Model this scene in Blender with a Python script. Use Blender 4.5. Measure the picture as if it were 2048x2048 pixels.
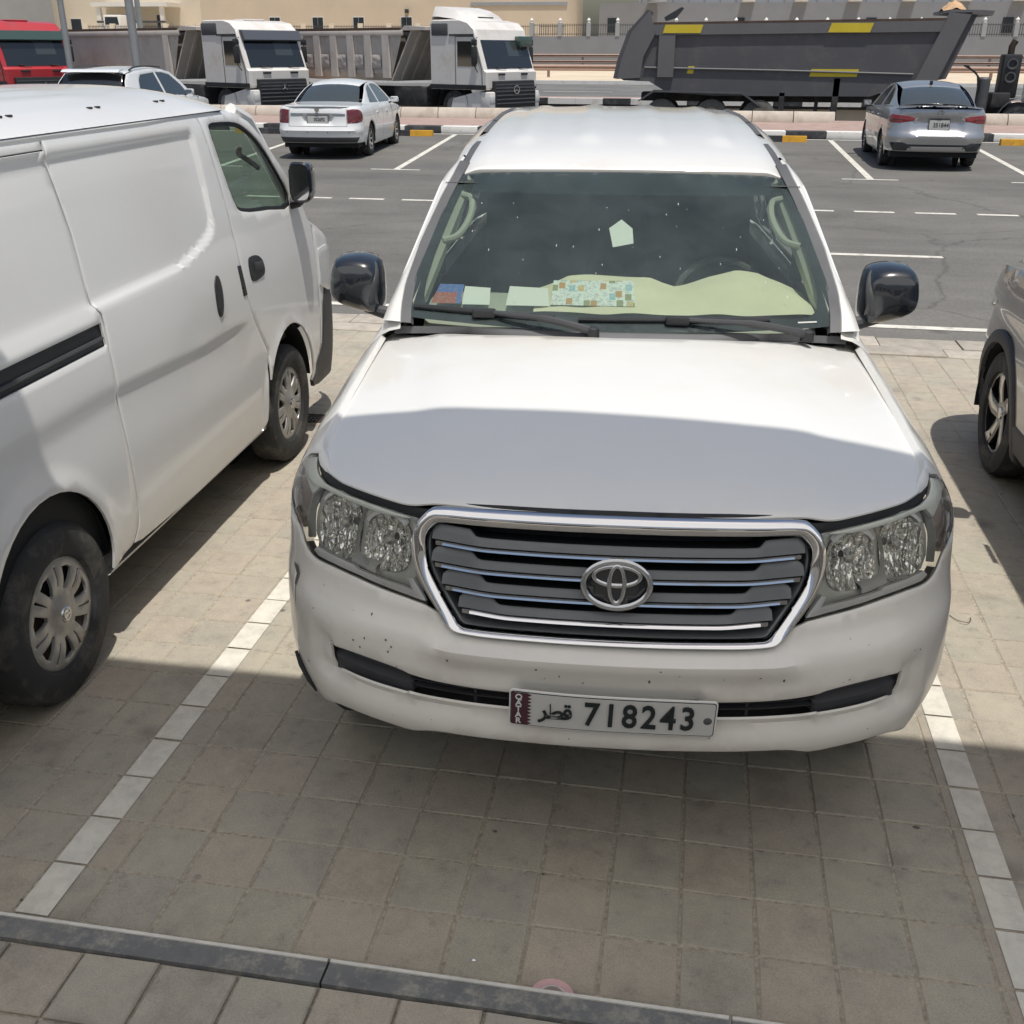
import bpy, bmesh, math, random
import numpy as np
from mathutils import Vector, Matrix
from mathutils.geometry import delaunay_2d_cdt

# ------------------------------------------------------------------ clear
for _o in list(bpy.data.objects):
    bpy.data.objects.remove(_o, do_unlink=True)
scene = bpy.context.scene
COL = scene.collection

# ------------------------------------------------------------------ camera
CAM = np.array([0.8920, -2.0595, 2.1270]); YAW = -0.16899; PITCH = 0.41821; ROLL = -0.00287
cam = bpy.data.cameras.new('camera'); cam.sensor_fit = 'HORIZONTAL'; cam.sensor_width = 36.0
cam.lens = 36.0 * 2080.34 / 2048.0; cam.clip_start = 0.05; cam.clip_end = 2000
camo = bpy.data.objects.new('camera', cam); COL.objects.link(camo)
_f = np.array([math.sin(YAW) * math.cos(PITCH), math.cos(YAW) * math.cos(PITCH), -math.sin(PITCH)])
_r = np.array([math.cos(YAW), -math.sin(YAW), 0.0]); _d = np.cross(_f, _r)
_r2 = math.cos(ROLL) * _r + math.sin(ROLL) * _d; _d2 = -math.sin(ROLL) * _r + math.cos(ROLL) * _d
camo.matrix_world = Matrix([[_r2[0], -_d2[0], -_f[0], CAM[0]], [_r2[1], -_d2[1], -_f[1], CAM[1]],
                            [_r2[2], -_d2[2], -_f[2], CAM[2]], [0, 0, 0, 1]])
scene.camera = camo

# ------------------------------------------------------------------ world, sun, exposure
SUN_DIR = Vector((-0.17, 0.22, -1.0)).normalized()
world = bpy.data.worlds.new('World'); scene.world = world; world.use_nodes = True
wn = world.node_tree; wn.nodes.clear()
sky = wn.nodes.new('ShaderNodeTexSky'); sky.sky_type = 'NISHITA'; sky.sun_disc = False
sky.sun_elevation = math.radians(74.5); sky.sun_rotation = math.radians(142.0)
sky.air_density = 1.2; sky.dust_density = 3.0; sky.ozone_density = 1.0; sky.altitude = 0
bg = wn.nodes.new('ShaderNodeBackground'); bg.inputs['Strength'].default_value = 0.075
wo = wn.nodes.new('ShaderNodeOutputWorld')
wn.links.new(sky.outputs[0], bg.inputs[0]); wn.links.new(bg.outputs[0], wo.inputs[0])
sun = bpy.data.lights.new('sun', 'SUN'); sun.energy = 3.0; sun.angle = math.radians(0.6); sun.color = (1.0, 0.955, 0.88)
suno = bpy.data.objects.new('sun', sun); COL.objects.link(suno)
suno.rotation_euler = SUN_DIR.to_track_quat('-Z', 'Y').to_euler(); suno.location = (0, 0, 30)
vs = scene.view_settings; vs.view_transform = 'Standard'; vs.look = 'None'; vs.exposure = 0.32; vs.gamma = 1.0; vs.use_curve_mapping = False
scene.cycles.use_denoising = True
scene.cycles.max_bounces = 8; scene.cycles.transparent_max_bounces = 12; scene.cycles.glossy_bounces = 5
scene.cycles.caustics_reflective = False; scene.cycles.caustics_refractive = False
scene.cycles.sample_clamp_indirect = 8.0
try: scene.cycles.denoiser = 'OPENIMAGEDENOISE'
except Exception: pass

rng = random.Random(7)
# ------------------------------------------------------------------ materials
MATS = {}
def _nodes(name):
    m = bpy.data.materials.new(name); m.use_nodes = True; nt = m.node_tree; nt.nodes.clear()
    out = nt.nodes.new('ShaderNodeOutputMaterial'); MATS[name] = m
    return m, nt, out
def _noise(nt, scale, detail=4.0, rough=0.6, obj=True, vec=None):
    tc = nt.nodes.new('ShaderNodeTexCoord'); n = nt.nodes.new('ShaderNodeTexNoise')
    n.inputs['Scale'].default_value = scale; n.inputs['Detail'].default_value = detail; n.inputs['Roughness'].default_value = rough
    nt.links.new(vec or tc.outputs['Object'], n.inputs['Vector']); return n
def _ramp(nt, src, stops):
    r = nt.nodes.new('ShaderNodeValToRGB'); el = r.color_ramp.elements
    while len(el) > 1: el.remove(el[-1])
    el[0].position = stops[0][0]; el[0].color = (*stops[0][1], 1)
    for p, c in stops[1:]:
        e = el.new(p); e.color = (*c, 1)
    nt.links.new(src, r.inputs[0]); return r
def _mix(nt, fac, a, b, mode='MIX'):
    m = nt.nodes.new('ShaderNodeMix'); m.data_type = 'RGBA'; m.blend_type = mode
    for s, v in ((m.inputs[0], fac), (m.inputs[6], a), (m.inputs[7], b)):
        if hasattr(v, 'links') or hasattr(v, 'is_linked'): nt.links.new(v, s)
        elif isinstance(v, (int, float)): s.default_value = v
        else: s.default_value = (*v, 1)
    return m.outputs[2]
def mat(name, col, rough=0.5, metal=0.0, coat=0.0, var=0.0, vscale=6.0, bump=0.0, bscale=60.0, spec=0.5, dirt=None, dscale=1.5, perobj=0.0, emit=None, coat_rough=0.04):
    """Principled surface: base colour with soft noise variation, optional dirt colour, fine bump, per-object value shift."""
    m, nt, out = _nodes(name); b = nt.nodes.new('ShaderNodeBsdfPrincipled'); nt.links.new(b.outputs[0], out.inputs[0])
    b.inputs['Roughness'].default_value = rough; b.inputs['Metallic'].default_value = metal
    b.inputs['Coat Weight'].default_value = coat; b.inputs['Coat Roughness'].default_value = coat_rough
    b.inputs['Specular IOR Level'].default_value = spec
    src = None
    if var > 0:
        n = _noise(nt, vscale); lo = tuple(c * (1 - var) for c in col); hi = tuple(min(1, c * (1 + var)) for c in col)
        src = _ramp(nt, n.outputs['Fac'], [(0.3, lo), (0.7, hi)]).outputs[0]
    if dirt:
        n2 = _noise(nt, dscale, 6.0, 0.7); f = _ramp(nt, n2.outputs['Fac'], [(0.5, (0, 0, 0)), (0.75, (1, 1, 1))]).outputs[0]
        src = _mix(nt, f, src if src is not None else col, dirt)
    if perobj > 0:
        oi = nt.nodes.new('ShaderNodeObjectInfo'); mr = nt.nodes.new('ShaderNodeMapRange')
        mr.inputs['To Min'].default_value = 1 - perobj; mr.inputs['To Max'].default_value = 1 + perobj
        nt.links.new(oi.outputs['Random'], mr.inputs['Value'])
        src = _mix(nt, 1.0, src if src is not None else col, mr.outputs[0], 'MULTIPLY')
    if src is None: b.inputs['Base Color'].default_value = (*col, 1)
    else: nt.links.new(src, b.inputs['Base Color'])
    if bump > 0:
        n3 = _noise(nt, bscale, 5.0, 0.65); bp = nt.nodes.new('ShaderNodeBump'); bp.inputs['Strength'].default_value = bump
        bp.inputs['Distance'].default_value = 0.01
        nt.links.new(n3.outputs['Fac'], bp.inputs['Height']); nt.links.new(bp.outputs[0], b.inputs['Normal'])
    if emit: b.inputs['Emission Color'].default_value = (*emit, 1); b.inputs['Emission Strength'].default_value = 1
    return m
def glass(name, tint=(0.75, 0.86, 0.8), rough=0.0, refl=1.0, film=None):
    """Thin pane: tinted see-through with a Fresnel mirror on top (and an optional pale diffuse film, uneven by noise)."""
    m, nt, out = _nodes(name)
    t = nt.nodes.new('ShaderNodeBsdfTransparent'); t.inputs[0].default_value = (*tint, 1)
    g = nt.nodes.new('ShaderNodeBsdfGlossy'); g.inputs['Roughness'].default_value = rough; g.inputs[0].default_value = (refl, refl, refl, 1)
    f = nt.nodes.new('ShaderNodeFresnel'); f.inputs[0].default_value = 1.5
    mx = nt.nodes.new('ShaderNodeMixShader'); nt.links.new(f.outputs[0], mx.inputs[0]); nt.links.new(t.outputs[0], mx.inputs[1]); nt.links.new(g.outputs[0], mx.inputs[2])
    last = mx.outputs[0]
    if film:
        d = nt.nodes.new('ShaderNodeBsdfDiffuse'); d.inputs[0].default_value = (*film[0], 1)
        n = _noise(nt, 3.0, 6.0, 0.7); rr = _ramp(nt, n.outputs['Fac'], [(0.25, (film[1] * .5,) * 3), (0.8, (film[1] * 1.5,) * 3)])
        mx2 = nt.nodes.new('ShaderNodeMixShader'); nt.links.new(rr.outputs[0], mx2.inputs[0]); nt.links.new(last, mx2.inputs[1]); nt.links.new(d.outputs[0], mx2.inputs[2]); last = mx2.outputs[0]
    nt.links.new(last, out.inputs[0]); return m

# ------------------------------------------------------------------ mesh helpers
def link(o, parent=None):
    COL.objects.link(o)
    if parent is not None: o.parent = parent
    return o
def empty(name, loc=(0, 0, 0), rz=0.0, parent=None):
    o = bpy.data.objects.new(name, None); o.location = loc; o.rotation_euler = (0, 0, rz); o.empty_display_size = .1
    return link(o, parent)
def tag(o, label=None, cat=None, group=None, kind=None):
    if label: o['label'] = label
    if cat: o['category'] = cat
    if group: o['group'] = group
    if kind: o['kind'] = kind
    return o
def thing(name, label, cat, loc=(0, 0, 0), rz=0.0, group=None):
    return tag(empty(name, loc, rz), label, cat, group)
def mesh(name, V, F, m, parent=None, smooth=True, sharp=35, loc=None):
    me = bpy.data.meshes.new(name); me.from_pydata([tuple(map(float, v)) for v in V], [], [tuple(int(i) for i in f) for f in F])
    if isinstance(m, str): m = MATS[m]
    me.materials.append(m); me.update()
    if smooth:
        me.polygons.foreach_set('use_smooth', [True] * len(me.polygons))
        if sharp is not None: me.set_sharp_from_angle(angle=math.radians(sharp))
    o = bpy.data.objects.new(name, me); link(o, parent)
    if loc: o.location = loc
    return o
class MB:
    """collects simple solids into one mesh"""
    def __init__(s): s.V = []; s.F = []
    def add(s, V, F):
        b = len(s.V); s.V += [tuple(v) for v in V]; s.F += [tuple(i + b for i in f) for f in F]; return s
    def box(s, x0, x1, y0, y1, z0, z1, bev=0.0):
        if bev <= 0:
            V = [(x0, y0, z0), (x1, y0, z0), (x1, y1, z0), (x0, y1, z0), (x0, y0, z1), (x1, y0, z1), (x1, y1, z1), (x0, y1, z1)]
            return s.add(V, [(0, 3, 2, 1), (4, 5, 6, 7), (0, 1, 5, 4), (1, 2, 6, 5), (2, 3, 7, 6), (3, 0, 4, 7)])
        bm = bmesh.new(); bmesh.ops.create_cube(bm, size=1)
        for v in bm.verts: v.co = Vector(((x0 + x1) / 2 + v.co.x * (x1 - x0), (y0 + y1) / 2 + v.co.y * (y1 - y0), (z0 + z1) / 2 + v.co.z * (z1 - z0)))
        bmesh.ops.bevel(bm, geom=bm.edges[:], offset=bev, segments=2, affect='EDGES', profile=.5)
        bm.verts.index_update(); s.add([v.co[:] for v in bm.verts], [[v.index for v in f.verts] for f in bm.faces]); bm.free(); return s
    def prism(s, poly, axis, a, b):
        """polygon in the two other axes, extruded along axis from a to b"""
        n = len(poly); ins = {'x': lambda p, t: (t, p[0], p[1]), 'y': lambda p, t: (p[0], t, p[1]), 'z': lambda p, t: (p[0], p[1], t)}[axis]
        V = [ins(p, a) for p in poly] + [ins(p, b) for p in poly]
        F = [tuple(range(n - 1, -1, -1)), tuple(range(n, 2 * n))] + [(i, (i + 1) % n, n + (i + 1) % n, n + i) for i in range(n)]
        return s.add(V, F)
    def tube(s, path, r, n=8, cap=True):
        P = [Vector(q) for q in path]; rs = r if hasattr(r, '__len__') else [r] * len(P); V = []; F = []; up = None
        for i, q in enumerate(P):
            t = (P[min(i + 1, len(P) - 1)] - P[max(i - 1, 0)]).normalized()
            if up is None: up = Vector((0, 0, 1)) if abs(t.z) < .9 else Vector((1, 0, 0))
            a = t.cross(up).normalized(); b = a.cross(t).normalized(); up = b
            for k in range(n):
                an = 2 * math.pi * k / n; V.append(q + (a * math.cos(an) + b * math.sin(an)) * rs[i])
        for i in range(len(P) - 1):
            for k in range(n): F.append((i * n + k, i * n + (k + 1) % n, (i + 1) * n + (k + 1) % n, (i + 1) * n + k))
        if cap: F += [tuple(range(n - 1, -1, -1)), tuple(range((len(P) - 1) * n, len(P) * n))]
        return s.add(V, F)
    def lathe(s, prof, axis='x', c=(0, 0, 0), n=32, a0=0.0, a1=2 * math.pi):
        """profile of (along axis, radius)"""
        V = []; F = []; full = abs(a1 - a0 - 2 * math.pi) < 1e-6; m = n if full else n + 1
        for (h, r) in prof:
            for k in range(m):
                an = a0 + (a1 - a0) * k / n; u, v = r * math.cos(an), r * math.sin(an)
                V.append({'x': (c[0] + h, c[1] + u, c[2] + v), 'y': (c[0] + u, c[1] + h, c[2] + v), 'z': (c[0] + u, c[1] + v, c[2] + h)}[axis])
        for i in range(len(prof) - 1):
            for k in range(n):
                k2 = (k + 1) % m; F.append((i * m + k, i * m + k2, (i + 1) * m + k2, (i + 1) * m + k))
        return s.add(V, F)
    def grid(s, P, flip=False):
        P = np.asarray(P); a, b = P.shape[:2]
        F = [(i * b + j, i * b + j + 1, (i + 1) * b + j + 1, (i + 1) * b + j) for i in range(a - 1) for j in range(b - 1)]
        if flip: F = [f[::-1] for f in F]
        return s.add(P.reshape(-1, 3), F)
    def build(s, name, m, parent=None, smooth=True, sharp=35, loc=None):
        o = mesh(name, s.V, s.F, m, parent, smooth, sharp, loc)
        bm = bmesh.new(); bm.from_mesh(o.data); bmesh.ops.recalc_face_normals(bm, faces=bm.faces); bm.to_mesh(o.data); bm.free()
        if smooth and sharp is not None: o.data.set_sharp_from_angle(angle=math.radians(sharp))
        return o
def box(name, x0, x1, y0, y1, z0, z1, m, parent=None, bev=0.0): return MB().box(x0, x1, y0, y1, z0, z1, bev).build(name, m, parent)

def pchip(x, xp, fp):
    x = np.asarray(x, float); xp = np.asarray(xp, float); fp = np.asarray(fp, float); h = np.diff(xp); d = np.diff(fp) / h
    m = np.zeros(len(xp)); m[0] = d[0]; m[-1] = d[-1]
    for i in range(1, len(xp) - 1):
        if d[i - 1] * d[i] > 0:
            w1 = 2 * h[i] + h[i - 1]; w2 = h[i] + 2 * h[i - 1]; m[i] = (w1 + w2) / (w1 / d[i - 1] + w2 / d[i])
    x = np.clip(x, xp[0], xp[-1]); i = np.clip(np.searchsorted(xp, x) - 1, 0, len(h) - 1); t = (x - xp[i]) / h[i]
    return ((1 + 2 * t) * (1 - t) ** 2 * fp[i] + t * (1 - t) ** 2 * h[i] * m[i] + t * t * (3 - 2 * t) * fp[i + 1] + t * t * (t - 1) * h[i] * m[i + 1])
def tab(pts):
    a = np.array(pts, float); return lambda x: pchip(x, a[:, 0], a[:, 1])
def catx(s, sp, fp):
    s = np.asarray(s, float); m = np.gradient(fp, sp); i = np.clip(np.searchsorted(sp, s) - 1, 0, len(sp) - 2); h = sp[i + 1] - sp[i]; t = (s - sp[i]) / h
    return ((1 + 2 * t) * (1 - t) ** 2 * fp[i] + t * (1 - t) ** 2 * h * m[i] + t * t * (3 - 2 * t) * fp[i + 1] + t * t * (t - 1) * h * m[i + 1])
def sstep(x, a, b):
    t = np.clip((np.asarray(x, float) - a) / (b - a), 0, 1); return t * t * (3 - 2 * t)
def spl(pts, n=6, closed=False):
    """Catmull-Rom through points"""
    P = np.array(pts, float); N = len(P); out = []
    rngi = range(N if closed else N - 1)
    for i in rngi:
        p1, p2 = P[i], P[(i + 1) % N]
        p0 = P[i - 1] if (closed or i > 0) else 2 * p1 - p2
        p3 = P[(i + 2) % N] if (closed or i < N - 2) else 2 * p2 - p1
        d1 = max(1e-6, np.linalg.norm(p1 - p0) ** .5); d2 = max(1e-6, np.linalg.norm(p2 - p1) ** .5); d3 = max(1e-6, np.linalg.norm(p3 - p2) ** .5)
        m1 = ((p1 - p0) / d1 - (p2 - p0) / (d1 + d2) + (p2 - p1) / d2) * d2; m2 = ((p2 - p1) / d2 - (p3 - p1) / (d2 + d3) + (p3 - p2) / d3) * d2
        for k in range(n):
            t = k / n; out.append((2 * t ** 3 - 3 * t * t + 1) * p1 + (t ** 3 - 2 * t * t + t) * m1 + (-2 * t ** 3 + 3 * t * t) * p2 + (t ** 3 - t * t) * m2)
    if not closed: out.append(P[-1])
    return [tuple(o) for o in out]
def mir(pts): return [(-a, b) for a, b in reversed(list(pts))]
def resample(poly, step):
    out = []
    n = len(poly)
    for i in range(n):
        a = np.array(poly[i], float); b = np.array(poly[(i + 1) % n], float); L = np.linalg.norm(b - a)
        if L < 1e-6: continue
        k = max(1, int(math.ceil(L / step - 1e-6)))
        out += [tuple(a + (b - a) * j / k) for j in range(k)]
    return out
def inpoly(px, py, poly):
    P = np.asarray(poly, float); ins = np.zeros(len(px), bool); n = len(P); j = n - 1
    for i in range(n):
        xi, yi = P[i]; xj, yj = P[j]
        c = ((yi > py) != (yj > py)); d = (xj - xi) * (py - yi) / ((yj - yi) if abs(yj - yi) > 1e-12 else 1e-12) + xi
        ins ^= c & (px < d); j = i
    return ins
def tri2d(outer, holes=(), step=.04, bstep=None):
    bstep = bstep or step * .6; loops = [resample(outer, bstep)] + [resample(h, bstep) for h in holes]
    pts = []; edges = []
    for lp in loops:
        b = len(pts); pts += lp; edges += [(b + i, b + (i + 1) % len(lp)) for i in range(len(lp))]
    B = np.array(pts); lo = B.min(0); hi = B.max(0)
    gx = np.arange(lo[0] + step / 2, hi[0], step); gy = np.arange(lo[1] + step / 2, hi[1], step)
    if len(gx) and len(gy):
        X, Y = np.meshgrid(gx, gy); X = X.ravel(); Y = Y.ravel(); k = inpoly(X, Y, loops[0])
        for h in loops[1:]: k &= ~inpoly(X, Y, h)
        X = X[k]; Y = Y[k]
        if len(X):
            dm = np.full(len(X), 9e9)
            for c in range(0, len(B), 256): dm = np.minimum(dm, np.hypot(X[:, None] - B[None, c:c + 256, 0], Y[:, None] - B[None, c:c + 256, 1]).min(1))
            k = dm > step * .45; pts = pts + list(zip(X[k], Y[k]))
    r = delaunay_2d_cdt([Vector((float(a), float(b))) for a, b in pts], edges, [], 0, 1e-7)
    V = np.array([(v.x, v.y) for v in r[0]]); F = np.array([f for f in r[2] if len(f) == 3])
    c = V[F].mean(1); k = inpoly(c[:, 0], c[:, 1], loops[0])
    for h in loops[1:]: k &= ~inpoly(c[:, 0], c[:, 1], h)
    return V, F[k]
def snormal(S, A, B, e=1e-4):
    n = np.cross(S(A + e, B) - S(A - e, B), S(A, B + e) - S(A, B - e)); return n / np.maximum(np.linalg.norm(n, axis=1, keepdims=True), 1e-12)
def panel(name, outer, S, m, parent=None, holes=(), step=.04, bstep=None, flange=.012, inner=(0, 2.0, .8), thick=None, sharp=40, rnd=.003):
    """sheet cut to an outline on a curved surface S(a, b), with turned-in edges"""
    V2, F = tri2d(outer, holes, step, bstep); V = S(V2[:, 0], V2[:, 1]); N = snormal(S, V2[:, 0], V2[:, 1])
    c = np.array(inner, float); flip = ((V - c) * N).sum() < 0
    if flip: N = -N
    t = V[F]; fn = np.cross(t[:, 1] - t[:, 0], t[:, 2] - t[:, 0]); w = (fn * N[F[:, 0]]).sum(1) < 0; F[w] = F[w][:, ::-1]
    faces = [tuple(f) for f in F]; verts = [tuple(v) for v in V]
    if flange > 0:
        cnt = {}
        for f in faces:
            for i in range(3):
                e = (f[i], f[(i + 1) % 3]); cnt[e] = 1
        bnd = [e for e in cnt if (e[1], e[0]) not in cnt]; idx = {}
        # rounded lip then a turned-in flange
        vdir = {}
        for a, b in bnd:
            d = V[b] - V[a]
            for q in (a, b): vdir[q] = vdir.get(q, 0) + np.cross(d, N[q]) / max(np.linalg.norm(d), 1e-9)
        ring1 = {}; ring2 = {}
        for q, d in vdir.items():
            d = d / max(np.linalg.norm(d), 1e-9)
            ring1[q] = len(verts); verts.append(tuple(V[q] + d * rnd * .7 - N[q] * rnd * .45))
            ring2[q] = len(verts); verts.append(tuple(V[q] + d * rnd - N[q] * max(flange, rnd * 1.5)))
        for a, b in bnd:
            faces += [(b, a, ring1[a], ring1[b]), (ring1[b], ring1[a], ring2[a], ring2[b])]
    return mesh(name, verts, faces, m, parent, True, sharp)
def ringloft(name, outer, inn, S, m, parent, prof, sharp=40):
    """band between two outlines with equal point counts; prof = list of (t across, height)"""
    A = np.array(outer); B = np.array(inn); rows = []
    for t, h in prof:
        q = A * (1 - t) + B * t; rows.append(S(q[:, 0], q[:, 1], -h))
    P = np.array(rows); k, n = P.shape[:2]; F = [(i * n + j, i * n + (j + 1) % n, (i + 1) * n + (j + 1) % n, (i + 1) * n + j) for i in range(k - 1) for j in range(n)]
    mb = MB(); mb.add(P.reshape(-1, 3), F); return mb.build(name, m, parent, True, sharp)
def ev(poly, n, closed=True):
    """n points evenly along an outline"""
    P = np.array(list(poly) + ([poly[0]] if closed else []), float); L = np.r_[0, np.cumsum(np.linalg.norm(np.diff(P, axis=0), axis=1))]
    t = np.linspace(0, L[-1], n, endpoint=not closed); return [(float(a), float(b)) for a, b in zip(np.interp(t, L, P[:, 0]), np.interp(t, L, P[:, 1]))]
def copy_tree(o, parent=None):
    c = o.copy(); COL.objects.link(c); c.parent = parent
    for ch in list(o.children): copy_tree(ch, c)
    return c
def text(name, s, size, m, parent, mat4, extrude=.0015, bold=0.0, align='CENTER', sx=1.0):
    cu = bpy.data.curves.new(name, 'FONT'); cu.body = s; cu.size = size; cu.align_x = align; cu.align_y = 'CENTER'; cu.extrude = extrude; cu.offset = bold; cu.resolution_u = 3
    o = bpy.data.objects.new(name, cu); COL.objects.link(o); dg = bpy.context.evaluated_depsgraph_get(); me = bpy.data.meshes.new_from_object(o.evaluated_get(dg)); bpy.data.objects.remove(o, do_unlink=True)
    me.materials.clear(); me.materials.append(MATS[m] if isinstance(m, str) else m)
    o = bpy.data.objects.new(name, me); link(o, parent); o.matrix_local = mat4 @ Matrix.Diagonal((sx, 1, 1, 1)); return o
# terrain: the paved bay is level, the road and everything behind rises about one per cent
YK = 6.7; SLOPE = 0.0106
def gz(y): return SLOPE * max(0.0, y - YK)
# ------------------------------------------------------------------ surface library
def paver_mat(name, paint=None, col=(0.425, 0.388, 0.330), wear=0.5):
    m, nt, out = _nodes(name); b = nt.nodes.new('ShaderNodeBsdfPrincipled'); nt.links.new(b.outputs[0], out.inputs[0])
    ge = nt.nodes.new('ShaderNodeNewGeometry'); oi = nt.nodes.new('ShaderNodeObjectInfo')
    ad = nt.nodes.new('ShaderNodeMath'); ad.operation = 'ADD'; nt.links.new(ge.outputs['Random Per Island'], ad.inputs[0]); nt.links.new(oi.outputs['Random'], ad.inputs[1])
    fr = nt.nodes.new('ShaderNodeMath'); fr.operation = 'FRACT'; nt.links.new(ad.outputs[0], fr.inputs[0])
    c = col
    tint = _ramp(nt, fr.outputs[0], [(0.0, (c[0]*.93, c[1]*.94, c[2]*.95)), (.25, (c[0]*1.02, c[1]*1.02, c[2]*1.0)), (.5, (c[0]*.96, c[1]*.985, c[2]*.97)), (.7, (c[0]*1.03, c[1]*1.0, c[2]*.98)), (1.0, (c[0]*.99, c[1]*.97, c[2]*.96))]).outputs[0]
    pos = ge.outputs['Position']
    n1 = _noise(nt, 2.2, 6, .65, vec=pos); n2 = _noise(nt, 14, 6, .7, vec=pos); n3 = _noise(nt, 240, 2, .5, vec=pos)
    v = _mix(nt, .85, tint, _ramp(nt, n1.outputs['Fac'], [(.30, (.66, .65, .64)), (.46, (.95, .95, .94)), (.72, (1.12, 1.1, 1.06))]).outputs[0], 'MULTIPLY')
    v = _mix(nt, .85, v, _ramp(nt, n2.outputs['Fac'], [(.26, (.60, .60, .60)), (.42, (.95, .95, .95)), (.7, (1.10, 1.09, 1.05))]).outputs[0], 'MULTIPLY')
    v = _mix(nt, .5, v, _ramp(nt, n3.outputs['Fac'], [(.3, (.7, .7, .7)), (.6, (1.05, 1.05, 1.05))]).outputs[0], 'MULTIPLY')
    vo = nt.nodes.new('ShaderNodeTexVoronoi'); vo.inputs['Scale'].default_value = 5.0; nt.links.new(pos, vo.inputs['Vector'])
    spot = _ramp(nt, vo.outputs['Distance'], [(.045, (1, 1, 1)), (.075, (0, 0, 0))]).outputs[0]
    vn = _noise(nt, 1.7, 2, .5, vec=pos); sel = _ramp(nt, vn.outputs['Fac'], [(.5, (0, 0, 0)), (.58, (.75, .75, .75))]).outputs[0]
    v = _mix(nt, _mix(nt, 1.0, spot, sel, 'MULTIPLY'), v, (.09, .085, .08))
    vo2 = nt.nodes.new('ShaderNodeTexVoronoi'); vo2.inputs['Scale'].default_value = 1.9; nd = _noise(nt, 9, 3, .6, vec=pos); pv = _mix(nt, .06, pos, nd.outputs['Color']); nt.links.new(pv, vo2.inputs['Vector'])
    blot = _ramp(nt, vo2.outputs['Distance'], [(.06, (.55, .55, .55)), (.14, (0, 0, 0))]).outputs[0]; v = _mix(nt, blot, v, (.15, .14, .13))
    n7 = _noise(nt, 620, 2, .5, vec=pos); v = _mix(nt, .6, v, _ramp(nt, n7.outputs['Fac'], [(.33, (.55, .55, .55)), (.45, (1, 1, 1)), (.66, (1.0, 1.0, 1.0)), (.74, (1.35, 1.33, 1.28))]).outputs[0], 'MULTIPLY')
    if paint:
        n4 = _noise(nt, 26, 8, .75, vec=pos); n5 = _noise(nt, 5, 4, .6, vec=pos)
        k = _ramp(nt, _mix(nt, .35, n4.outputs['Color'], n5.outputs['Color']), [(wear - .16, (0, 0, 0)), (wear - .06, (1, 1, 1))]).outputs[0]
        sh = _ramp(nt, n2.outputs['Fac'], [(.3, tuple(q * .78 for q in paint)), (.6, paint)]).outputs[0]
        v = _mix(nt, k, v, sh)
    nt.links.new(v, b.inputs['Base Color']); b.inputs['Roughness'].default_value = .82; b.inputs['Specular IOR Level'].default_value = .3
    n6 = _noise(nt, 130, 6, .7, vec=pos); bp = nt.nodes.new('ShaderNodeBump'); bp.inputs['Strength'].default_value = .35; bp.inputs['Distance'].default_value = .004
    nt.links.new(n6.outputs['Fac'], bp.inputs['Height']); nt.links.new(bp.outputs[0], b.inputs['Normal']); return m
paver_mat('paver'); paver_mat('paver_walk', col=(.40, .367, .315)); paver_mat('bay_paint', paint=(.70, .67, .59), wear=.50)
paver_mat('kerb_dark', paint=(.17, .172, .172), col=(.34, .325, .29), wear=.57); paver_mat('kerb_edge', paint=(.66, .64, .58), col=(.42, .39, .35), wear=.50)
mat('joint', (.36, .32, .255), .95, var=.35, vscale=60, bump=.4, bscale=200)
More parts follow.
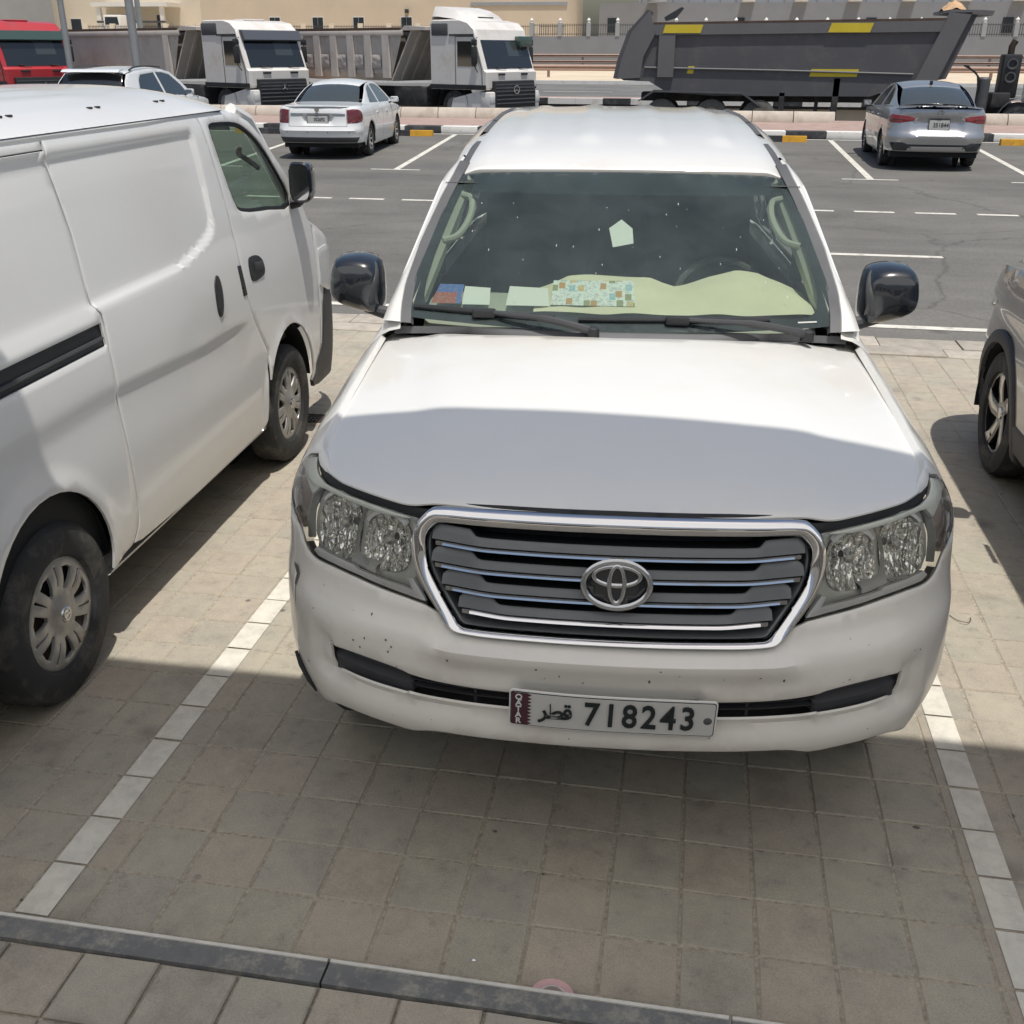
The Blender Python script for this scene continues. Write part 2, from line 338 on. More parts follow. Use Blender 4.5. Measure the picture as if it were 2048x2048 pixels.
def asphalt(name, c):
    m, nt, out = _nodes(name); b = nt.nodes.new('ShaderNodeBsdfPrincipled'); nt.links.new(b.outputs[0], out.inputs[0]); ge = nt.nodes.new('ShaderNodeNewGeometry'); pos = ge.outputs['Position']
    mp = nt.nodes.new('ShaderNodeMapping'); mp.inputs['Scale'].default_value = (.12, 1.0, 1.0); nt.links.new(pos, mp.inputs['Vector'])
    n1 = _noise(nt, .5, 5, .6, vec=pos); n2 = _noise(nt, 40, 4, .7, vec=pos); n3 = _noise(nt, 1.1, 5, .65, vec=mp.outputs[0]); n4 = _noise(nt, 7, 6, .7, vec=pos)
    v = _ramp(nt, n1.outputs['Fac'], [(.3, tuple(q * .80 for q in c)), (.7, tuple(q * 1.16 for q in c))]).outputs[0]
    v = _mix(nt, .6, v, _ramp(nt, n3.outputs['Fac'], [(.33, (.72, .72, .73)), (.55, (1.02, 1.02, 1.0)), (.75, (1.14, 1.12, 1.06))]).outputs[0], 'MULTIPLY')
    v = _mix(nt, .7, v, _ramp(nt, n2.outputs['Fac'], [(.3, (.6, .6, .6)), (.65, (1.15, 1.15, 1.13))]).outputs[0], 'MULTIPLY')
    v = _mix(nt, .5, v, _ramp(nt, n4.outputs['Fac'], [(.28, (.62, .62, .62)), (.42, (1, 1, 1)), (.78, (1.1, 1.08, 1.02))]).outputs[0], 'MULTIPLY')
    vo = nt.nodes.new('ShaderNodeTexVoronoi'); vo.feature = 'DISTANCE_TO_EDGE'; vo.inputs['Scale'].default_value = .22; nd = _noise(nt, 1.4, 5, .7, vec=pos); nt.links.new(_mix(nt, .5, pos, nd.outputs['Color'], 'ADD'), vo.inputs['Vector'])
    ck = _ramp(nt, vo.outputs['Distance'], [(.0015, (.6, .6, .6)), (.005, (0, 0, 0))]).outputs[0]; v = _mix(nt, ck, v, tuple(q * .42 for q in c))
    v3 = nt.nodes.new('ShaderNodeTexVoronoi'); v3.inputs['Scale'].default_value = .9; nt.links.new(pos, v3.inputs['Vector']); sp = _ramp(nt, v3.outputs['Distance'], [(.03, (.6, .6, .6)), (.10, (0, 0, 0))]).outputs[0]; v = _mix(nt, sp, v, tuple(q * .5 for q in c))
    nt.links.new(v, b.inputs['Base Color']); b.inputs['Roughness'].default_value = .85; b.inputs['Specular IOR Level'].default_value = .35
    bp = nt.nodes.new('ShaderNodeBump'); bp.inputs['Strength'].default_value = .5; bp.inputs['Distance'].default_value = .006
    n5 = _noise(nt, 150, 3, .6, vec=pos); nt.links.new(n5.outputs['Fac'], bp.inputs['Height']); nt.links.new(bp.outputs[0], b.inputs['Normal'])
asphalt('asphalt', (.165, .160, .152)); asphalt('asphalt_far', (.17, .17, .17))
mat('road_paint', (.66, .64, .57), .7, var=.12, vscale=8, dirt=(.30, .29, .27), dscale=7)
mat('sand', (.62, .52, .39), .95, var=.12, vscale=.4, bump=.3, bscale=5)
mat('concrete', (.60, .54, .46), .85, var=.08, vscale=3, bump=.15, bscale=60, dirt=(.42, .36, .30), dscale=2.2, perobj=.05)
mat('edging', (.40, .365, .31), .9, var=.15, vscale=9, dirt=(.28, .25, .21), dscale=7, perobj=.12)
mat('concrete_base', (.36, .33, .29), .85, var=.08, vscale=3)
mat('paint_white', (.74, .73, .70), .75, var=.06, vscale=4, dirt=(.5, .48, .44), dscale=4)
mat('paint_black', (.035, .037, .042), .7, var=.2, vscale=5, dirt=(.12, .12, .12), dscale=4)
mat('paint_yellow', (.72, .38, .03), .65, var=.08, vscale=5, dirt=(.38, .22, .05), dscale=6)
mat('red_paving', (.37, .27, .235), .9, var=.15, vscale=3)
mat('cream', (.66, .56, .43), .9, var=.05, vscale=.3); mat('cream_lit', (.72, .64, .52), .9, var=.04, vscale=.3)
mat('white_wall', (.72, .70, .66), .9, var=.05, vscale=.4); mat('grey_wall', (.24, .25, .27), .85, var=.06, vscale=.6); mat('grey_panel', (.33, .35, .37), .6, var=.05, vscale=.5)
mat('rail_brown', (.36, .25, .20), .7, var=.1, vscale=2); mat('fence_iron', (.06, .062, .07), .5); mat('window_dark', (.03, .04, .05), .1, spec=.6)
mat('plaster', (.70, .66, .58), .9, var=.05, vscale=1.0); mat('soffit', (.80, .79, .76), .9)
def fabric(name, col, through):
    m, nt, out = _nodes(name); t = nt.nodes.new('ShaderNodeBsdfTranslucent'); t.inputs[0].default_value = (*col, 1); d = nt.nodes.new('ShaderNodeBsdfDiffuse'); d.inputs[0].default_value = (*col, 1)
    mx = nt.nodes.new('ShaderNodeMixShader'); mx.inputs[0].default_value = through; nt.links.new(d.outputs[0], mx.inputs[1]); nt.links.new(t.outputs[0], mx.inputs[2]); nt.links.new(mx.outputs[0], out.inputs[0])
fabric('shade_cloth', (.86, .86, .85), .62)
mat('galv', (.36, .38, .39), .45, metal=.6, var=.1, vscale=2)
# vehicles
mat('white_paint', (.735, .735, .715), .32, coat=.9, var=.015, vscale=2, dirt=(.70, .67, .60), dscale=1.1, coat_rough=.06)
mat('van_paint', (.74, .745, .74), .34, coat=.8, var=.012, vscale=1.4, dirt=(.71, .70, .67), dscale=.9, coat_rough=.08)
mat('bumper_paint', (.72, .70, .65), .36, coat=.7, var=.03, vscale=3, dirt=(.58, .54, .47), dscale=2.0, coat_rough=.1)
mat('silver_paint', (.45, .46, .475), .3, metal=.7, coat=.8, var=.02, vscale=2); mat('grey_metallic', (.27, .255, .25), .3, metal=.6, coat=1.0, var=.03, vscale=2)
mat('pearl_paint', (.74, .76, .76), .3, coat=.9, var=.02, vscale=2)
mat('black_plastic', (.022, .024, .027), .5, var=.15, vscale=8, bump=.05, bscale=200); mat('trim_grey', (.045, .047, .052), .55, var=.1, vscale=6)
mat('trim_dusty', (.085, .088, .095), .6, var=.15, vscale=5)
mat('gloss_black', (.012, .016, .022), .18, coat=1.0, var=.1, vscale=5)
mat('tyre_dusty', (.12, .115, .105), .85, var=.2, vscale=6)
mat('rubber', (.028, .029, .031), .8, var=.2, vscale=9, dirt=(.13, .12, .105), dscale=6); mat('seal_black', (.010, .012, .016), .6)
mat('void', (.006, .008, .011), .7); mat('chrome', (.78, .78, .79), .07, metal=1.0); mat('satin_chrome', (.52, .53, .54), .22, metal=1.0)
mat('slat_grey', (.15, .16, .17), .42, metal=.2, var=.06, vscale=6)
mat('hubcap', (.40, .40, .39), .42, metal=.55, var=.06, vscale=7, dirt=(.25, .23, .2), dscale=8); mat('alloy', (.62, .60, .57), .3, metal=.8); mat('alloy_black', (.015, .016, .018), .3, coat=.6)
mat('brake', (.16, .13, .11), .6, metal=.6)
mat('red_lens', (.22, .012, .014), .12, coat=1.0); mat('red_lens_dark', (.13, .014, .018), .15, coat=1.0); mat('amber_dim', (.34, .27, .24), .2, coat=.8); mat('clear_lens', (.62, .64, .64), .12, coat=1.0)
def fluted(name):
    m, nt, out = _nodes(name); b = nt.nodes.new('ShaderNodeBsdfPrincipled'); nt.links.new(b.outputs[0], out.inputs[0]); b.inputs['Base Color'].default_value = (.86, .86, .82, 1); b.inputs['Metallic'].default_value = .9; b.inputs['Roughness'].default_value = .16
    tc = nt.nodes.new('ShaderNodeTexCoord'); w = nt.nodes.new('ShaderNodeTexWave'); w.wave_type = 'BANDS'; w.bands_direction = 'X'; w.inputs['Scale'].default_value = 9; w.inputs['Distortion'].default_value = 2.2; w.inputs['Detail'].default_value = 1.0; w.inputs['Detail Scale'].default_value = 9.0
    mp = nt.nodes.new('ShaderNodeMapping'); mp.inputs['Scale'].default_value = (1, .4, .45); nt.links.new(tc.outputs['Object'], mp.inputs['Vector']); nt.links.new(mp.outputs[0], w.inputs['Vector'])
    bp = nt.nodes.new('ShaderNodeBump'); bp.inputs['Strength'].default_value = .8; bp.inputs['Distance'].default_value = .012; nt.links.new(w.outputs['Fac'], bp.inputs['Height']); nt.links.new(bp.outputs[0], b.inputs['Normal'])
fluted('reflector'); mat('lamp_sky_pale', (.84, .88, .82), .35, coat=.5)
mat('lamp_dark', (.12, .125, .12), .4, metal=.2); mat('lamp_grey', (.42, .43, .40), .3, metal=.3); mat('lamp_white', (.93, .94, .95), .4)
mat('lamp_bezel', (.60, .62, .58), .28, metal=.3, coat=.3)
mat('car_glass_dark', (.014, .018, .020), .04, spec=.5, coat=1.0); mat('car_glass_mid', (.045, .055, .055), .05, spec=.5, coat=1.0)
glass('windscreen', (.68, .75, .69), 0.0, .55, film=((.38, .48, .50), .085)); glass('lamp_glass', (1.0, 1.0, .985), .02, 1.0, film=((.75, .77, .70), .04)); glass('van_glass', (.62, .74, .66), 0.0, .5, film=((.5, .55, .52), .05))
mat('frit', (.030, .034, .040), .25, coat=.5); mat('tint_band', (.02, .03, .04), .15, coat=.8)
mat('interior', (.09, .092, .09), .8, var=.1, vscale=4); mat('interior_pale', (.42, .44, .38), .75, var=.05, vscale=5); mat('cloth_cream', (.80, .76, .58), .95, var=.05, vscale=6, bump=.12, bscale=25); mat('seat_fabric', (.17, .16, .14), .9, var=.1, vscale=8)
mat('paper', (.82, .84, .82), .8); mat('maroon', (.070, .022, .036), .4); mat('plate_white', (.56, .56, .54), .4, var=.03, vscale=10); mat('plate_ink', (.012, .020, .020), .4); mat('plate_rim', (.70, .70, .68), .35)
mat('truck_white', (.74, .72, .69), .45, coat=.3, var=.04, vscale=1.2, dirt=(.58, .53, .46), dscale=1.2); mat('truck_red', (.46, .03, .04), .4, coat=.4, var=.06, vscale=1.5, dirt=(.30, .06, .06), dscale=1.4)
mat('tipper_tan', (.60, .55, .50), .8, var=.08, vscale=1.2, dirt=(.46, .41, .36), dscale=1.3); mat('tipper_tan_dark', (.48, .44, .41), .85, var=.1, vscale=1.5); mat('tipper_rust', (.10, .065, .05), .9, var=.25, vscale=4)
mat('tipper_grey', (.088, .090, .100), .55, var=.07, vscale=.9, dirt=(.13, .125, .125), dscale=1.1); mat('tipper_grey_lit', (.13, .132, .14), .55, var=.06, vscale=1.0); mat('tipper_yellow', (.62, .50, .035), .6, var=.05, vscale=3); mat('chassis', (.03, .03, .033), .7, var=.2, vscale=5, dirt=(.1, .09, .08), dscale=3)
mat('wood', (.45, .30, .13), .8, var=.1, vscale=5); mat('tarp', (.52, .34, .20), .9, var=.2, vscale=6); mat('tarp_cream', (.62, .48, .34), .9, var=.15, vscale=5); mat('visor_green', (.06, .10, .09), .2, coat=.6); mat('visor_grey', (.10, .11, .13), .35)
mat('pink_tape', (.66, .42, .42), .5, var=.08, vscale=30); mat('tape_card', (.66, .60, .56), .8); mat('iron', (.06, .045, .035), .7, metal=.4, var=.3, vscale=30)
mat('scratch_dark', (.10, .095, .09), .8); mat('scratch_pale', (.78, .74, .66), .8)
mat('dirt_speck', (.12, .11, .10), .9); mat('pale_speck', (.50, .51, .49), .9)
def print_mat(name, cols, sx, sy, base):
    """flat printed leaflet: blocks of colour"""
    m, nt, out = _nodes(name); b = nt.nodes.new('ShaderNodeBsdfPrincipled'); nt.links.new(b.outputs[0], out.inputs[0]); b.inputs['Roughness'].default_value = .45
    tc = nt.nodes.new('ShaderNodeTexCoord'); mp = nt.nodes.new('ShaderNodeMapping'); mp.inputs['Scale'].default_value = (sx, sy, 1); nt.links.new(tc.outputs['Object'], mp.inputs['Vector'])
    vo = nt.nodes.new('ShaderNodeTexVoronoi'); vo.distance = 'CHEBYCHEV'; vo.inputs['Scale'].default_value = 1.0; vo.inputs['Randomness'].default_value = .55; nt.links.new(mp.outputs[0], vo.inputs['Vector'])
    sep = nt.nodes.new('ShaderNodeSeparateColor'); nt.links.new(vo.outputs['Color'], sep.inputs[0])
    r = _ramp(nt, sep.outputs[0], [(i / len(cols), c) for i, c in enumerate(cols)]); r.color_ramp.interpolation = 'CONSTANT'
    edge = _ramp(nt, vo.outputs['Distance'], [(.36, (0, 0, 0)), (.42, (1, 1, 1))]).outputs[0]
    v = _mix(nt, edge, r.outputs[0], base); n = _noise(nt, 90, 3, .6); k = _ramp(nt, n.outputs['Fac'], [(.5, (0, 0, 0)), (.62, (.55, .55, .55))]).outputs[0]
    nt.links.new(_mix(nt, k, v, (.30, .36, .38)), b.inputs['Base Color'])
print_mat('leaflet_a', [(.85, .90, .88), (.62, .33, .10), (.80, .86, .86), (.34, .36, .16), (.40, .62, .72), (.86, .88, .86), (.75, .55, .25), (.84, .88, .9)], 34, 26, (.84, .90, .89))
print_mat('leaflet_b', [(.08, .16, .50), (.12, .22, .58), (.45, .12, .08), (.35, .40, .62)], 9, 6, (.10, .18, .52))
# ------------------------------------------------------------------ terrain sheets
def strip(name, x0, x1, ys, dz, m, label=None, kind='structure', parent=None):
    V = []; F = []
    for i, y in enumerate(ys):
        V += [(x0, y, gz(y) + dz), (x1, y, gz(y) + dz)]
        if i: F.append((2 * i - 2, 2 * i - 1, 2 * i + 1, 2 * i))
    o = mesh(name, V, F, m, parent, False)
    if parent is None: tag(o, label, None, None, kind)
    return o
_gp = [(-60, -.1), (-5.5, -.1), (YK, -.1), (28.85, .130), (28.87, -.40), (38.35, -.40), (38.37, .23), (60, .46), (130, 1.20), (600, 6.18)]
tag(mesh('ground', [(x, y, z) for y, z in _gp for x in (-400, 400)], [(2 * i, 2 * i + 1, 2 * i + 3, 2 * i + 2) for i in range(len(_gp) - 1)], 'sand', None, False), 'pale sandy ground stretching out under the whole car park', None, None, 'structure')
road = strip('road', -60, 60, [6.62, YK, 15, 25.02], 0.0, 'asphalt', 'grey dusty asphalt lane and parking aisle behind the parked vehicles')
# painted lines on the asphalt
def mark(name, x0, x1, y0, y1, slant=0.0):
    V = [(x0, y0, gz(y0) + .004), (x1, y0, gz(y0) + .004), (x1 + slant, y1, gz(y1) + .004), (x0 + slant, y1, gz(y1) + .004)]
    return mesh(name, V, [(0, 1, 2, 3)], 'road_paint', road, False)
mark('edge_line', -14, 16, 6.94, 7.05)
mark('lane_line', 1.2, 3.62, 10.18, 10.30); mark('lane_line', -9.5, -6.6, 10.18, 10.30); mark('lane_line', 7.0, 10.0, 10.2, 10.32)
for i in range(-14, 14): mark('lane_dash', 3.07 + .815 * i, 3.61 + .815 * i, 13.46, 13.58)
for xa, xb in ((-4.58, -5.16), (3.80, 3.90), (6.55, 6.93), (-8.0, -8.75)):
    mark('bay_line', xa - .06, xa + .06, 17.3, 24.95, xb - xa); mark('bay_end', xa - .48, xa + .45, 17.22, 17.31)
mark('stop_line', -20, 20, 24.84, 24.96)
# ------------------------------------------------------------------ paved bay: single pavers
TP = .197; pav = tag(empty('parking_pavement'), 'square concrete pavers of the near parking bays', None, None, 'structure')
strip('joint_bed', -9, 9, [-.31, 6.05], -.0032, 'joint', parent=pav)
def tile_mesh(w, h, seed):
    r = random.Random(seed); b = .004; t = .03; hw, hh = w / 2, h / 2
    j = [(r.uniform(-.002, .002), r.uniform(-.002, .002)) for _ in range(4)]; cs = [(-hw, -hh), (hw, -hh), (hw, hh), (-hw, hh)]
    V = []
    for (x, y), (dx, dy) in zip(cs, j): V.append((x + dx, y + dy, -t))
    for (x, y), (dx, dy) in zip(cs, j): V.append((x + dx, y + dy, -.004))
    for (x, y), (dx, dy) in zip(cs, j): V.append((x + dx - math.copysign(b, x), y + dy - math.copysign(b, y), 0))
    F = [(8, 9, 10, 11)] + [(k, (k + 1) % 4, 4 + (k + 1) % 4, 4 + k) for k in range(4)] + [(4 + k, 4 + (k + 1) % 4, 8 + (k + 1) % 4, 8 + k) for k in range(4)]
    me = bpy.data.meshes.new('paver'); me.from_pydata(V, [], F); me.update(); return me, V, F
TM = [tile_mesh(TP - .0065, TP - .0065, s) for s in range(6)]
for me, _, _ in TM: me.materials.append(MATS['paver'])
cand = []
for i in range(-40, 44):
    for j in range(-2, 31):
        x, y = (i + .5) * TP, (j + .5) * TP
        if y < -.30: continue
        d = math.dist((x, y, 0), CAM); vx, vy, vz = x - CAM[0], y - CAM[1], -CAM[2]
        cz = vx * _f[0] + vy * _f[1] + vz * _f[2]; u = (vx * _r2[0] + vy * _r2[1] + vz * _r2[2]) / cz * 2080 + 1024; v = (vx * _d2[0] + vy * _d2[1] + vz * _d2[2]) / cz * 2080 + 1024
        vis = -60 < u < 2110 and -60 < v < 2110
        if -.25 < x < 1.72 and y > .95: vis = False
        if x < -1.42 and y > .3 and not (x > -1.9 and y > 4.3): vis = False
        if x > 2.7 and y < 4.4: vis = False
        cand.append((0 if vis else 1, d, i, j))
cand.sort(); rest = MB(); theight = {}
for n, (h, d, i, j) in enumerate(cand):
    r = random.Random(i * 977 + j); me, V, F = TM[r.randrange(6)]; dz = r.uniform(-.002, .0015); tx, ty = r.uniform(-.006, .006), r.uniform(-.006, .006); theight[i, j] = dz
    x, y = (i + .5) * TP, (j + .5) * TP
    if n < 300:
        o = bpy.data.objects.new('paver', me); link(o, pav); o.location = (x, y, dz); o.rotation_euler = (tx, ty, r.choice([0, math.pi / 2, math.pi, -math.pi / 2]))
    else: rest.add([(a + x, b + y, c + dz) for a, b, c in V], F)
tag(rest.build('paver_field', 'paver', pav, False), kind='stuff')
for j in range(-2, 30):
    for x0, x1, i in ((-4 * TP + .006, -3.5 * TP + .004, -4), (1.808, 1.900, 9)):
        z = theight.get((i, j), 0) + .003; y0, y1 = max(j * TP + .0045, -.302), (j + 1) * TP - .0045
        if y1 < y0: continue
        mesh('painted_strip', [(x0, y0, z), (x1, y0, z), (x1, y1, z), (x0, y1, z)], [(0, 1, 2, 3)], 'bay_paint', pav, False)
# flush concrete edging between pavers and asphalt
for n, x in enumerate(np.arange(-8.3, 8.4, .62)):
    for k, (ya, yb) in enumerate(((6.06, 6.30), (6.31, 6.60))):
        box('edging_block', x + .16 * k, x + .61 + .16 * k, ya, yb, -.08, .006 + .004 * ((n + k) % 3), 'edging', pav, .006)
# ------------------------------------------------------------------ kerb and raised walkway in front
kerb = tag(empty('kerb'), 'raised kerb with worn dark paint along the walkway edge', None, None, 'structure')
for n in range(-4, 6):
    x0 = .154 + .945 * n; b = MB().prism([(-.385, -.05), (-.312, -.05), (-.312, .118), (-.320, .130), (-.385, .131)], 'x', x0 + .003, x0 + .942).build('kerb_stone', 'kerb_dark', kerb)
    MB().prism([(-.3115, .06), (-.3040, .06), (-.3045, .122), (-.3150, .1345), (-.3235, .1340), (-.3235, .130), (-.3195, .130), (-.3115, .119)], 'x', x0 + .004, x0 + .941).build('painted_edge', 'kerb_edge', b)
walk = tag(empty('walkway'), 'raised paved walkway beside the kerb at the bottom of the photo', None, None, 'structure')
box('walkway_bed', -6, 6, -5.4, -.387, .0, .118, 'joint', walk)
wt = [tile_mesh(.189, .184, 50 + s) for s in range(4)]
for me, _, _ in wt: me.materials.append(MATS['paver_walk'])
wrest = MB()
for i in range(-30, 30):
    for j in range(0, 25):
        x, y = -.438 + .197 * (i + .5), -.388 - .193 * (j + .5); me, V, F = wt[(i * 7 + j * 3) % 4]; r = random.Random(i * 31 + j)
        if j < 3 and -6 < i < 8:
            o = bpy.data.objects.new('paver', me); link(o, walk); o.location = (x, y, .129 + r.uniform(-.002, .001)); o.rotation_euler = (r.uniform(-.006, .006), r.uniform(-.006, .006), 0)
        else: wrest.add([(a + x, b + y, c + .129) for a, b, c in V], F)
tag(wrest.build('paver_field', 'paver_walk', walk, False), kind='stuff')
# ------------------------------------------------------------------ unseen canopy added to shade the foreground and soften its light, shop behind it
cn = thing('added_canopy', 'unseen white fabric canopy on slim posts, added to shade the foreground', 'canopy')
mesh('shade_cloth', [(-26, -7.0, 4.75), (26, -7.0, 4.75), (26, -.0, 4.55), (-26, -.0, 4.55)], [(0, 1, 2, 3)], 'shade_cloth', cn, False); MB().tube([(-26, .0, 4.55), (26, .0, 4.55)], .04, 10).build('edge_beam', 'galv', cn)
for i in range(-5, 6): MB().tube([(i * 5.0 + 3.4, -6.8, .13), (i * 5.0 + 3.4, -6.8, 4.74)], .06, 10).build('post', 'galv', cn)
strip('bounce_ground', -40, 40, [-13.99, -5.41], .10, 'concrete_base', 'unseen paved ground added behind the walkway to bounce light')  # unseen paving added to bounce light onto the bumper
shop = thing('shop_building', 'pale shop building behind the walkway', 'building')
box('wall', -32, 32, -14.4, -14.0, 0, 6, 'plaster', shop)
for i in range(-6, 7): box('shop_window', i * 4.6 - 1.5, i * 4.6 + 1.5, -13.99, -13.95, .5, 2.9, 'window_dark', shop)
# ------------------------------------------------------------------ drain grate near the van
gr = thing('drain_grate', 'small rusty iron drain grate in the pavers by the van wheel', 'drain grate', (-1.395, 3.865, .003), .02)
MB().box(-.075, .075, -.075, -.06, -.02, .004).box(-.075, .075, .06, .075, -.02, .004).box(-.075, -.06, -.06, .06, -.02, .004).box(.06, .075, -.06, .06, -.02, .004).build('frame', 'iron', gr, False)
for k in range(5): box('bar', -.06 + .024 * k + .004, -.06 + .024 * k + .014, -.06, .06, -.018, .003, 'iron', gr)
for k in range(3): box('cross_bar', -.06, .06, -.04 + .036 * k, -.034 + .036 * k, -.018, .002, 'iron', gr)
box('sump', -.06, .06, -.06, .06, -.1, -.03, 'void', gr)
# ------------------------------------------------------------------ roll of tape behind the kerb
tp = thing('tape_roll', 'pink and white roll of tape lying against the kerb', 'tape roll', (.684, -.250, .001))
MB().lathe([(0, .054), (.038, .054), (.038, .036), (0, .036), (0, .054)], 'z', n=40).build('tape', 'pink_tape', tp); MB().lathe([(.001, .0355), (.0375, .0355), (.0375, .032), (.001, .032), (.001, .0355)], 'z', n=36).build('core', 'tape_card', tp)
# ------------------------------------------------------------------ litter on the pavers
for n, (x, y, s, m_) in enumerate([(1.674, .575, .011, 'dirt_speck'), (.434, .339, .009, 'dirt_speck'), (.60, .19, .006, 'dirt_speck'), (-.79, -.15, .007, 'dirt_speck'), (.47, -.14, .009, 'satin_chrome')]):
    mb = MB(); r = random.Random(n); k = 7
    ring = [(x + s * r.uniform(.5, 1.2) * math.cos(6.283 * q / k), y + s * r.uniform(.4, 1.1) * math.sin(6.283 * q / k), .002) for q in range(k)]
    mb.add(ring + [(x, y, s * .7)], [(q, (q + 1) % k, k) for q in range(k)])
    lab = ['dark crumpled scrap on the pavers inside the broad bay line beside the big vehicle', 'dark scrap on the pavers in the shade under the front bumper', 'tiny dark chip lying on a paver below the number plate', 'dark flake stuck on the white bay line close to the kerb', 'little metal bolt lying in a paver joint close to the kerb'][n]
    tag(mb.build(['litter_scrap', 'litter_scrap', 'litter_chip', 'litter_flake', 'metal_bolt'][n], m_), lab, 'litter')
wire = MB().tube(spl([(2.03, 1.96, .004), (2.06, 1.90, .004), (2.09, 1.87, .012), (2.115, 1.90, .006), (2.12, 1.93, .004)], 4), .0016, 5).build('bent_wire', 'dirt_speck'); tag(wire, 'short bent black wire lying on sunlit pavers beside the grey car', 'wire')
# ================================================================== the big white off-roader
LC = thing('white_offroader', 'large white four-wheel-drive wagon with chrome grille facing the walkway', 'car', (0.7682, 0.1308, 0), 0.0838)
PL = np.array([(0, 0), (.2, .006), (.4, .027), (.55, .063), (.68, .121), (.78, .191), (.865, .285), (.927, .395), (.963, .52), (.982, .66), (.991, .835), (.993, 1.05), (.993, 1.35), (.993, 2.2), (.990, 3.2), (.985, 4.0), (.97, 4.5), (.93, 4.78), (.80, 4.93), (.4, 4.98), (0, 4.985)])
PF = tab([(.30, .10), (.36, .055), (.40, .034), (.44, .018), (.50, .004), (.56, 0), (.62, .002), (.69, .006), (.74, .014), (.80, .05), (.86, .07), (.95, .094), (1.02, .112), (1.08, .130), (1.14, .16), (1.3, .25)])
PS = tab([(.30, .10), (.42, .05), (.5, .028), (.7, .004), (.85, 0), (.97, .010), (1.03, .026), (1.08, .050), (1.12, .080), (1.16, .116), (1.19, .148), (1.3, .26)])
SP = np.r_[0, np.cumsum(np.hypot(*np.diff(PL, axis=0).T))]; SPm = np.r_[-SP[:0:-1], SP]; PLX = np.r_[-PL[:0:-1, 0], PL[:, 0]]; PLY = np.r_[PL[:0:-1, 1], PL[:, 1]]
def lc_plan(s):
    x = catx(s, SPm, PLX); y = catx(s, SPm, PLY); e = 1e-4; tx = catx(s + e, SPm, PLX) - catx(s - e, SPm, PLX); ty = catx(s + e, SPm, PLY) - catx(s - e, SPm, PLY); n = np.hypot(tx, ty)
    return x, y, -ty / n, tx / n
def shell(s, z, off=0.0):
    s = np.asarray(s, float); z = np.asarray(z, float) + 0 * s; x, y, nx, ny = lc_plan(s); a = np.abs(s)
    w = 1 - .72 * sstep(a, .75, 1.25); k = sstep(a, .8, 1.1)
    qf = PF(z) * w + k * (.06 * np.clip((z - .93) / .15, 0, 1.4) ** 2 + .035 * np.clip((.58 - z) / .16, 0, 1.3) ** 2)
    zn = z + .1 * (1 - np.clip((y - .3) / 1.2, 0, 1)); qs = PS(zn)
    t = sstep(a, 1.12, 1.5); q = qf * (1 - t) + qs * t + off
    return np.stack([x + nx * q, y + ny * q, z], -1)
def s_at(y): return float(np.interp(y, PL[:16, 1], SP[:16]))
ZC = tab([(0, 1.03), (.10, 1.068), (.14, 1.083), (.2, 1.106), (.3, 1.131), (.5, 1.160), (.8, 1.190), (1.1, 1.212), (1.35, 1.228), (1.8, 1.240)])
def hood(x, y, off=0.0):
    x = np.asarray(x, float); y = np.asarray(y, float); a = np.abs(x)
    cx = .47 + .17 * np.clip((y - .2) / 1.1, 0, 1)
    dent = .0045 * np.exp(-((y - (.182 + .16 * x * x)) / .011) ** 2) * sstep(x, -.10, .02) * (1 - sstep(x, .22, .36))
    z = ZC(y) - dent - .060 * (a / .8) ** 2.5 - .006 * sstep(a, cx - .02, cx + .05) + .004 * np.exp(-((a - cx + .05) / .09) ** 2) - off
    return np.stack([x, y + 0 * x, z], -1)
ZR = tab([(2.05, 1.655), (2.15, 1.690), (2.4, 1.752), (2.75, 1.802), (3.1, 1.832), (3.5, 1.846), (4.0, 1.842), (4.4, 1.81), (4.75, 1.74), (4.9, 1.66)])
def roof(x, y, off=0.0):
    x = np.asarray(x, float); y = np.asarray(y, float); a = np.abs(x)
    rib = sum(.010 * np.exp(-((x - c) / .045) ** 4) for c in (-.42, -.14, .14, .42)) * sstep(y, 2.45, 2.62)
    return np.stack([x, y + 0 * x, ZR(y) - .022 * (a / .66) ** 2.2 - .05 * sstep(a, .56, .74) + rib - off], -1)
def side_x(z): return .855 - .300 * (np.asarray(z, float) - 1.2) - .06 * sstep(z, 1.62, 1.80)
def gh(y, z, sg=1.0, off=0.0):
    y = np.asarray(y, float); z = np.asarray(z, float); tap = .10 * sstep(y, 4.1, 4.9)
    return np.stack([sg * (side_x(z) - tap - off), y + 0 * z, z + 0 * y], -1)
WSL = (2.17 - 1.355) / (1.688 - 1.235)
def wscr(x, z, off=0.0):
    x = np.asarray(x, float); z = np.asarray(z, float)
    y = 1.355 + WSL * (z - 1.235) + .085 * (np.abs(x) / .75) ** 2.4 - .018 * np.sin(np.clip((z - 1.235) / .453, 0, 1) * math.pi) + off
    return np.stack([x + 0 * z, y, z + 0 * x], -1)
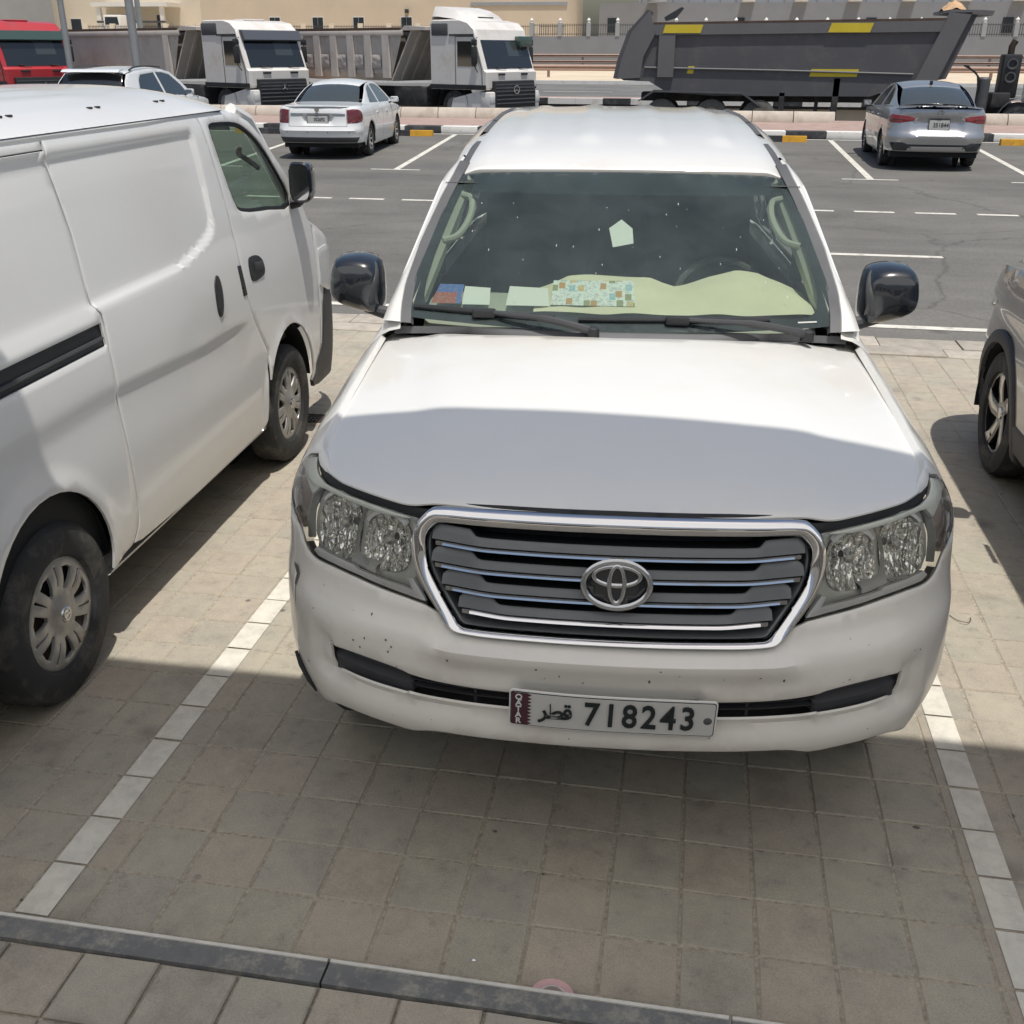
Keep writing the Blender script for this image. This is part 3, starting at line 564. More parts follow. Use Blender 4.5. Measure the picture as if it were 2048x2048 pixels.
# ---- dark inner structure seen through the gaps
mb = MB()
ss = np.linspace(-5.6, 5.6, 90); zz = np.linspace(.52, 1.13, 9); A, B = np.meshgrid(ss, zz, indexing='ij'); A = np.clip(A, SPm[0] + .01, SPm[-1] - .01); 
G = shell(A.ravel(), B.ravel(), .085).reshape(90, 9, 3)
lim = 1.062 + .08 * np.clip((G[:, :, 1] - .3) / 1.2, 0, 1); G[:, :, 2] = np.minimum(G[:, :, 2], lim); mb.grid(G)
xs = np.linspace(-.78, .78, 15); ys = np.linspace(.22, 1.75, 14); X, Y = np.meshgrid(xs, ys, indexing='ij'); Y = np.maximum(Y, .26 + .30 * np.abs(X) ** 2.0); mb.grid(hood(X.ravel(), Y.ravel(), .05).reshape(15, 14, 3)); mb.build('inner_body', 'void', LC)
mb = MB().box(-.78, .78, .45, 4.8, .36, .52).box(-.70, .70, .30, .50, .44, .60); mb.build('underbody', 'void', LC)
# ---- bonnet
h_front = [(.526, 1.067), (.58, 1.071), (.635, 1.075), (.757, 1.080), (.87, 1.081), (.940, 1.076)]
hx = [tuple(shell(np.array([a]), np.array([b]))[0][:2]) for a, b in h_front]
right = [(0.0, .143), (.2, .149), (.38, .168), (.46, .181)] + [(x, y + .004) for x, y in hx[1:]] + [(.780, .385), (.815, .497), (.835, .64), (.845, .775), (.850, 1.04), (.851, 1.30), (.848, 1.45), (.830, 1.560)] + [(.80, 1.548), (.75, 1.492), (.6, 1.405), (.3, 1.337), (0, 1.315)]
_k = [i for i, q in enumerate(right) if q == (.830, 1.560)][0]; rs = spl(right[:9], 3)[:-1] + spl(right[8:_k + 1], 3) + spl(right[_k + 1:], 3)
outl = rs + [(-x, y) for x, y in reversed(rs[1:-1])]
panel('bonnet', outl, hood, 'white_paint', LC, step=.035, flange=.005, inner=(0, .8, .5), rnd=.004)
panel('bonnet_seal', spl([(.49, 1.070), (.53, 1.064), (.62, 1.071), (.757, 1.076), (.87, 1.077), (.945, 1.071), (1.016, 1.070), (1.08, 1.075), (1.13, 1.088), (1.15, 1.090)], 4) + spl([(1.14, 1.080), (1.10, 1.066), (1.04, 1.055), (.96, 1.05), (.87, 1.052), (.757, 1.051), (.645, 1.048), (.53, 1.041)], 4), lambda a, b: shell(a, b, .012), 'seal_black', LC, step=.03, flange=.03)
panel('bonnet_seal', mir(spl([(.49, 1.070), (.53, 1.064), (.62, 1.071), (.757, 1.076), (.87, 1.077), (.945, 1.071), (1.016, 1.070), (1.08, 1.075), (1.13, 1.088), (1.15, 1.090)], 4) + spl([(1.14, 1.080), (1.10, 1.066), (1.04, 1.055), (.96, 1.05), (.87, 1.052), (.757, 1.051), (.645, 1.048), (.53, 1.041)], 4)), lambda a, b: shell(a, b, .012), 'seal_black', LC, step=.03, flange=.03)
panel('grille_top_seal', [(-.50, 1.086), (-.3, 1.092), (0, 1.094), (.3, 1.092), (.50, 1.086), (.50, 1.066), (-.50, 1.066)], lambda a, b: shell(a, b, .012), 'seal_black', LC, step=.05, flange=.02)
# ---- bumper
lens_bot = [(1.062, .905), (1.041, .895), (1.011, .872), (.981, .857), (.935, .848), (.848, .851), (.734, .850), (.638, .844), (.553, .837), (.470, .826)]
gr_bot = [(.452, .812), (.43, .791), (.412, .780), (.364, .776), (.2, .775), (0, .775)]
b_bot = [(0, .497), (.3, .4965), (.43, .496), (.478, .491), (.52, .480), (.584, .482), (.679, .482), (.773, .474), (.83, .455), (.88, .436), (.93, .428), (.98, .430), (1.03, .445)]
b_side = [(1.085, .50), (1.115, .60), (1.16, .72), (1.25, .82), (1.33, .875)]
op_top = [(0, .644), (.2, .646), (.423, .650), (.494, .655), (.525, .659), (.546, .665), (.618, .672), (.703, .672), (.800, .662)]
op_bot = [(.798, .573), (.715, .583), (.628, .585), (.54, .580), (.523, .588), (.476, .584), (.3, .582), (0, .582)]
rt = spl(list(reversed(b_bot)), 2)[:-1]   # outer -> centre along the bottom
half = spl(list(reversed(gr_bot)), 3)[:-1] + [(.452, .812)] + spl(list(reversed(lens_bot)), 3)[1:] + [(1.20, .905), (1.33, .905)] + spl(list(reversed(b_side)), 2)
half = half + rt + [(0, .497)]
out_b = half + [(-a, b) for a, b in reversed(half[1:-1])]
hole_r = spl(op_top[:5], 3)[:-1] + spl(op_top[4:], 3) + [(.812, .645)] + spl(op_bot[:4], 3) + [(.523, .594)] + spl(op_bot[5:], 3)
hole = hole_r + [(-a, b) for a, b in reversed(hole_r[1:-1])]
def bshell(s, z):
    """bumper skin: upper deck above the crease, hollow round the lower opening, step for the plate, side crease"""
    a = np.abs(s); z = np.asarray(z, float)
    lip = .020 * sstep(z, .60, .575) * sstep(z, .535, .560) * (1 - sstep(a, .80, .90))          # ledge under the opening
    frame = .016 * sstep(a, .775, .80) * (1 - sstep(a, .85, .885)) * sstep(z, .56, .585) * (1 - sstep(z, .66, .70))
    deck = -.020 * (1 - sstep(a, .40, .52)) * sstep(z, .70, .735) * (1 - sstep(z, .748, .770)) + .012 * sstep(z, .745, .775) * (1 - sstep(a, .42, .50))
    plate = .012 * (1 - sstep(a, .225, .232)) * sstep(z, .635, .640) * (1 - sstep(z, .672, .677))
    return shell(s, z, lip + frame + deck + plate)
panel('front_bumper', out_b, bshell, 'bumper_paint', LC, holes=[hole], step=.022, bstep=.02, flange=.008, inner=(0, 2, .6), rnd=.004)
# lower opening: black grille bars and side pods
panel('lower_grille_back', [(-.84, .55), (.84, .55), (.84, .69), (-.84, .69)], lambda a, b: shell(a, b, .075), 'void', LC, step=.06, flange=0)
for z0, z1 in ((.604, .610), (.622, .628)):
    q = np.linspace(-.53, .53, 40); P = np.array([shell(q, np.full(40, z), o) for z, o in ((z0, .07), (z0, .03), (z1, .026), (z1, .07))]); MB().grid(P).build('lower_grille_bar', 'trim_grey', LC)
for c in (-.35, -.2, .2, .35):
    P = np.array([[shell(np.array([c + d]), np.array([z]), .032)[0] for z in (.585, .65)] for d in (-.004, .004)]); MB().grid(P).build('lower_grille_bar', 'trim_grey', LC)
for sg in (1, -1):
    pod = [(.527, .588), (.54, .578), (.63, .582), (.715, .580), (.80, .570), (.818, .660), (.703, .668), (.618, .669), (.546, .664), (.527, .657)]
    pod = [(sg * a, b) for a, b in pod]
    panel('fog_lamp_cover', pod, lambda a, b: shell(a, b, .030 + .02 * sstep(np.abs(np.asarray(b) - .628), .010, .004)), 'trim_grey', LC, step=.016, flange=.03)
# scraped paint and road marks on the bumper
for n in range(46):
    r = random.Random(300 + n); a = r.uniform(-.92, .92); z = r.choice([r.uniform(.66, .74), r.uniform(.49, .56), r.uniform(.66, .80)]); 
    if abs(a) < .43 and z > .76: continue
    d = r.uniform(.0012, .0034); e = d * r.uniform(.5, 1.6); q = [(a + d * math.cos(t), z + e * math.sin(t)) for t in np.linspace(0, 6.283, 7)[:-1]]
    P = bshell(np.array([p_[0] for p_ in q]), np.array([p_[1] for p_ in q])); N = snormal(bshell, np.array([a]), np.array([z]))[0]; N = N if N[1] < 0 else -N
    mesh('stone_chip', P + N * .0012, [tuple(range(6))], 'dirt_speck', LC, False)
sc = [(-1.045, .80), (-1.03, .795), (-1.02, .785), (-1.005, .765), (-.995, .72), (-.99, .66), (-.985, .62), (-.992, .62), (-1.0, .68), (-1.01, .74), (-1.03, .775), (-1.05, .785)]
panel('scuff', sc, lambda a, b: bshell(a, b) + np.array([-.002, -.002, 0]), 'scratch_pale', LC, step=.01, flange=0)
panel('scuff', [(-1.055, .80), (-1.02, .80), (-.998, .785), (-.996, .755), (-1.003, .755), (-1.012, .780), (-1.04, .790)], lambda a, b: bshell(a, b) + np.array([-.004, -.004, 0]), 'scratch_dark', LC, step=.008, flange=0)
P0 = shell(np.array([-1.03, -1.0, -.965, -.94]), np.array([.520, .490, .455, .425]), -.006); MB().tube([tuple(v) for v in P0], [.005, .009, .008, .003], 6).build('hanging_trim', 'black_plastic', LC)
# ---- grille
co_r = [(0, 1.088), (.208, 1.087), (.378, 1.085), (.47, 1.082), (.500, 1.077), (.524, 1.061), (.546, 1.036), (.556, .99), (.550, .952), (.532, .913), (.502, .873), (.462, .829), (.430, .796), (.412, .786), (.364, .781), (.2, .780), (0, .780)]
ci_r = [(0, 1.044), (.209, 1.043), (.379, 1.042), (.455, 1.041), (.476, 1.038), (.495, 1.023), (.505, 1.006), (.508, .985), (.503, .955), (.486, .915), (.451, .866), (.420, .826), (.398, .801), (.388, .796), (.35, .794), (.2, .793), (0, .793)]
def full(r, n): 
    R = spl(r, 4); return ev(R + [(-a, b) for a, b in reversed(R[1:-1])], n)
# match points by index so the band keeps its corners
CO = spl(co_r, 6); CI = spl(ci_r, 6); CO = CO + [(-a, b) for a, b in reversed(CO[1:-1])]; CI = CI + [(-a, b) for a, b in reversed(CI[1:-1])]
grl = ringloft('grille_surround', CO, CI, shell, 'chrome', LC, [(.04, -.02), (.04, .002), (.12, .009), (.35, .013), (.6, .012), (.85, .006), (.97, -.003), (1, -.05)])
CI2 = [tuple(np.array(q) * np.array([.985, 1]) + np.array([0, (0.925 - q[1]) * .035])) for q in CI]
ringloft('grille_inner_frame', CI, CI2, shell, 'slat_grey', LC, [(0, -.018), (.4, -.012), (1, -.016), (1, -.06)])
panel('grille_back', [(a, b) for a, b in ev(CI, 80)], lambda a, b: shell(a, b, .085), 'void', LC, step=.07, flange=0)
def slat(zl, ze, xe, xs_, n):
    """one louvre: z of its lower lip at the centre, at the end, outer reach, where the deep shoulder starts"""
    low = lambda a: zl + (ze - zl) * sstep(a, xs_ - .06, xe)
    th = lambda a: .021 + .017 * sstep(a, xs_ - .022, xs_ + .004)
    q = np.linspace(-xe, xe, 121); a = np.abs(q); cut = np.clip((a - (xe - .022)) / .022, 0, 1)
    lo = low(a); hi = lo + th(a) * (1 - .35 * cut ** 2)
    P = np.array([shell(q, lo - .004, .04), shell(q, lo - .001, .010), shell(q, lo + .002, .004), shell(q, (lo + hi) / 2, .007), shell(q, hi - .003, .010), shell(q, hi - .0005, .013), shell(q, hi - .002, .016)])
    sl = MB().grid(P).build('louvre', 'slat_grey', LC, True, 50)
    P = np.array([shell(q, lo - .003, .042), shell(q, lo - .006, .09)]); MB().grid(P).build('louvre_shelf', 'void', sl)
    P = np.array([shell(q, hi - .002, .0165), shell(q, hi - .014, .09)]); MB().grid(P).build('louvre_shelf', 'void', sl)
    q = np.linspace(-xe + .035, xe - .035, 101); a = np.abs(q); lo = low(a) - .004
    P = np.array([shell(q, lo - .006, .030), shell(q, lo - .0065, .0), shell(q, lo - .002, -.007), shell(q, lo + .003, -.006), shell(q, lo + .004, .010)])
    MB().grid(P).build('chrome_strip', 'chrome', sl, True, 60)
    for sg in (-1, 1):
        q = sg * np.linspace(xe - .036, xe - .012, 6); lo2 = low(np.abs(q)) - .004
        P = np.array([shell(q, lo2 - .009, .03), shell(q, lo2 - .009, .006), shell(q, lo2 + .003, .002), shell(q, lo2 + .004, .012)]); MB().grid(P).build('strip_end', 'satin_chrome', sl, True, 50)
slat(.992, .998, .492, .385, 0); slat(.937, .943, .490, .375, 1); slat(.882, .889, .455, .350, 2); slat(.830, .838, .405, .315, 3)
# emblem: three linked ellipses
em = empty('emblem', (0, 0, 0), 0, LC)
def ell(cx, cz, rx, rz, r, off, name, m='chrome', n=56):
    t = np.linspace(0, 2 * math.pi, n, endpoint=False); rows = []
    for k in range(9):
        an = 2 * math.pi * k / 8; ee = r * math.cos(an); rows.append(shell(cx + (rx + ee) * np.cos(t), cz + (rz + ee) * np.sin(t), off - r * .55 * math.sin(an)))
    P = np.array(rows); F = [(i * n + j, i * n + (j + 1) % n, (i + 1) * n + (j + 1) % n, (i + 1) * n + j) for i in range(8) for j in range(n)]
    mb = MB(); mb.add(P.reshape(-1, 3), F); return mb.build(name, m, em)
EZ = .934; EX = .004
ell(EX, EZ, .083, .056, .0075, -.022, 'emblem_ring', 'satin_chrome'); ell(EX, EZ + .020, .058, .0235, .0058, -.020, 'emblem_ring', 'satin_chrome'); ell(EX, EZ + .001, .0185, .0450, .0056, -.024, 'emblem_ring', 'satin_chrome')
t = np.linspace(0, 2 * math.pi, 40, endpoint=False)
panel('emblem_back', [(EX + .084 * math.cos(q), EZ + .057 * math.sin(q)) for q in t], lambda a, b: shell(a, b, -.012), 'gloss_black', em, step=.02, flange=.03)
# ---- headlights
lens_r = spl([(.544, 1.043), (.646, 1.049), (.752, 1.051), (.883, 1.052), (.983, 1.050), (1.055, 1.056), (1.106, 1.068), (1.140, 1.082)], 4)[:-1] + spl([(1.140, 1.082), (1.196, 1.064), (1.248, 1.025), (1.255, .985), (1.205, .955), (1.115, .934), (1.062, .914)], 4)[:-1] + spl([(1.062, .914), (1.041, .904), (1.011, .880), (.981, .866), (.935, .857), (.848, .860), (.734, .859), (.638, .853), (.553, .846), (.493, .838)], 4)[:-1] + spl([(.493, .838), (.528, .908), (.549, .944), (.558, .977), (.559, 1.014), (.546, 1.038)], 4)
def bowl(nm, cs, cz, rs_, rz_, dep, parent, sg, m='reflector', facets=0):
    n = 44; rows = []; t = np.linspace(0, 2 * math.pi, n, endpoint=False); r0 = random.Random(int(cs * 1000))
    for i, k in enumerate((1.0, .97, .86, .70, .5, .3, .12)):
        jit = np.array([r0.uniform(-.005, .005) if 0 < i < 6 and facets else 0 for _ in range(n)])
        d = .022 + dep * (1 - k ** 2)
        sq_ = lambda v: np.sign(v) * np.abs(v) ** (.72 + .28 * (1 - k)); rows.append(shell(sg * (cs + rs_ * k * sq_(np.cos(t))), cz + rz_ * k * sq_(np.sin(t)), d + jit))
    P = np.array(rows); F = [(i * n + j, i * n + (j + 1) % n, (i + 1) * n + (j + 1) % n, (i + 1) * n + j) for i in range(6) for j in range(n)]
    mb = MB(); mb.add(P.reshape(-1, 3), F); o = mb.build(nm, m, parent, facets == 0, 20)
    c = shell(np.array([sg * cs]), np.array([cz]), .022 + dep - .035)[0]; b = MB(); b.lathe([(0, .0), (.002, .012), (.03, .014), (.05, .014)], 'y', tuple(c), 14); b.build('bulb', 'satin_chrome', o)
    return o
for sg in (1, -1):
    hl = empty('headlight', (0, 0, 0), 0, LC); L = lens_r if sg == 1 else mir(lens_r)
    back = lambda a, b: shell(a, b, .060 - .028 * sstep(np.asarray(b), 1.0, 1.05))
    panel('housing', L, lambda a, b: shell(a, b, .075), 'lamp_dark', hl, step=.05, flange=0)
    # inner bezel with two reflector openings
    e1 = (.655, .957, .088, .074); e2 = (.868, .957, .104, .083)
    sq = lambda v: math.copysign(abs(v) ** .72, v)
    he = [[(sg * (c + rx * sq(math.cos(q))), z + rz * sq(math.sin(q))) for q in np.linspace(0, 2 * math.pi, 30, endpoint=False)] for c, z, rx, rz in (e1, e2)]
    ins = [(sg * a, b) for a, b in [(.556, 1.034), (.65, 1.040), (.752, 1.042), (.883, 1.042), (.965, 1.040), (1.0, 1.02), (1.005, .96), (1.0, .905), (.97, .876), (.85, .871), (.70, .868), (.60, .862), (.522, .852), (.545, .92), (.568, .977)]]
    if sg < 0: ins = ins[::-1]
    panel('bezel', ins, lambda a, b: shell(a, b, .028), 'lamp_bezel', hl, holes=he, step=.022, flange=.02)
    bowl('reflector', e1[0], e1[1], e1[2], e1[3], .045, hl, sg, facets=1); bowl('reflector', e2[0], e2[1], e2[2], e2[3], .05, hl, sg, facets=1)
    # bright arcs above the reflectors, bottom strip whitened to carry sky reflected on the lens, small tilted lamp, divider
    for c, z, rx, rz in (e1, e2):
        q = np.linspace(.6, 2.35, 18); P = np.array([shell(sg * (c + (rx + d) * np.cos(q)), z + (rz + d) * np.sin(q), o) for d, o in ((.000, .026), (.002, .014), (.012, .012), (.016, .024))]); MB().grid(P).build('reflector_rim', 'lamp_white', hl)
    st = [(sg * a, b) for a, b in [(.500, .841), (.56, .849), (.638, .856), (.734, .862), (.848, .863), (.93, .861), (.955, .868), (.94, .880), (.848, .879), (.76, .878), (.745, .872), (.66, .869), (.58, .864), (.54, .860), (.556, .885), (.545, .888)]]
    panel('white_strip', st if sg > 0 else st[::-1], lambda a, b: shell(a, b, .006), 'lamp_white', hl, step=.02, flange=.012)
    q = np.linspace(.675, .775, 10); P = np.array([shell(sg * q, .877 + .10 * (q - .675) + d, o) for d, o in ((-.004, .02), (0, .010), (.012, .008), (.018, .014), (.020, .03))]); MB().grid(P).build('side_lamp', 'clear_lens', hl)
    q = np.linspace(.875, 1.036, 14); P = np.array([shell(sg * (.757 + d + .02 * np.sin((q - .875) * 20)), q, o) for d, o in ((-.006, .026), (0, .016), (.006, .026))]); MB().grid(P).build('divider', 'lamp_bezel', hl)
    tl = [(sg * a, b) for a, b in spl([(1.03, 1.015), (1.09, 1.030), (1.16, 1.045), (1.235, 1.012), (1.238, .985), (1.19, .962), (1.10, .942), (1.05, .925), (1.035, .96)], 3, True)]
    panel('turn_signal', tl if sg > 0 else tl[::-1], lambda a, b: shell(a, b, .022), 'amber_dim', hl, step=.02, flange=.015)
    P = np.array([shell(sg * (1.012 + .02 * np.sin((q_ - .88) * 12) + d), q_, o) for q_ in [np.linspace(.885, 1.03, 12)] for d, o in ((-.012, .03), (-.004, .014), (.004, .014), (.012, .03))]); MB().grid(P).build('divider', 'lamp_grey', hl)
    tp_ = [(sg * a, b) for a, b in [(.575, 1.040), (.70, 1.046), (.80, 1.048), (.905, 1.048), (.985, 1.046), (1.055, 1.052), (1.10, 1.063), (1.138, 1.078), (1.19, 1.060), (1.23, 1.03), (1.16, 1.040), (1.08, 1.026), (1.02, 1.010), (1.0, 1.035), (.95, 1.040), (.86, 1.042), (.80, 1.040), (.66, 1.036)]]
    panel('lens_sky_sheen', tp_ if sg > 0 else tp_[::-1], lambda a, b: shell(a, b, .004), 'lamp_sky_pale', hl, step=.03, flange=.01)  # pale panel stands in for sky reflected in the lens top
    panel('lens', L, lambda a, b: shell(a, b, .001), 'lamp_glass', hl, step=.03, flange=.03, rnd=.004)
# ---- front wings, doors, rear quarters
def arc(cy, cz, r, a0, a1, n=14): return [(cy + r * math.cos(q), cz + r * math.sin(q)) for q in np.linspace(a0, a1, n)]
def ysz(pts): return [(s_at(y), z) for y, z in pts]
wing = [(.958, 1.079), (1.016, 1.074), (1.075, 1.076), (1.12, 1.085), (1.145, 1.092)] + [(1.205, 1.072), (1.262, 1.030), (1.272, .985), (1.215, .948), (1.20, .912), (1.335, .912)]
wing += ysz([(.66, .865)]) + ysz(arc(.915, .40, .475, math.radians(120), math.radians(8), 12)) + ysz([(1.40, .45), (1.535, .45), (1.535, 1.10), (1.50, 1.175), (1.45, 1.184), (1.2, 1.163), (1.0, 1.147), (.8, 1.131), (.65, 1.118), (.5, 1.105), (.42, 1.097)])
for sg in (1, -1):
    W_ = wing if sg > 0 else mir(wing)
    panel('front_wing', W_, shell, 'white_paint', LC, step=.04, flange=.02, inner=(0, 1.0, .6), rnd=.004)
    fd = ysz([(1.545, .47), (2.56, .47), (2.56, 1.187), (1.545, 1.187)]); rd = ysz([(2.57, .47), (3.25, .47), (3.34, .62), (3.52, .86), (3.58, .95), (3.58, 1.187), (2.57, 1.187)])
    qp = ysz([(3.59, 1.187), (3.59, .93), (3.75, .90), (3.95, .86), (4.15, .70), (4.25, .47), (4.6, .47)]) + [(SP[18], .50), (SP[18], 1.187)]
    for nm, q in (('front_door', fd), ('rear_door', rd), ('rear_quarter', qp)):
        panel(nm, q if sg > 0 else mir(q), shell, 'white_paint', LC, step=.07, flange=.015, inner=(0, 2.6, .7))
    # greenhouse: windows, pillars
    S_ = lambda y, z, sg=sg: gh(y, z, sg); S2 = lambda y, z, sg=sg: gh(y, z, sg, -.004)
    apl = [(1.50, 1.192), (1.60, 1.196), (1.86, 1.42), (2.12, 1.575), (2.30, 1.655), (2.55, 1.70), (3.2, 1.725), (4.2, 1.715), (4.55, 1.60), (4.72, 1.192), (4.82, 1.192), (4.70, 1.66), (4.45, 1.785), (3.6, 1.80), (3.1, 1.785), (2.75, 1.755), (2.45, 1.715), (2.25, 1.668), (2.15, 1.635), (2.02, 1.560), (1.85, 1.455), (1.70, 1.360), (1.58, 1.285), (1.51, 1.232)]
    panel('roof_side', apl, S_, 'white_paint', LC, step=.06, flange=.02, inner=(0, 3, 1.4), rnd=.006)
    panel('side_window', [(1.63, 1.20), (1.87, 1.415), (2.13, 1.57), (2.31, 1.648), (2.53, 1.69), (2.53, 1.20)], lambda y, z, sg=sg: gh(y, z, sg, .008), 'car_glass_dark', LC, step=.08, flange=.006, inner=(0, 3, 1.4))
    panel('side_window', [(2.60, 1.20), (2.60, 1.695), (3.2, 1.715), (3.55, 1.715), (3.55, 1.20)], lambda y, z, sg=sg: gh(y, z, sg, .008), 'car_glass_dark', LC, step=.08, flange=.006, inner=(0, 3, 1.4))
    panel('side_window', [(3.62, 1.20), (3.62, 1.712), (4.2, 1.705), (4.52, 1.59), (4.66, 1.20)], lambda y, z, sg=sg: gh(y, z, sg, .008), 'car_glass_dark', LC, step=.08, flange=.006, inner=(0, 3, 1.4))
    box('door_pillar', sg * .80 - .02, sg * .80 + .02, 2.54, 2.60, 1.19, 1.50, 'seal_black', LC)
    # scuttle corner filler under the pillar foot
    # black screen moulding and roof drip strip
    path = [(1.440, 1.228), (1.50, 1.272), (1.60, 1.322), (1.83, 1.447), (2.05, 1.585), (2.18, 1.660), (2.30, 1.700)]
    o_ = []; 
    for y, z in spl(path, 5):
        xw = float(np.interp(z, [1.228, 1.28, 1.33, 1.45, 1.59, 1.66, 1.72], [.765, .772, .776, .752, .700, .668, .650])); o_.append((y, z, xw))
    rows = [[], [], [], []]; wf = []
    for y, z, xw in o_:
        rows[0].append((sg * (xw - .036), y + .012, z - .006)); rows[1].append((sg * (xw - .030), y - .006, z + .006)); rows[2].append((sg * (xw + .006), y - .004, z + .008)); rows[3].append((sg * (xw + .010), y + .02, z - .002)); sx_ = max(float(side_x(z)), xw + .022); wf.append([(sg * (xw + .004), y + .006, z + .001), (sg * (xw + .010), y - .001, z + .009), (sg * (xw * .5 + sx_ * .5 + .004), y + .012, z + .008), (sg * (sx_ - .002), y + .035, z + .004), (sg * (sx_ - .001), y + .085, z)])
    MB().grid(np.array(rows)).build('screen_moulding', 'trim_dusty', LC, True, 40); MB().grid(np.array(wf)).build('front_pillar', 'white_paint', LC, True, 60)
    MB().grid(np.array([[(sg * .772, 1.425, 1.215), (sg * .776, 1.47, 1.244), (sg * .784, 1.53, 1.285), (sg * .80, 1.62, 1.328)], [(sg * .815, 1.44, 1.202), (sg * .826, 1.50, 1.220), (sg * .832, 1.56, 1.248), (sg * .838, 1.66, 1.28)], [(sg * .845, 1.44, 1.186), (sg * .852, 1.50, 1.196), (sg * .856, 1.58, 1.206), (sg * .858, 1.70, 1.215)], [(sg * .885, 1.44, 1.150), (sg * .888, 1.50, 1.155), (sg * .890, 1.58, 1.16), (sg * .89, 1.70, 1.16)]])).build('pillar_foot', 'white_paint', LC, True, 60)
    rp = spl([(2.30, .640), (2.45, .625), (2.60, .612)], 4)
    def strip_(nm, pts, w, m_, h=.006):
        R = [[], [], []]
        for y, x in pts:
            for k, d in enumerate((-w, 0, w)): R[k].append(tuple(roof(np.array([sg * (x + d)]), np.array([y]), -(h if k == 1 else .001))[0]))
        MB().grid(np.array(R)).build(nm, m_, LC)
    strip_('drip_moulding', spl([(2.16, .664), (2.3, .650), (2.45, .640), (2.62, .630)], 4), .020, 'trim_dusty', .010)
    strip_('rail_cover', spl([(2.80, .622), (3.1, .612), (3.5, .605), (4.2, .595)], 4), .020, 'trim_dusty', .012)
    for yy in (3.12, 3.55): strip_('rail_joint', [(yy, .612 - .01 * (yy - 3.1)), (yy + .02, .612 - .01 * (yy - 3.1))], .022, 'seal_black', .014)
ro = [(.655, 2.205), (.63, 2.45), (.615, 2.8), (.60, 3.4), (.585, 4.2), (.56, 4.7), (.3, 4.80), (0, 4.82)]; rf = [(0, 2.168), (.25, 2.172), (.45, 2.184), (.60, 2.200)]
RO = spl(rf, 3) + spl(ro, 4); RO2 = [(.70 if False else a, b) for a, b in RO]
wide = spl(rf, 3) + spl([(.658, 2.21), (.690, 2.45), (.69, 2.8), (.675, 3.4), (.66, 4.2), (.60, 4.72), (.3, 4.80), (0, 4.82)], 4)
panel('roof', wide + [(-a, b) for a, b in reversed(wide[1:-1])], roof, 'white_paint', LC, step=.035, flange=.015, inner=(0, 3.4, 1.2), rnd=.006)
# rear: tailgate and glass
tg = [(-.78, .55), (.78, .55), (.80, 1.18), (-.80, 1.18)]; MB().prism([(4.80, .50), (4.96, .50), (4.97, 1.16), (4.90, 1.22), (4.78, 1.70), (4.70, 1.72)], 'x', -.72, .72).build('tailgate', 'white_paint', LC)
mesh('rear_window', [(-.62, 4.905, 1.25), (.62, 4.905, 1.25), (.55, 4.80, 1.66), (-.55, 4.80, 1.66)], [(0, 1, 2, 3)], 'car_glass_dark', LC, False)
# ---- windscreen
wo_r = [(0, 1.236), (.3, 1.238), (.55, 1.244), (.69, 1.247), (.752, 1.256), (.760, 1.30), (.750, 1.36), (.722, 1.45), (.695, 1.54), (.672, 1.61), (.650, 1.655), (.60, 1.668), (.4, 1.678), (0, 1.683)]
W = spl(wo_r[:4], 3)[:-1] + spl(wo_r[3:11], 4)[:-1] + spl(wo_r[10:], 3); WO = W + [(-a, b) for a, b in reversed(W[1:-1])]
panel('windscreen', WO, wscr, 'windscreen', LC, step=.06, flange=0, inner=(0, 3, 1.2))
wi_r = [(0, 1.272), (.4, 1.272), (.66, 1.272), (.695, 1.290), (.706, 1.33), (.698, 1.40), (.672, 1.50), (.640, 1.60), (.615, 1.662), (.3, 1.674), (0, 1.677)]
I_ = spl(wi_r[:3], 2)[:-1] + spl(wi_r[2:9], 4)[:-1] + spl(wi_r[8:], 2); II = I_ + [(-a, b) for a, b in reversed(I_[1:-1])]
panel('black_border', WO, lambda a, b: wscr(a, b, .004), 'frit', LC, holes=[II], step=.06, flange=0, inner=(0, 3, 1.2))
panel('tint_band', [(-.585, 1.612), (.585, 1.612), (.590, 1.668), (.3, 1.678), (0, 1.681), (-.3, 1.678), (-.590, 1.668)], lambda a, b: wscr(a, b, .005), 'tint_band', LC, step=.08, flange=0, inner=(0, 3, 1.2))
mesh('glass_mark', wscr(np.array([.625, .692, .692, .625]), np.array([1.2605, 1.2610, 1.2645, 1.2640]), -.002), [(0, 1, 2, 3)], 'pale_speck', LC, False)
for n in range(48):
    r = random.Random(900 + n); x, z = r.uniform(-.6, .6), r.uniform(1.30, 1.60); d = r.uniform(.0005, .0015); e = d * r.uniform(1, 3.5)
    q = [(x + d * math.cos(t_), z + e * math.sin(t_)) for t_ in np.linspace(0, 6.283, 6)[:-1]]
    mesh('water_mark', wscr(np.array([a for a, _ in q]), np.array([b for _, b in q]), -.0015), [tuple(range(5))], 'pale_speck', LC, False)
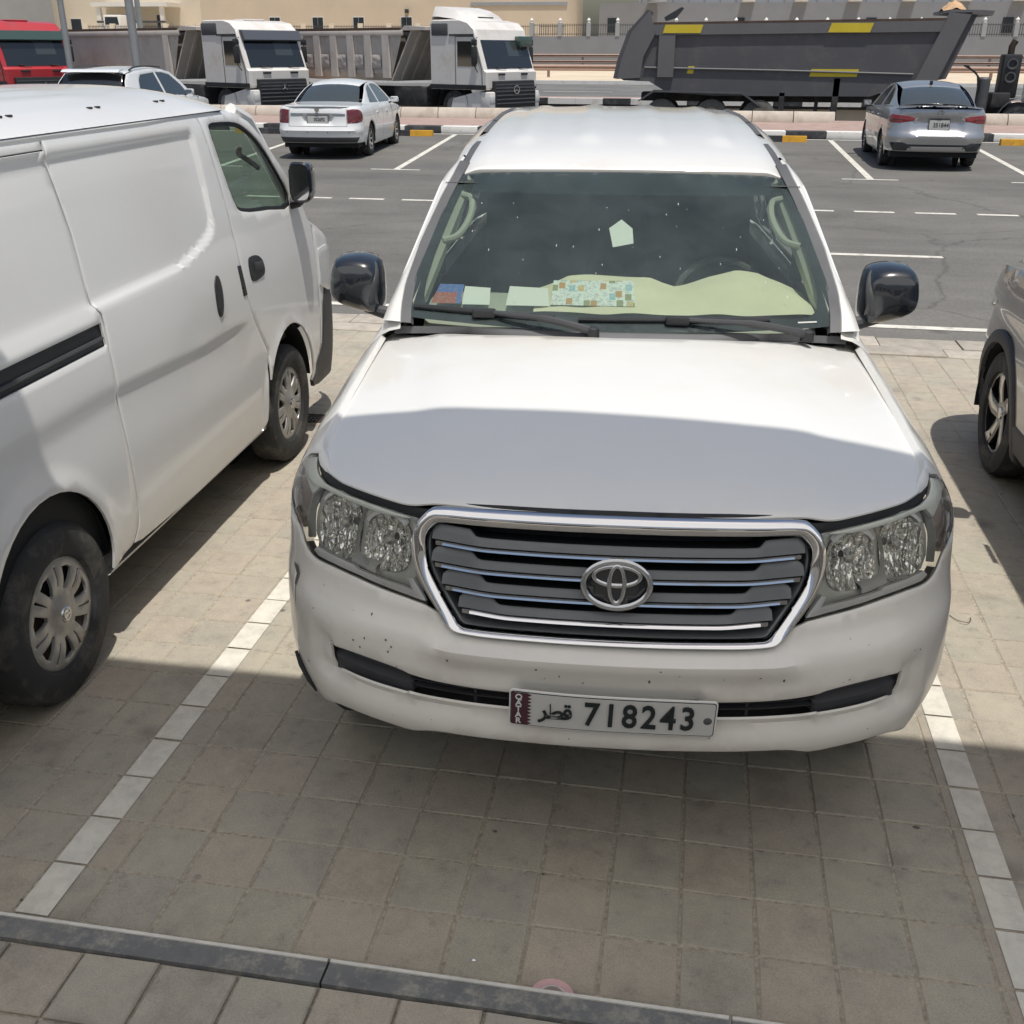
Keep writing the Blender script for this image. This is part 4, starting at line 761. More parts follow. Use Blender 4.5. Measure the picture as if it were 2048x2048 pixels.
# cowl panel below the screen
xs = np.linspace(-.80, .80, 61); a = np.abs(xs); rows = []
yr = 1.325 + .24 * (a / .80) ** 2.6; yf = wscr(xs, np.full(61, 1.243))[:, 1]
for t_, h_ in ((-.12, -.03), (0, -.012), (.25, -.004), (.6, .002), (1.0, .006), (1.15, -.02)):
    y = yr + (yf - yr) * t_ + .004; rows.append(np.stack([xs, y, 1.222 + .014 * t_ - .030 * (a / .8) ** 2.5 + h_], -1))
cw = MB().grid(np.array(rows)).build('cowl', 'trim_dusty', LC)
for sg in (1, -1):
    for k in range(26):
        x = sg * (.40 + .0085 * k); y = 1.345 + .24 * (abs(x) / .8) ** 2.6; box('cowl_slot', x - .0022, x + .0022, y, y + .035, 1.205 - .03 * (abs(x) / .8) ** 2.5, 1.2215 - .03 * (abs(x) / .8) ** 2.5, 'void', cw)
# ---- wipers
def wiper(tipL, joint, tipR, pivot, nm):
    wp = empty(nm, (0, 0, 0), 0, LC); up = np.array([0, -.010, .018])
    q = lambda x, z, o: wscr(np.array([x]), np.array([z]), o)[0]
    bl = [q(x, z, -.014) for x, z in (tipL, ((tipL[0] + joint[0]) / 2, (tipL[1] + joint[1]) / 2), joint, ((tipR[0] + joint[0]) / 2, (tipR[1] + joint[1]) / 2), tipR)]
    MB().tube(spl(bl, 4), .0105, 8).build('blade', 'black_plastic', wp)
    mb = MB(); c = q(*joint, -.026); mb.box(c[0] - .042, c[0] + .042, c[1] - .016, c[1] + .016, c[2] - .016, c[2] + .016, .009); mb.build('clip', 'black_plastic', wp)
    p2 = q(*pivot, -.02); pm = (c * .45 + p2 * .55) + np.array([0, -.022, .022]); MB().tube(spl([c + np.array([.03, -.004, .004]), c * .75 + p2 * .25 + np.array([0, -.012, .012]), pm, p2 * .88 + c * .12 + np.array([0, -.016, .012]), p2], 5), [.009] * 5 + [.010] * 5 + [.013] * 6 + [.015] * 5, 8).build('arm', 'trim_grey', wp)
    MB().lathe([(-.02, .024), (.012, .022), (.018, .012), (.02, 0)], 'z', tuple(p2), 14).build('pivot_cap', 'black_plastic', wp)
wiper((-.730, 1.281), (-.470, 1.277), (-.22, 1.270), (-.085, 1.240), 'wiper'); wiper((-.135, 1.269), (.206, 1.273), (.525, 1.273), (.650, 1.234), 'wiper')
# ---- mirrors
def mirror(sg):
    mr = empty('door_mirror', (0, 0, 0), 0, LC)
    ol = [(.895, 1.214), (.884, 1.30), (.890, 1.378), (.906, 1.407), (.95, 1.423), (1.017, 1.423), (1.052, 1.414), (1.072, 1.39), (1.083, 1.345), (1.086, 1.30), (1.078, 1.268), (1.046, 1.244), (.985, 1.222), (.93, 1.212)]
    O = ev(spl(ol, 5, True), 64); C_ = np.array([.985, 1.318]); rows = []
    for k, y in ((.02, 1.600), (.40, 1.603), (.68, 1.612), (.84, 1.626), (.93, 1.650), (.985, 1.69), (1.0, 1.735), (.985, 1.772), (.94, 1.784)):
        P = C_ + (np.array(O) - C_) * k; rows.append(np.stack([sg * P[:, 0], np.full(64, y) + .035 * (P[:, 0] - .985) + .05 * np.clip(1.25 - P[:, 1], 0, 1), P[:, 1]], -1))
    P = np.array(rows); n = 64; F = [(i * n + j, i * n + (j + 1) % n, (i + 1) * n + (j + 1) % n, (i + 1) * n + j) for i in range(8) for j in range(n)] + [tuple(range(n))]
    mb = MB(); mb.add(P.reshape(-1, 3), F); mb.build('mirror_shell', 'gloss_black', mr, True, 60)
    g = C_ + (np.array(O) - C_) * .90; V = [(sg * a, 1.781 + .035 * (a - .985), b) for a, b in g]; mesh('mirror_glass', V, [tuple(range(n))], 'chrome', mr, False)
    q = [(C_ + (np.array(o) - C_) * .80) for o in O]; seam = [(sg * a, 1.6335 + .035 * (a - .985), b) for a, b in q if b < 1.29 and a > .90]
    MB().tube([(sg * .80, 1.66, 1.19), (sg * .85, 1.655, 1.212), (sg * .90, 1.66, 1.222), (sg * .95, 1.67, 1.232)], [.032, .027, .022, .018], 10).build('mirror_arm', 'trim_grey', mr)
    return mr
mirror(1); mirror(-1)
# ---- wheels (mostly hidden under the body)
def lc_wheel(x, y, sg):
    w = empty('wheel', (x, y, .395), 0, LC)
    MB().lathe([(-.13, .22), (-.135, .30), (-.12, .37), (-.08, .395), (.08, .395), (.12, .37), (.135, .30), (.13, .22)], 'x', n=40).build('tyre', 'rubber', w)
    MB().lathe([(sg * .10, .0), (sg * .11, .06), (sg * .07, .12), (sg * .09, .20), (sg * .125, .222)], 'x', n=40).build('rim', 'alloy', w)
for sg in (1, -1): lc_wheel(sg * .79, .935, sg); lc_wheel(sg * .835, 3.765, sg)
# ---- cabin
xs = np.linspace(-.70, .70, 30); rows = []
for y, z in ((1.40, 1.20), (1.52, 1.262), (1.62, 1.275), (1.76, 1.275), (1.82, 1.262), (1.90, 1.20), (1.92, .95)): rows.append(np.stack([xs, np.full(30, y) + .06 * (np.abs(xs) / .7) ** 2, np.full(30, z) - .01 * (np.abs(xs) / .7) ** 4], -1))
MB().grid(np.array(rows)).build('dashboard', 'interior_pale', LC)
mb = MB().box(-.76, .76, 1.9, 4.6, .62, .66); mb.build('cabin_floor', 'interior', LC)
mb = MB().add([(-.70, 2.12, 1.640), (.70, 2.12, 1.640), (.62, 4.5, 1.75), (-.62, 4.5, 1.75)], [(0, 1, 2, 3)]); mb.build('headlining', 'interior', LC)
def seat(x, y):
    st = empty('seat', (x, y, 0), 0, LC)
    MB().box(-.25, .25, -.05, .48, .85, 1.02, .06).build('cushion', 'seat_fabric', st); MB().prism([(.42, 1.0), (.56, 1.0), (.70, 1.50), (.60, 1.52)], 'x', -.24, .24).build('backrest', 'seat_fabric', st); MB().box(-.13, .13, .62, .72, 1.53, 1.66, .04).build('headrest', 'seat_fabric', st)
seat(-.37, 2.25); seat(.37, 2.25)
MB().prism([(3.6, .95), (3.75, .95), (3.9, 1.50), (3.78, 1.52)], 'x', -.68, .68).build('rear_seat', 'seat_fabric', LC)
# steering wheel
sw = empty('steering_wheel', (.42, 2.05, 1.19), 0, LC); sw.rotation_euler = (math.radians(58), 0, 0)
t_ = np.linspace(0, 2 * math.pi, 33); MB().tube([(.185 * math.cos(q), .185 * math.sin(q), 0) for q in t_], .016, 8, False).build('rim', 'interior', sw); MB().box(-.17, .17, -.025, .025, -.01, .01, .008).build('spoke', 'interior', sw); MB().lathe([(-.03, .07), (.02, .06), (.03, 0)], 'z', n=20).build('hub', 'interior', sw)
# inner pillar trims with grab handles
for sg in (1, -1):
    rows = []
    for z in np.linspace(1.27, 1.66, 12):
        xo = side_x(z) - .085; y0 = 1.355 + WSL * (z - 1.235) + .09; rows.append([(sg * xo, y0 - .02, z), (sg * (xo - .035), y0 + .035, z), (sg * (xo - .045), y0 + .11, z)])
    MB().grid(np.array(rows)).build('pillar_trim', 'interior_pale', LC)
    p_ = lambda z, d: (sg * (side_x(z) - .12 - d), 1.355 + WSL * (z - 1.235) + .11 + d * .4, z)
    MB().tube(spl([p_(1.595, -.02), p_(1.585, .022), p_(1.55, .045), p_(1.50, .047), p_(1.465, .026), p_(1.455, -.02)], 5), .0135, 8).build('grab_handle', 'interior_pale', LC)
mr = empty('rear_view_mirror', (0, 2.14, 1.640), 0, LC); MB().box(-.12, .12, -.01, .02, -.022, .022, .012).build('mirror_case', 'void', mr)
# ---- number plate
pm = Matrix.Translation((.055, -.0, .597)) @ Matrix.Rotation(math.radians(-2.2), 4, 'Y')
pl = empty('number_plate', (0, 0, 0), 0, LC); pl.matrix_local = Matrix.Translation((.006, -.018, .612)) @ Matrix.Rotation(math.radians(1.4), 4, 'Y') @ Matrix.Rotation(math.radians(93), 4, 'X')
def rrect(w, h, r, n=5):
    o = []
    for cx, cy, a in ((w - r, h - r, 0), (-w + r, h - r, 90), (-w + r, -h + r, 180), (w - r, -h + r, 270)):
        o += [(cx + r * math.cos(math.radians(a + 90 * k / n)), cy + r * math.sin(math.radians(a + 90 * k / n))) for k in range(n + 1)]
    return o
PW, PH = .258, .054
wav = lambda x: .003 * np.sin(x * 9) + .010 * (x / .26) ** 2
def psurf(z): return lambda a, b: np.stack([a, b, z - wav(np.asarray(a, float))], -1)
panel('plate_rim', rrect(PW, PH, .010), psurf(0), 'plate_rim', pl, step=.03, flange=.004, inner=(0, 0, -1), rnd=.001)
panel('plate_border', rrect(PW - .003, PH - .003, .008), psurf(.0008), 'plate_ink', pl, step=.03, flange=0, inner=(0, 0, -1))
panel('plate_face', rrect(PW - .0052, PH - .0052, .007), psurf(.0016), 'plate_white', pl, step=.03, flange=0, inner=(0, 0, -1))
zig = [(-PW + .0055, -PH + .0055), (-PW + .046, -PH + .0055)]; nz = 9; hh = (2 * PH - .011) / nz
for k in range(nz): y0 = -PH + .0055 + k * hh; zig += [(-PW + .046, y0), (-PW + .057, y0 + hh / 2)]
zig += [(-PW + .046, PH - .0055), (-PW + .0055, PH - .0055)]
panel('plate_flag', zig, psurf(.0024), 'maroon', pl, step=.03, flange=0, inner=(0, 0, -1))
T_ = lambda x, y: Matrix.Translation((x, y, .0045 - float(wav(x))))
for k, ch in enumerate('QATAR'): text('plate_letter', ch, .0225, 'plate_rim', pl, T_(-PW + .0235, .036 - .0182 * k), .0006, .0006)
for ch, x in zip('718243', (-.052, -.004, .043, .091, .139, .187)): text('plate_digit', ch, .098, 'plate_ink', pl, T_(x, -.001), .001, .0018, sx=.80)
for ch, x, s_ in ((chr(0xFEAE), -.170, .062), (chr(0xFEC4), -.140, .062), (chr(0xFED7), -.112, .062)): text('plate_script', ch, s_, 'plate_ink', pl, T_(x, .000), .001, .0012)
panel('plate_bolt', [(.237 + .009 * math.cos(q), -.004 + .009 * math.sin(q)) for q in np.linspace(0, 6.283, 13)[:-1]], psurf(.003), 'trim_dusty', pl, step=.02, flange=.002, inner=(0, 0, -1))
# ---- things lying on the dash
def car_to_world(x, y, z): c, s = math.cos(.0838), math.sin(.0838); return (c * x - s * y + .7682, s * x + c * y + .1308, z)
LCM = Matrix.Translation((.7682, .1308, 0)) @ Matrix.Rotation(.0838, 4, 'Z')
def in_car(o): o.matrix_world = LCM @ o.matrix_basis; return o
# cream sheet spread over the dash, raised over the instrument hood
xs = np.linspace(-.30, .70, 46); rows = []
def top_line(x): return float(np.interp(x, [-.30, -.235, -.19, -.10, .05, .115, .17, .215, .26, .34, .44, .52, .60, .66, .70], [1.296, 1.325, 1.345, 1.350, 1.349, 1.345, 1.322, 1.312, 1.325, 1.352, 1.372, 1.366, 1.335, 1.305, 1.285]))
for k in range(9):
    f = k / 8; rows.append([(x, 1.47 + .05 * (abs(x) / .7) ** 2 + .30 * f + .004 * math.sin(x * 40 + k), 1.275 + (top_line(x) - 1.275) * math.sin(f * math.pi / 2) ** .8 + .003 * math.sin(x * 23 + k * 1.3)) for x in xs])
cl = MB().grid(np.array(rows)).build('dash_sheet', 'cloth_cream', None, True, None); in_car(cl); tag(cl, 'pale cream cloth spread over the dashboard behind the windscreen', 'cloth')
def leaf(nm, pts, m_, label, cat):
    me_o = mesh(nm, [tuple(q) for q in pts], [(0, 1, 2, 3)], m_, None, False); in_car(me_o); return tag(me_o, label, cat)
leaf('leaflet', [(-.24, 1.50, 1.295), (.06, 1.50, 1.295), (.055, 1.62, 1.362), (-.235, 1.62, 1.358)], 'leaflet_a', 'colourful printed sales leaflet leaning behind the windscreen', 'leaflet')
leaf('paper_sheet', [(-.40, 1.50, 1.290), (-.245, 1.50, 1.290), (-.255, 1.60, 1.333), (-.395, 1.61, 1.336)], 'paper', 'blank white paper sheet left of the printed leaflet on the dash', 'paper')
leaf('brochure', [(-.675, 1.52, 1.288), (-.565, 1.52, 1.288), (-.565, 1.63, 1.335), (-.655, 1.63, 1.335)], 'leaflet_b', 'blue glossy brochure at the far end of the dash', 'brochure')
leaf('paper_slip', [(-.56, 1.51, 1.288), (-.46, 1.51, 1.288), (-.465, 1.60, 1.330), (-.56, 1.61, 1.333)], 'paper', 'white paper slip beside the blue brochure on the dash', 'paper')
tg_ = [(-.040, 1.512), (.006, 1.538), (.048, 1.512), (.052, 1.470), (-.024, 1.458)]
o = mesh('paper_tag', wscr(np.array([a for a, _ in tg_]), np.array([b for _, b in tg_]), .012), [(0, 1, 2, 3, 4)], 'paper', None, False); in_car(o); tag(o, 'pale folded paper tag stuck inside the windscreen', 'paper')
# ================================================================== white panel van
VAN = thing('panel_van', 'white panel van with sliding door and plastic wheel covers, nose towards the road', 'van', (-2.0056, 0.7313, 0), 0.03152)
VPF = tab([(.15, .06), (.30, .028), (.42, .012), (.6, .002), (.85, 0), (1.05, .004), (1.2, .014), (1.4, .035), (1.6, .062), (1.75, .085), (1.85, .11), (1.92, .15), (1.97, .22)])
def vbase(y, z):
    y = np.asarray(y, float); return .8475 - VPF(z) - .02 * np.clip((y - 2.2) / 1.2, 0, 1.4) ** 2 - .25 * np.clip((y - 3.2) / .42, 0, 1.4) ** 2.4 - .10 * np.clip((-.75 - y) / .3, 0, 1.2) ** 2
ZB = tab([(-2, 1.277), (.6, 1.276), (.835, 1.277), (1.231, 1.279), (1.474, 1.312), (1.60, 1.342), (1.668, 1.369), (1.708, 1.42), (1.722, 1.6), (3.8, 1.7)])
def vrel(y, z):
    y = np.asarray(y, float); z = np.asarray(z, float); sl = (ZB(y + .01) - ZB(y - .01)) / .02; d = np.minimum(np.minimum((z - ZB(y)) / np.sqrt(1 + sl * sl), 1.800 - z), 1.720 - y + .0 * z)
    ins = .017 * sstep(d, 0, .015)
    zc = .985 - .055 * np.clip((y - .5) / .9, 0, 1) + .0 * y; u = zc - z
    ins = ins + .010 * sstep(u, -.01, .05) * (1 - sstep(u, .06, .30)) * (1 - sstep(y, 1.7, 2.1))
    fl = -.012 * sstep(.47 - np.hypot(y - 2.45, z - .35), 0, .06); fl2 = -.010 * sstep(.47 - np.hypot(y - .03, z - .38), 0, .07)
    return ins + fl + fl2
def vs_(sg, off=0.0, rel=True): return lambda y, z: np.stack([sg * (vbase(y, z) - (vrel(y, z) if rel else 0) - off), np.asarray(y, float) + 0 * z, np.asarray(z, float) + 0 * y], -1)
VC = (0, 1.0, 1.0)
seam_r = [(.575, .346), (.616, .398), (.629, .44), (.617, .70), (.604, .93), (.600, 1.10), (.601, 1.25), (.578, 1.278), (.577, 1.53), (.548, 1.80), (.552, 1.855)]
seam_f = [(1.822, 1.855), (1.843, 1.75), (1.884, 1.478), (1.909, 1.192), (1.960, .957), (2.04, .82), (2.125, .70)]
gut = [(1.822, 1.855), (2.10, 1.852), (2.239, 1.845), (2.384, 1.797), (2.506, 1.719), (2.688, 1.567), (2.784, 1.481), (2.90, 1.36), (2.97, 1.25)]
arc_r = [(q[0], q[1]) for q in [(.02 + .385 * math.cos(t), .385 + .385 * math.sin(t)) for t in np.linspace(math.radians(-8), math.radians(188), 22)]]
arc_f = [(2.45 + .375 * math.cos(t), .375 + .395 * math.sin(t)) for t in np.linspace(math.radians(180), math.radians(-12), 22)]
win = [(1.901, 1.805), (1.940, 1.818), (1.99, 1.819), (2.237, 1.803), (2.354, 1.763), (2.482, 1.688), (2.62, 1.558), (2.737, 1.412), (2.722, 1.352), (2.40, 1.372), (2.054, 1.410), (1.999, 1.436), (1.936, 1.597)]
def sm(q, d):   # shift an outline sideways for a panel gap
    return [(a + d, b) for a, b in q]
for sg in (1, -1):
    S = vs_(sg); st = .035 if sg > 0 else .09
    sr = spl(seam_r, 3); sf = spl(seam_f, 3)
    # rear quarter
    q = [(-1.02, 1.812), (.540, 1.812)] + [(a - .010, b) for a, b in reversed(sr) if b < 1.805] + [(.40, .325)] + arc_r[1:-1] + [(-.40, .33), (-1.02, .34)]
    slot = [(-1.0, 1.142), (.588, 1.138), (.584, 1.225), (-1.0, 1.227)]
    rq = panel('rear_quarter', q, S, 'van_paint', VAN, holes=[slot], step=st, flange=.010, inner=VC, rnd=.0018)
    panel('rail_cover', [(-.99, 1.146), (.584, 1.142), (.581, 1.222), (-.99, 1.223)], vs_(sg, .012, False), 'black_plastic', rq, step=.08, flange=.01, inner=VC)
    mb = MB(); pts = [tuple(vs_(sg, .004, False)(np.array([y]), np.array([1.17]))[0]) for y in np.linspace(-.98, .57, 12)]; mb.tube(pts, .008, 6); mb.build('slide_rail', 'trim_grey', rq)
    # sliding door
    q = [(a + .003, b) for a, b in sr] + [(a - .005, b) for a, b in sf] + [(2.09, .62), (2.065, .50), (2.055, .36), (2.0, .316), (1.2, .306), (.65, .330)]
    sd = panel('sliding_door', q, S, 'van_paint', VAN, step=.017 if sg > 0 else st, flange=.010, inner=VC, rnd=.0018)
    hc = [(1.63 + .070 * math.cos(t) * (1.0) + .012 * math.sin(t), 1.098 + .098 * math.sin(t)) for t in np.linspace(0, 6.283, 25)[:-1]]
    panel('handle_recess', hc, lambda y, z, S=S: S(y, z) + np.array([sg * .0015, 0, 0]) - np.stack([sg * .0 * y, 0 * y, 0 * y], -1), 'van_paint', sd, step=.03, flange=0, inner=VC)
    hb = [(1.605 + .038 * math.cos(t) + .010 * math.sin(t), 1.100 + .090 * math.sin(t)) for t in np.linspace(0, 6.283, 21)[:-1]]
    panel('door_handle', hb, lambda y, z, S=S: S(y, z) + np.array([sg * .006, 0, 0]), 'black_plastic', sd, step=.02, flange=.006, inner=VC)
    panel('hinge_cover', [(1.868, 1.185), (1.902, 1.182), (1.925, 1.04), (1.885, 1.043)], lambda y, z, S=S: S(y, z) + np.array([sg * .004, 0, 0]), 'black_plastic', sd, step=.02, flange=.004, inner=VC)
    # front door with window opening
    q = sf + [(2.125, .70)] + [a for a in arc_f[3:-1]] + [(2.84, .34), (3.02, .50), (3.03, .78), (3.03, 1.05), (3.02, 1.20)] + [(a, b) for a, b in reversed(gut[1:])]
    fdp = panel('front_door', q, S, 'van_paint', VAN, holes=[spl(win, 3, True)], step=st, flange=.010, inner=VC, rnd=.0018)
    W_ = spl(win, 3, True); c0 = np.mean(W_, 0); W2 = [tuple(c0 + (np.array(a) - c0) * np.array([.955, .92])) for a in W_]
    panel('window_seal', W_, vs_(sg, .006), 'seal_black', fdp, holes=[W2], step=.05, flange=.012, inner=VC)
    panel('side_glass', W2, vs_(sg, .012), 'van_glass', fdp, step=.08, flange=0, inner=VC)
    dh = [(2.01, 1.19), (2.05, 1.198), (2.14, 1.186), (2.19, 1.15), (2.192, 1.10), (2.14, 1.084), (2.03, 1.085), (2.008, 1.10)]
    panel('handle_cup', spl(dh, 3, True), lambda y, z, S=S: S(y, z) + np.array([sg * .003, 0, 0]), 'black_plastic', fdp, step=.02, flange=.004, inner=VC)
    panel('door_handle', [(2.06, 1.165), (2.16, 1.155), (2.165, 1.125), (2.06, 1.13)], lambda y, z, S=S: S(y, z) + np.array([sg * .014, 0, 0]), 'trim_grey', fdp, step=.02, flange=.012, inner=VC)
    # nose corner: lamp, bumper
    panel('nose_panel', [(2.97, 1.24), (3.036, 1.20), (3.034, .51), (3.095, .74), (3.14, .835), (3.30, .84), (3.45, .84), (3.45, 1.0), (3.30, 1.09), (3.12, 1.18)], S, 'van_paint', VAN, step=.05, flange=.01, inner=VC)
    panel('headlight', [(3.06, 1.06), (3.05, .86), (3.2, .80), (3.40, .80), (3.42, .98), (3.25, 1.06)], lambda y, z, S=S: S(y, z) + np.array([sg * .008, .004, 0]), 'clear_lens', VAN, step=.05, flange=.01, inner=VC)
    panel('front_bumper', [(2.815, .345), (2.85, .30), (3.0, .27), (3.48, .26), (3.5, .80), (3.15, .82), (3.10, .74), (3.045, .505)], lambda y, z, S=S: S(y, z) + np.array([sg * .002, 0, 0]), 'trim_grey', VAN, step=.05, flange=.02, inner=VC)
    # sill
    P = np.array([[(sg * x, y, z) for y in np.linspace(.39, 2.06, 12)] for x, z in ((.825, .318), (.815, .30), (.74, .27), (.70, .30))]); MB().grid(P).build('sill', 'van_paint', VAN)
    # inner wheel housings
    for yc in (.03, 2.45):
        mb = MB(); mb.lathe([(sg * .50, .40), (sg * .815, .385)], 'x', (0, yc, .38), 24, 0, math.pi); mb.lathe([(sg * .52, .0), (sg * .52, .42)], 'x', (0, yc, .38), 24); mb.build('wheel_housing', 'void', VAN)
for sg in (1, -1):
    P = np.array([[vs_(sg, .045, False)(np.array([y]), np.array([z]))[0] for y in np.linspace(-.98, 1.95, 14)] for z in np.linspace(.36, 1.835, 8)]); MB().grid(P).build('inner_panel', 'void', VAN)
    P = np.array([[vs_(sg, .045, False)(np.array([y]), np.array([z]))[0] for y in np.linspace(1.95, 3.0, 6)] for z in (.80, 1.05, 1.33)]); MB().grid(P).build('inner_panel', 'void', VAN)
# roof
def vroof(x, y, off=0.0):
    x = np.asarray(x, float); y = np.asarray(y, float); a = np.abs(x)
    rib = .006 * (np.cos(np.clip(a, 0, .60) / .60 * 2 * math.pi * 4.0) * .5 + .5) * (1 - sstep(a, .52, .60)) * (1 - sstep(y, 1.2, 1.6))
    return np.stack([x, y + 0 * x, 1.978 - .115 * (a / .737) ** 2.8 - .115 * np.clip((y - 1.9) / .75, 0, 2) ** 2 + rib - off], -1)
ve = [(0, -1.02), (.60, -1.02), (.737, -.98), (.740, 1.3), (.735, 1.82), (.733, 2.10), (.726, 2.30), (.70, 2.44), (.60, 2.52), (.30, 2.56), (0, 2.57)]
panel('roof', ve + [(-a, b) for a, b in reversed(ve[1:-1])], vroof, 'van_paint', VAN, step=.04, flange=.02, inner=(0, 1, 1), rnd=.006)
for sg in (1, -1):
    panel('roof_side', [(-1.02, 1.820), (.535, 1.820), (.540, 1.866), (-1.02, 1.866)], vs_(sg, 0, False), 'van_paint', VAN, step=.06, flange=.008, inner=VC)
    P = np.array([[(sg * .742, y, 1.866) for y in (-1.0, 2.1)], [(sg * .722, y, 1.852) for y in (-1.0, 2.1)]]); MB().grid(P).build('gutter', 'seal_black', VAN)
    for y in (1.162, 1.222, 1.732, 1.794, .62, .56):
        c = vroof(np.array([sg * .595]), np.array([y]))[0]; box('roof_plug', c[0] - .008, c[0] + .008, y - .012, y + .012, c[2] - .01, c[2] + .006, 'black_plastic', VAN, .002)
# nose, screen, back
MB().prism([(3.30, .26), (3.47, .28), (3.50, .55), (3.44, .85), (3.36, 1.00), (3.05, 1.25), (2.95, 1.25), (2.95, .26)], 'x', -.60, .60).build('nose', 'van_paint', VAN)
V = [(-.70, 3.02, 1.27), (.70, 3.02, 1.27), (.62, 2.52, 1.835), (-.62, 2.52, 1.835)]; mesh('windscreen', V, [(0, 1, 2, 3)], 'van_glass', VAN, False)
for sg in (1, -1): MB().tube([(sg * .76, 3.0, 1.24), (sg * .735, 2.78, 1.49), (sg * .69, 2.52, 1.80), (sg * .66, 2.40, 1.85)], .035, 8).build('front_pillar', 'van_paint', VAN)
MB().prism([(-1.03, .32), (-.98, .32), (-.98, 1.86), (-1.03, 1.82)], 'x', -.72, .72).build('rear_doors', 'van_paint', VAN)
MB().box(-.70, .70, -.95, 3.1, .30, .36).build('underbody', 'void', VAN)
# cargo bulkhead and cab
MB().box(-.72, .72, 1.70, 1.74, .40, 1.80).build('bulkhead', 'interior', VAN); MB().box(-.72, .72, 1.75, 3.1, .62, .68).build('cab_floor', 'interior', VAN)
for x in (-.38, .38):
    st = empty('seat', (x, 1.85, 0), 0, VAN); MB().box(-.22, .22, 0, .48, .70, .92, .05).build('cushion', 'seat_fabric', st); MB().prism([(.02, .9), (.14, .9), (.08, 1.48), (-.04, 1.48)], 'x', -.22, .22).build('backrest', 'seat_fabric', st); MB().box(-.12, .12, -.04, .06, 1.50, 1.68, .04).build('headrest', 'seat_fabric', st)
MB().prism([(2.70, .70), (3.0, .70), (3.02, 1.22), (2.75, 1.20)], 'x', -.70, .70).build('dashboard', 'interior', VAN)
sw = empty('steering_wheel', (-.36, 2.55, 1.22), 0, VAN); sw.rotation_euler = (math.radians(-50), 0, 0)
MB().tube([(.19 * math.cos(q), .19 * math.sin(q), 0) for q in np.linspace(0, 2 * math.pi, 33)], .015, 8, False).build('rim', 'black_plastic', sw); MB().box(-.18, .18, -.02, .02, -.01, .01, .006).build('spoke', 'black_plastic', sw)
MB().tube(spl([(.68, 2.66, 1.55), (.64, 2.60, 1.60), (.63, 2.53, 1.63), (.66, 2.47, 1.66)], 4), .014, 7).build('grab_handle', 'trim_grey', VAN)
# mirror
for sg in (1, -1):
    mr = empty('door_mirror', (0, 0, 0), 0, VAN)
    O = np.array(ev(rrect_v(.062, .105, .03), 40)) if False else np.array([(.062 * np.sign(math.cos(t)) * abs(math.cos(t)) ** .55, .105 * np.sign(math.sin(t)) * abs(math.sin(t)) ** .55) for t in np.linspace(0, 2 * math.pi, 40, endpoint=False)])
    rows = []
    for k, y in ((.90, 2.672), (1.0, 2.685), (1.0, 2.72), (.93, 2.77), (.7, 2.80), (.3, 2.815), (.02, 2.82)): rows.append(np.stack([sg * (.892 + O[:, 0] * k + .02 * (O[:, 1] < -.05) * 0), np.full(40, y), 1.478 + O[:, 1] * k], -1))
    P = np.array(rows); n = 40; mb = MB(); mb.add(P.reshape(-1, 3), [(i * n + j, i * n + (j + 1) % n, (i + 1) * n + (j + 1) % n, (i + 1) * n + j) for i in range(6) for j in range(n)] + [tuple(range(n))]); mb.build('mirror_shell', 'gloss_black', mr)
    mesh('mirror_glass', [(sg * (.892 + a * .84), 2.6700, 1.478 + b * .86) for a, b in O], [tuple(range(n))], 'chrome', mr, False)
    MB().tube([(sg * .80, 2.74, 1.345), (sg * .86, 2.735, 1.36), (sg * .89, 2.73, 1.39)], .018, 8).build('mirror_arm', 'black_plastic', mr)
# wheels
def hub_surface(sg):
    def S(a, b):
        r = np.hypot(a, b); return np.stack([sg * (.012 + .020 * np.cos(np.clip(r / .19, 0, 1) * math.pi * .5) - .012 * np.exp(-((r - .075) / .03) ** 2)) + 0 * a, a, b], -1)
    return S
def van_wheel(y, sg):
    w = empty('wheel', (sg * .745, y, .322), 0, VAN)
    MB().lathe([(-.09, .17), (-.095, .24), (-.085, .30), (-.06, .325), (.055, .325), (.080, .308), (.090, .27), (.088, .232), (.082, .212), (.070, .204), (.066, .198)] if sg > 0 else [(.09, .17), (.095, .24), (.085, .30), (.06, .325), (-.055, .325), (-.080, .308), (-.090, .27), (-.088, .232), (-.082, .212), (-.070, .204), (-.066, .198)], 'x', n=56).build('tyre', 'rubber', w)
    MB().lathe([(sg * .066, .200), (sg * .03, .175), (sg * .0, .12), (sg * .01, .0)], 'x', n=40).build('rim', 'brake', w)
    ho = []
    for k in range(7):
        a0 = 2 * math.pi * k / 7 + .2; wd = .20; ho.append([(r * math.cos(a0 + d), r * math.sin(a0 + d)) for r, d in ((.082, -.10), (.120, -.17), (.158, -.20), (.163, 0), (.158, .20), (.120, .17), (.082, .10))])
        a1 = a0 + math.pi / 7; ho.append([(r * math.cos(a1 + d), r * math.sin(a1 + d)) for r, d in ((.095, -.035), (.168, -.040), (.168, .040), (.095, .035))])
    o = panel('wheel_cover', [(.186 * math.cos(t), .186 * math.sin(t)) for t in np.linspace(0, 2 * math.pi, 56, endpoint=False)], hub_surface(sg), 'hubcap', w, holes=ho, step=.018, bstep=.012, flange=.012, inner=(-sg * .5, 0, 0), rnd=.003); o.location = (sg * .056, 0, 0)
    o.scale = (1, 1.075, 1.075); b = MB().lathe([(sg * .086, .030), (sg * .091, .026), (sg * .092, 0)], 'x', n=24).build('centre_cap', 'satin_chrome', w)
    MB().lathe([(sg * .0925, .023), (sg * .0945, .021), (sg * .0945, .017), (sg * .0925, .015)], 'x', n=24).build('badge_ring', 'alloy', b); MB().box(sg * .0925, sg * .0940, -.022, .022, -.004, .004).build('badge_bar', 'alloy', b)
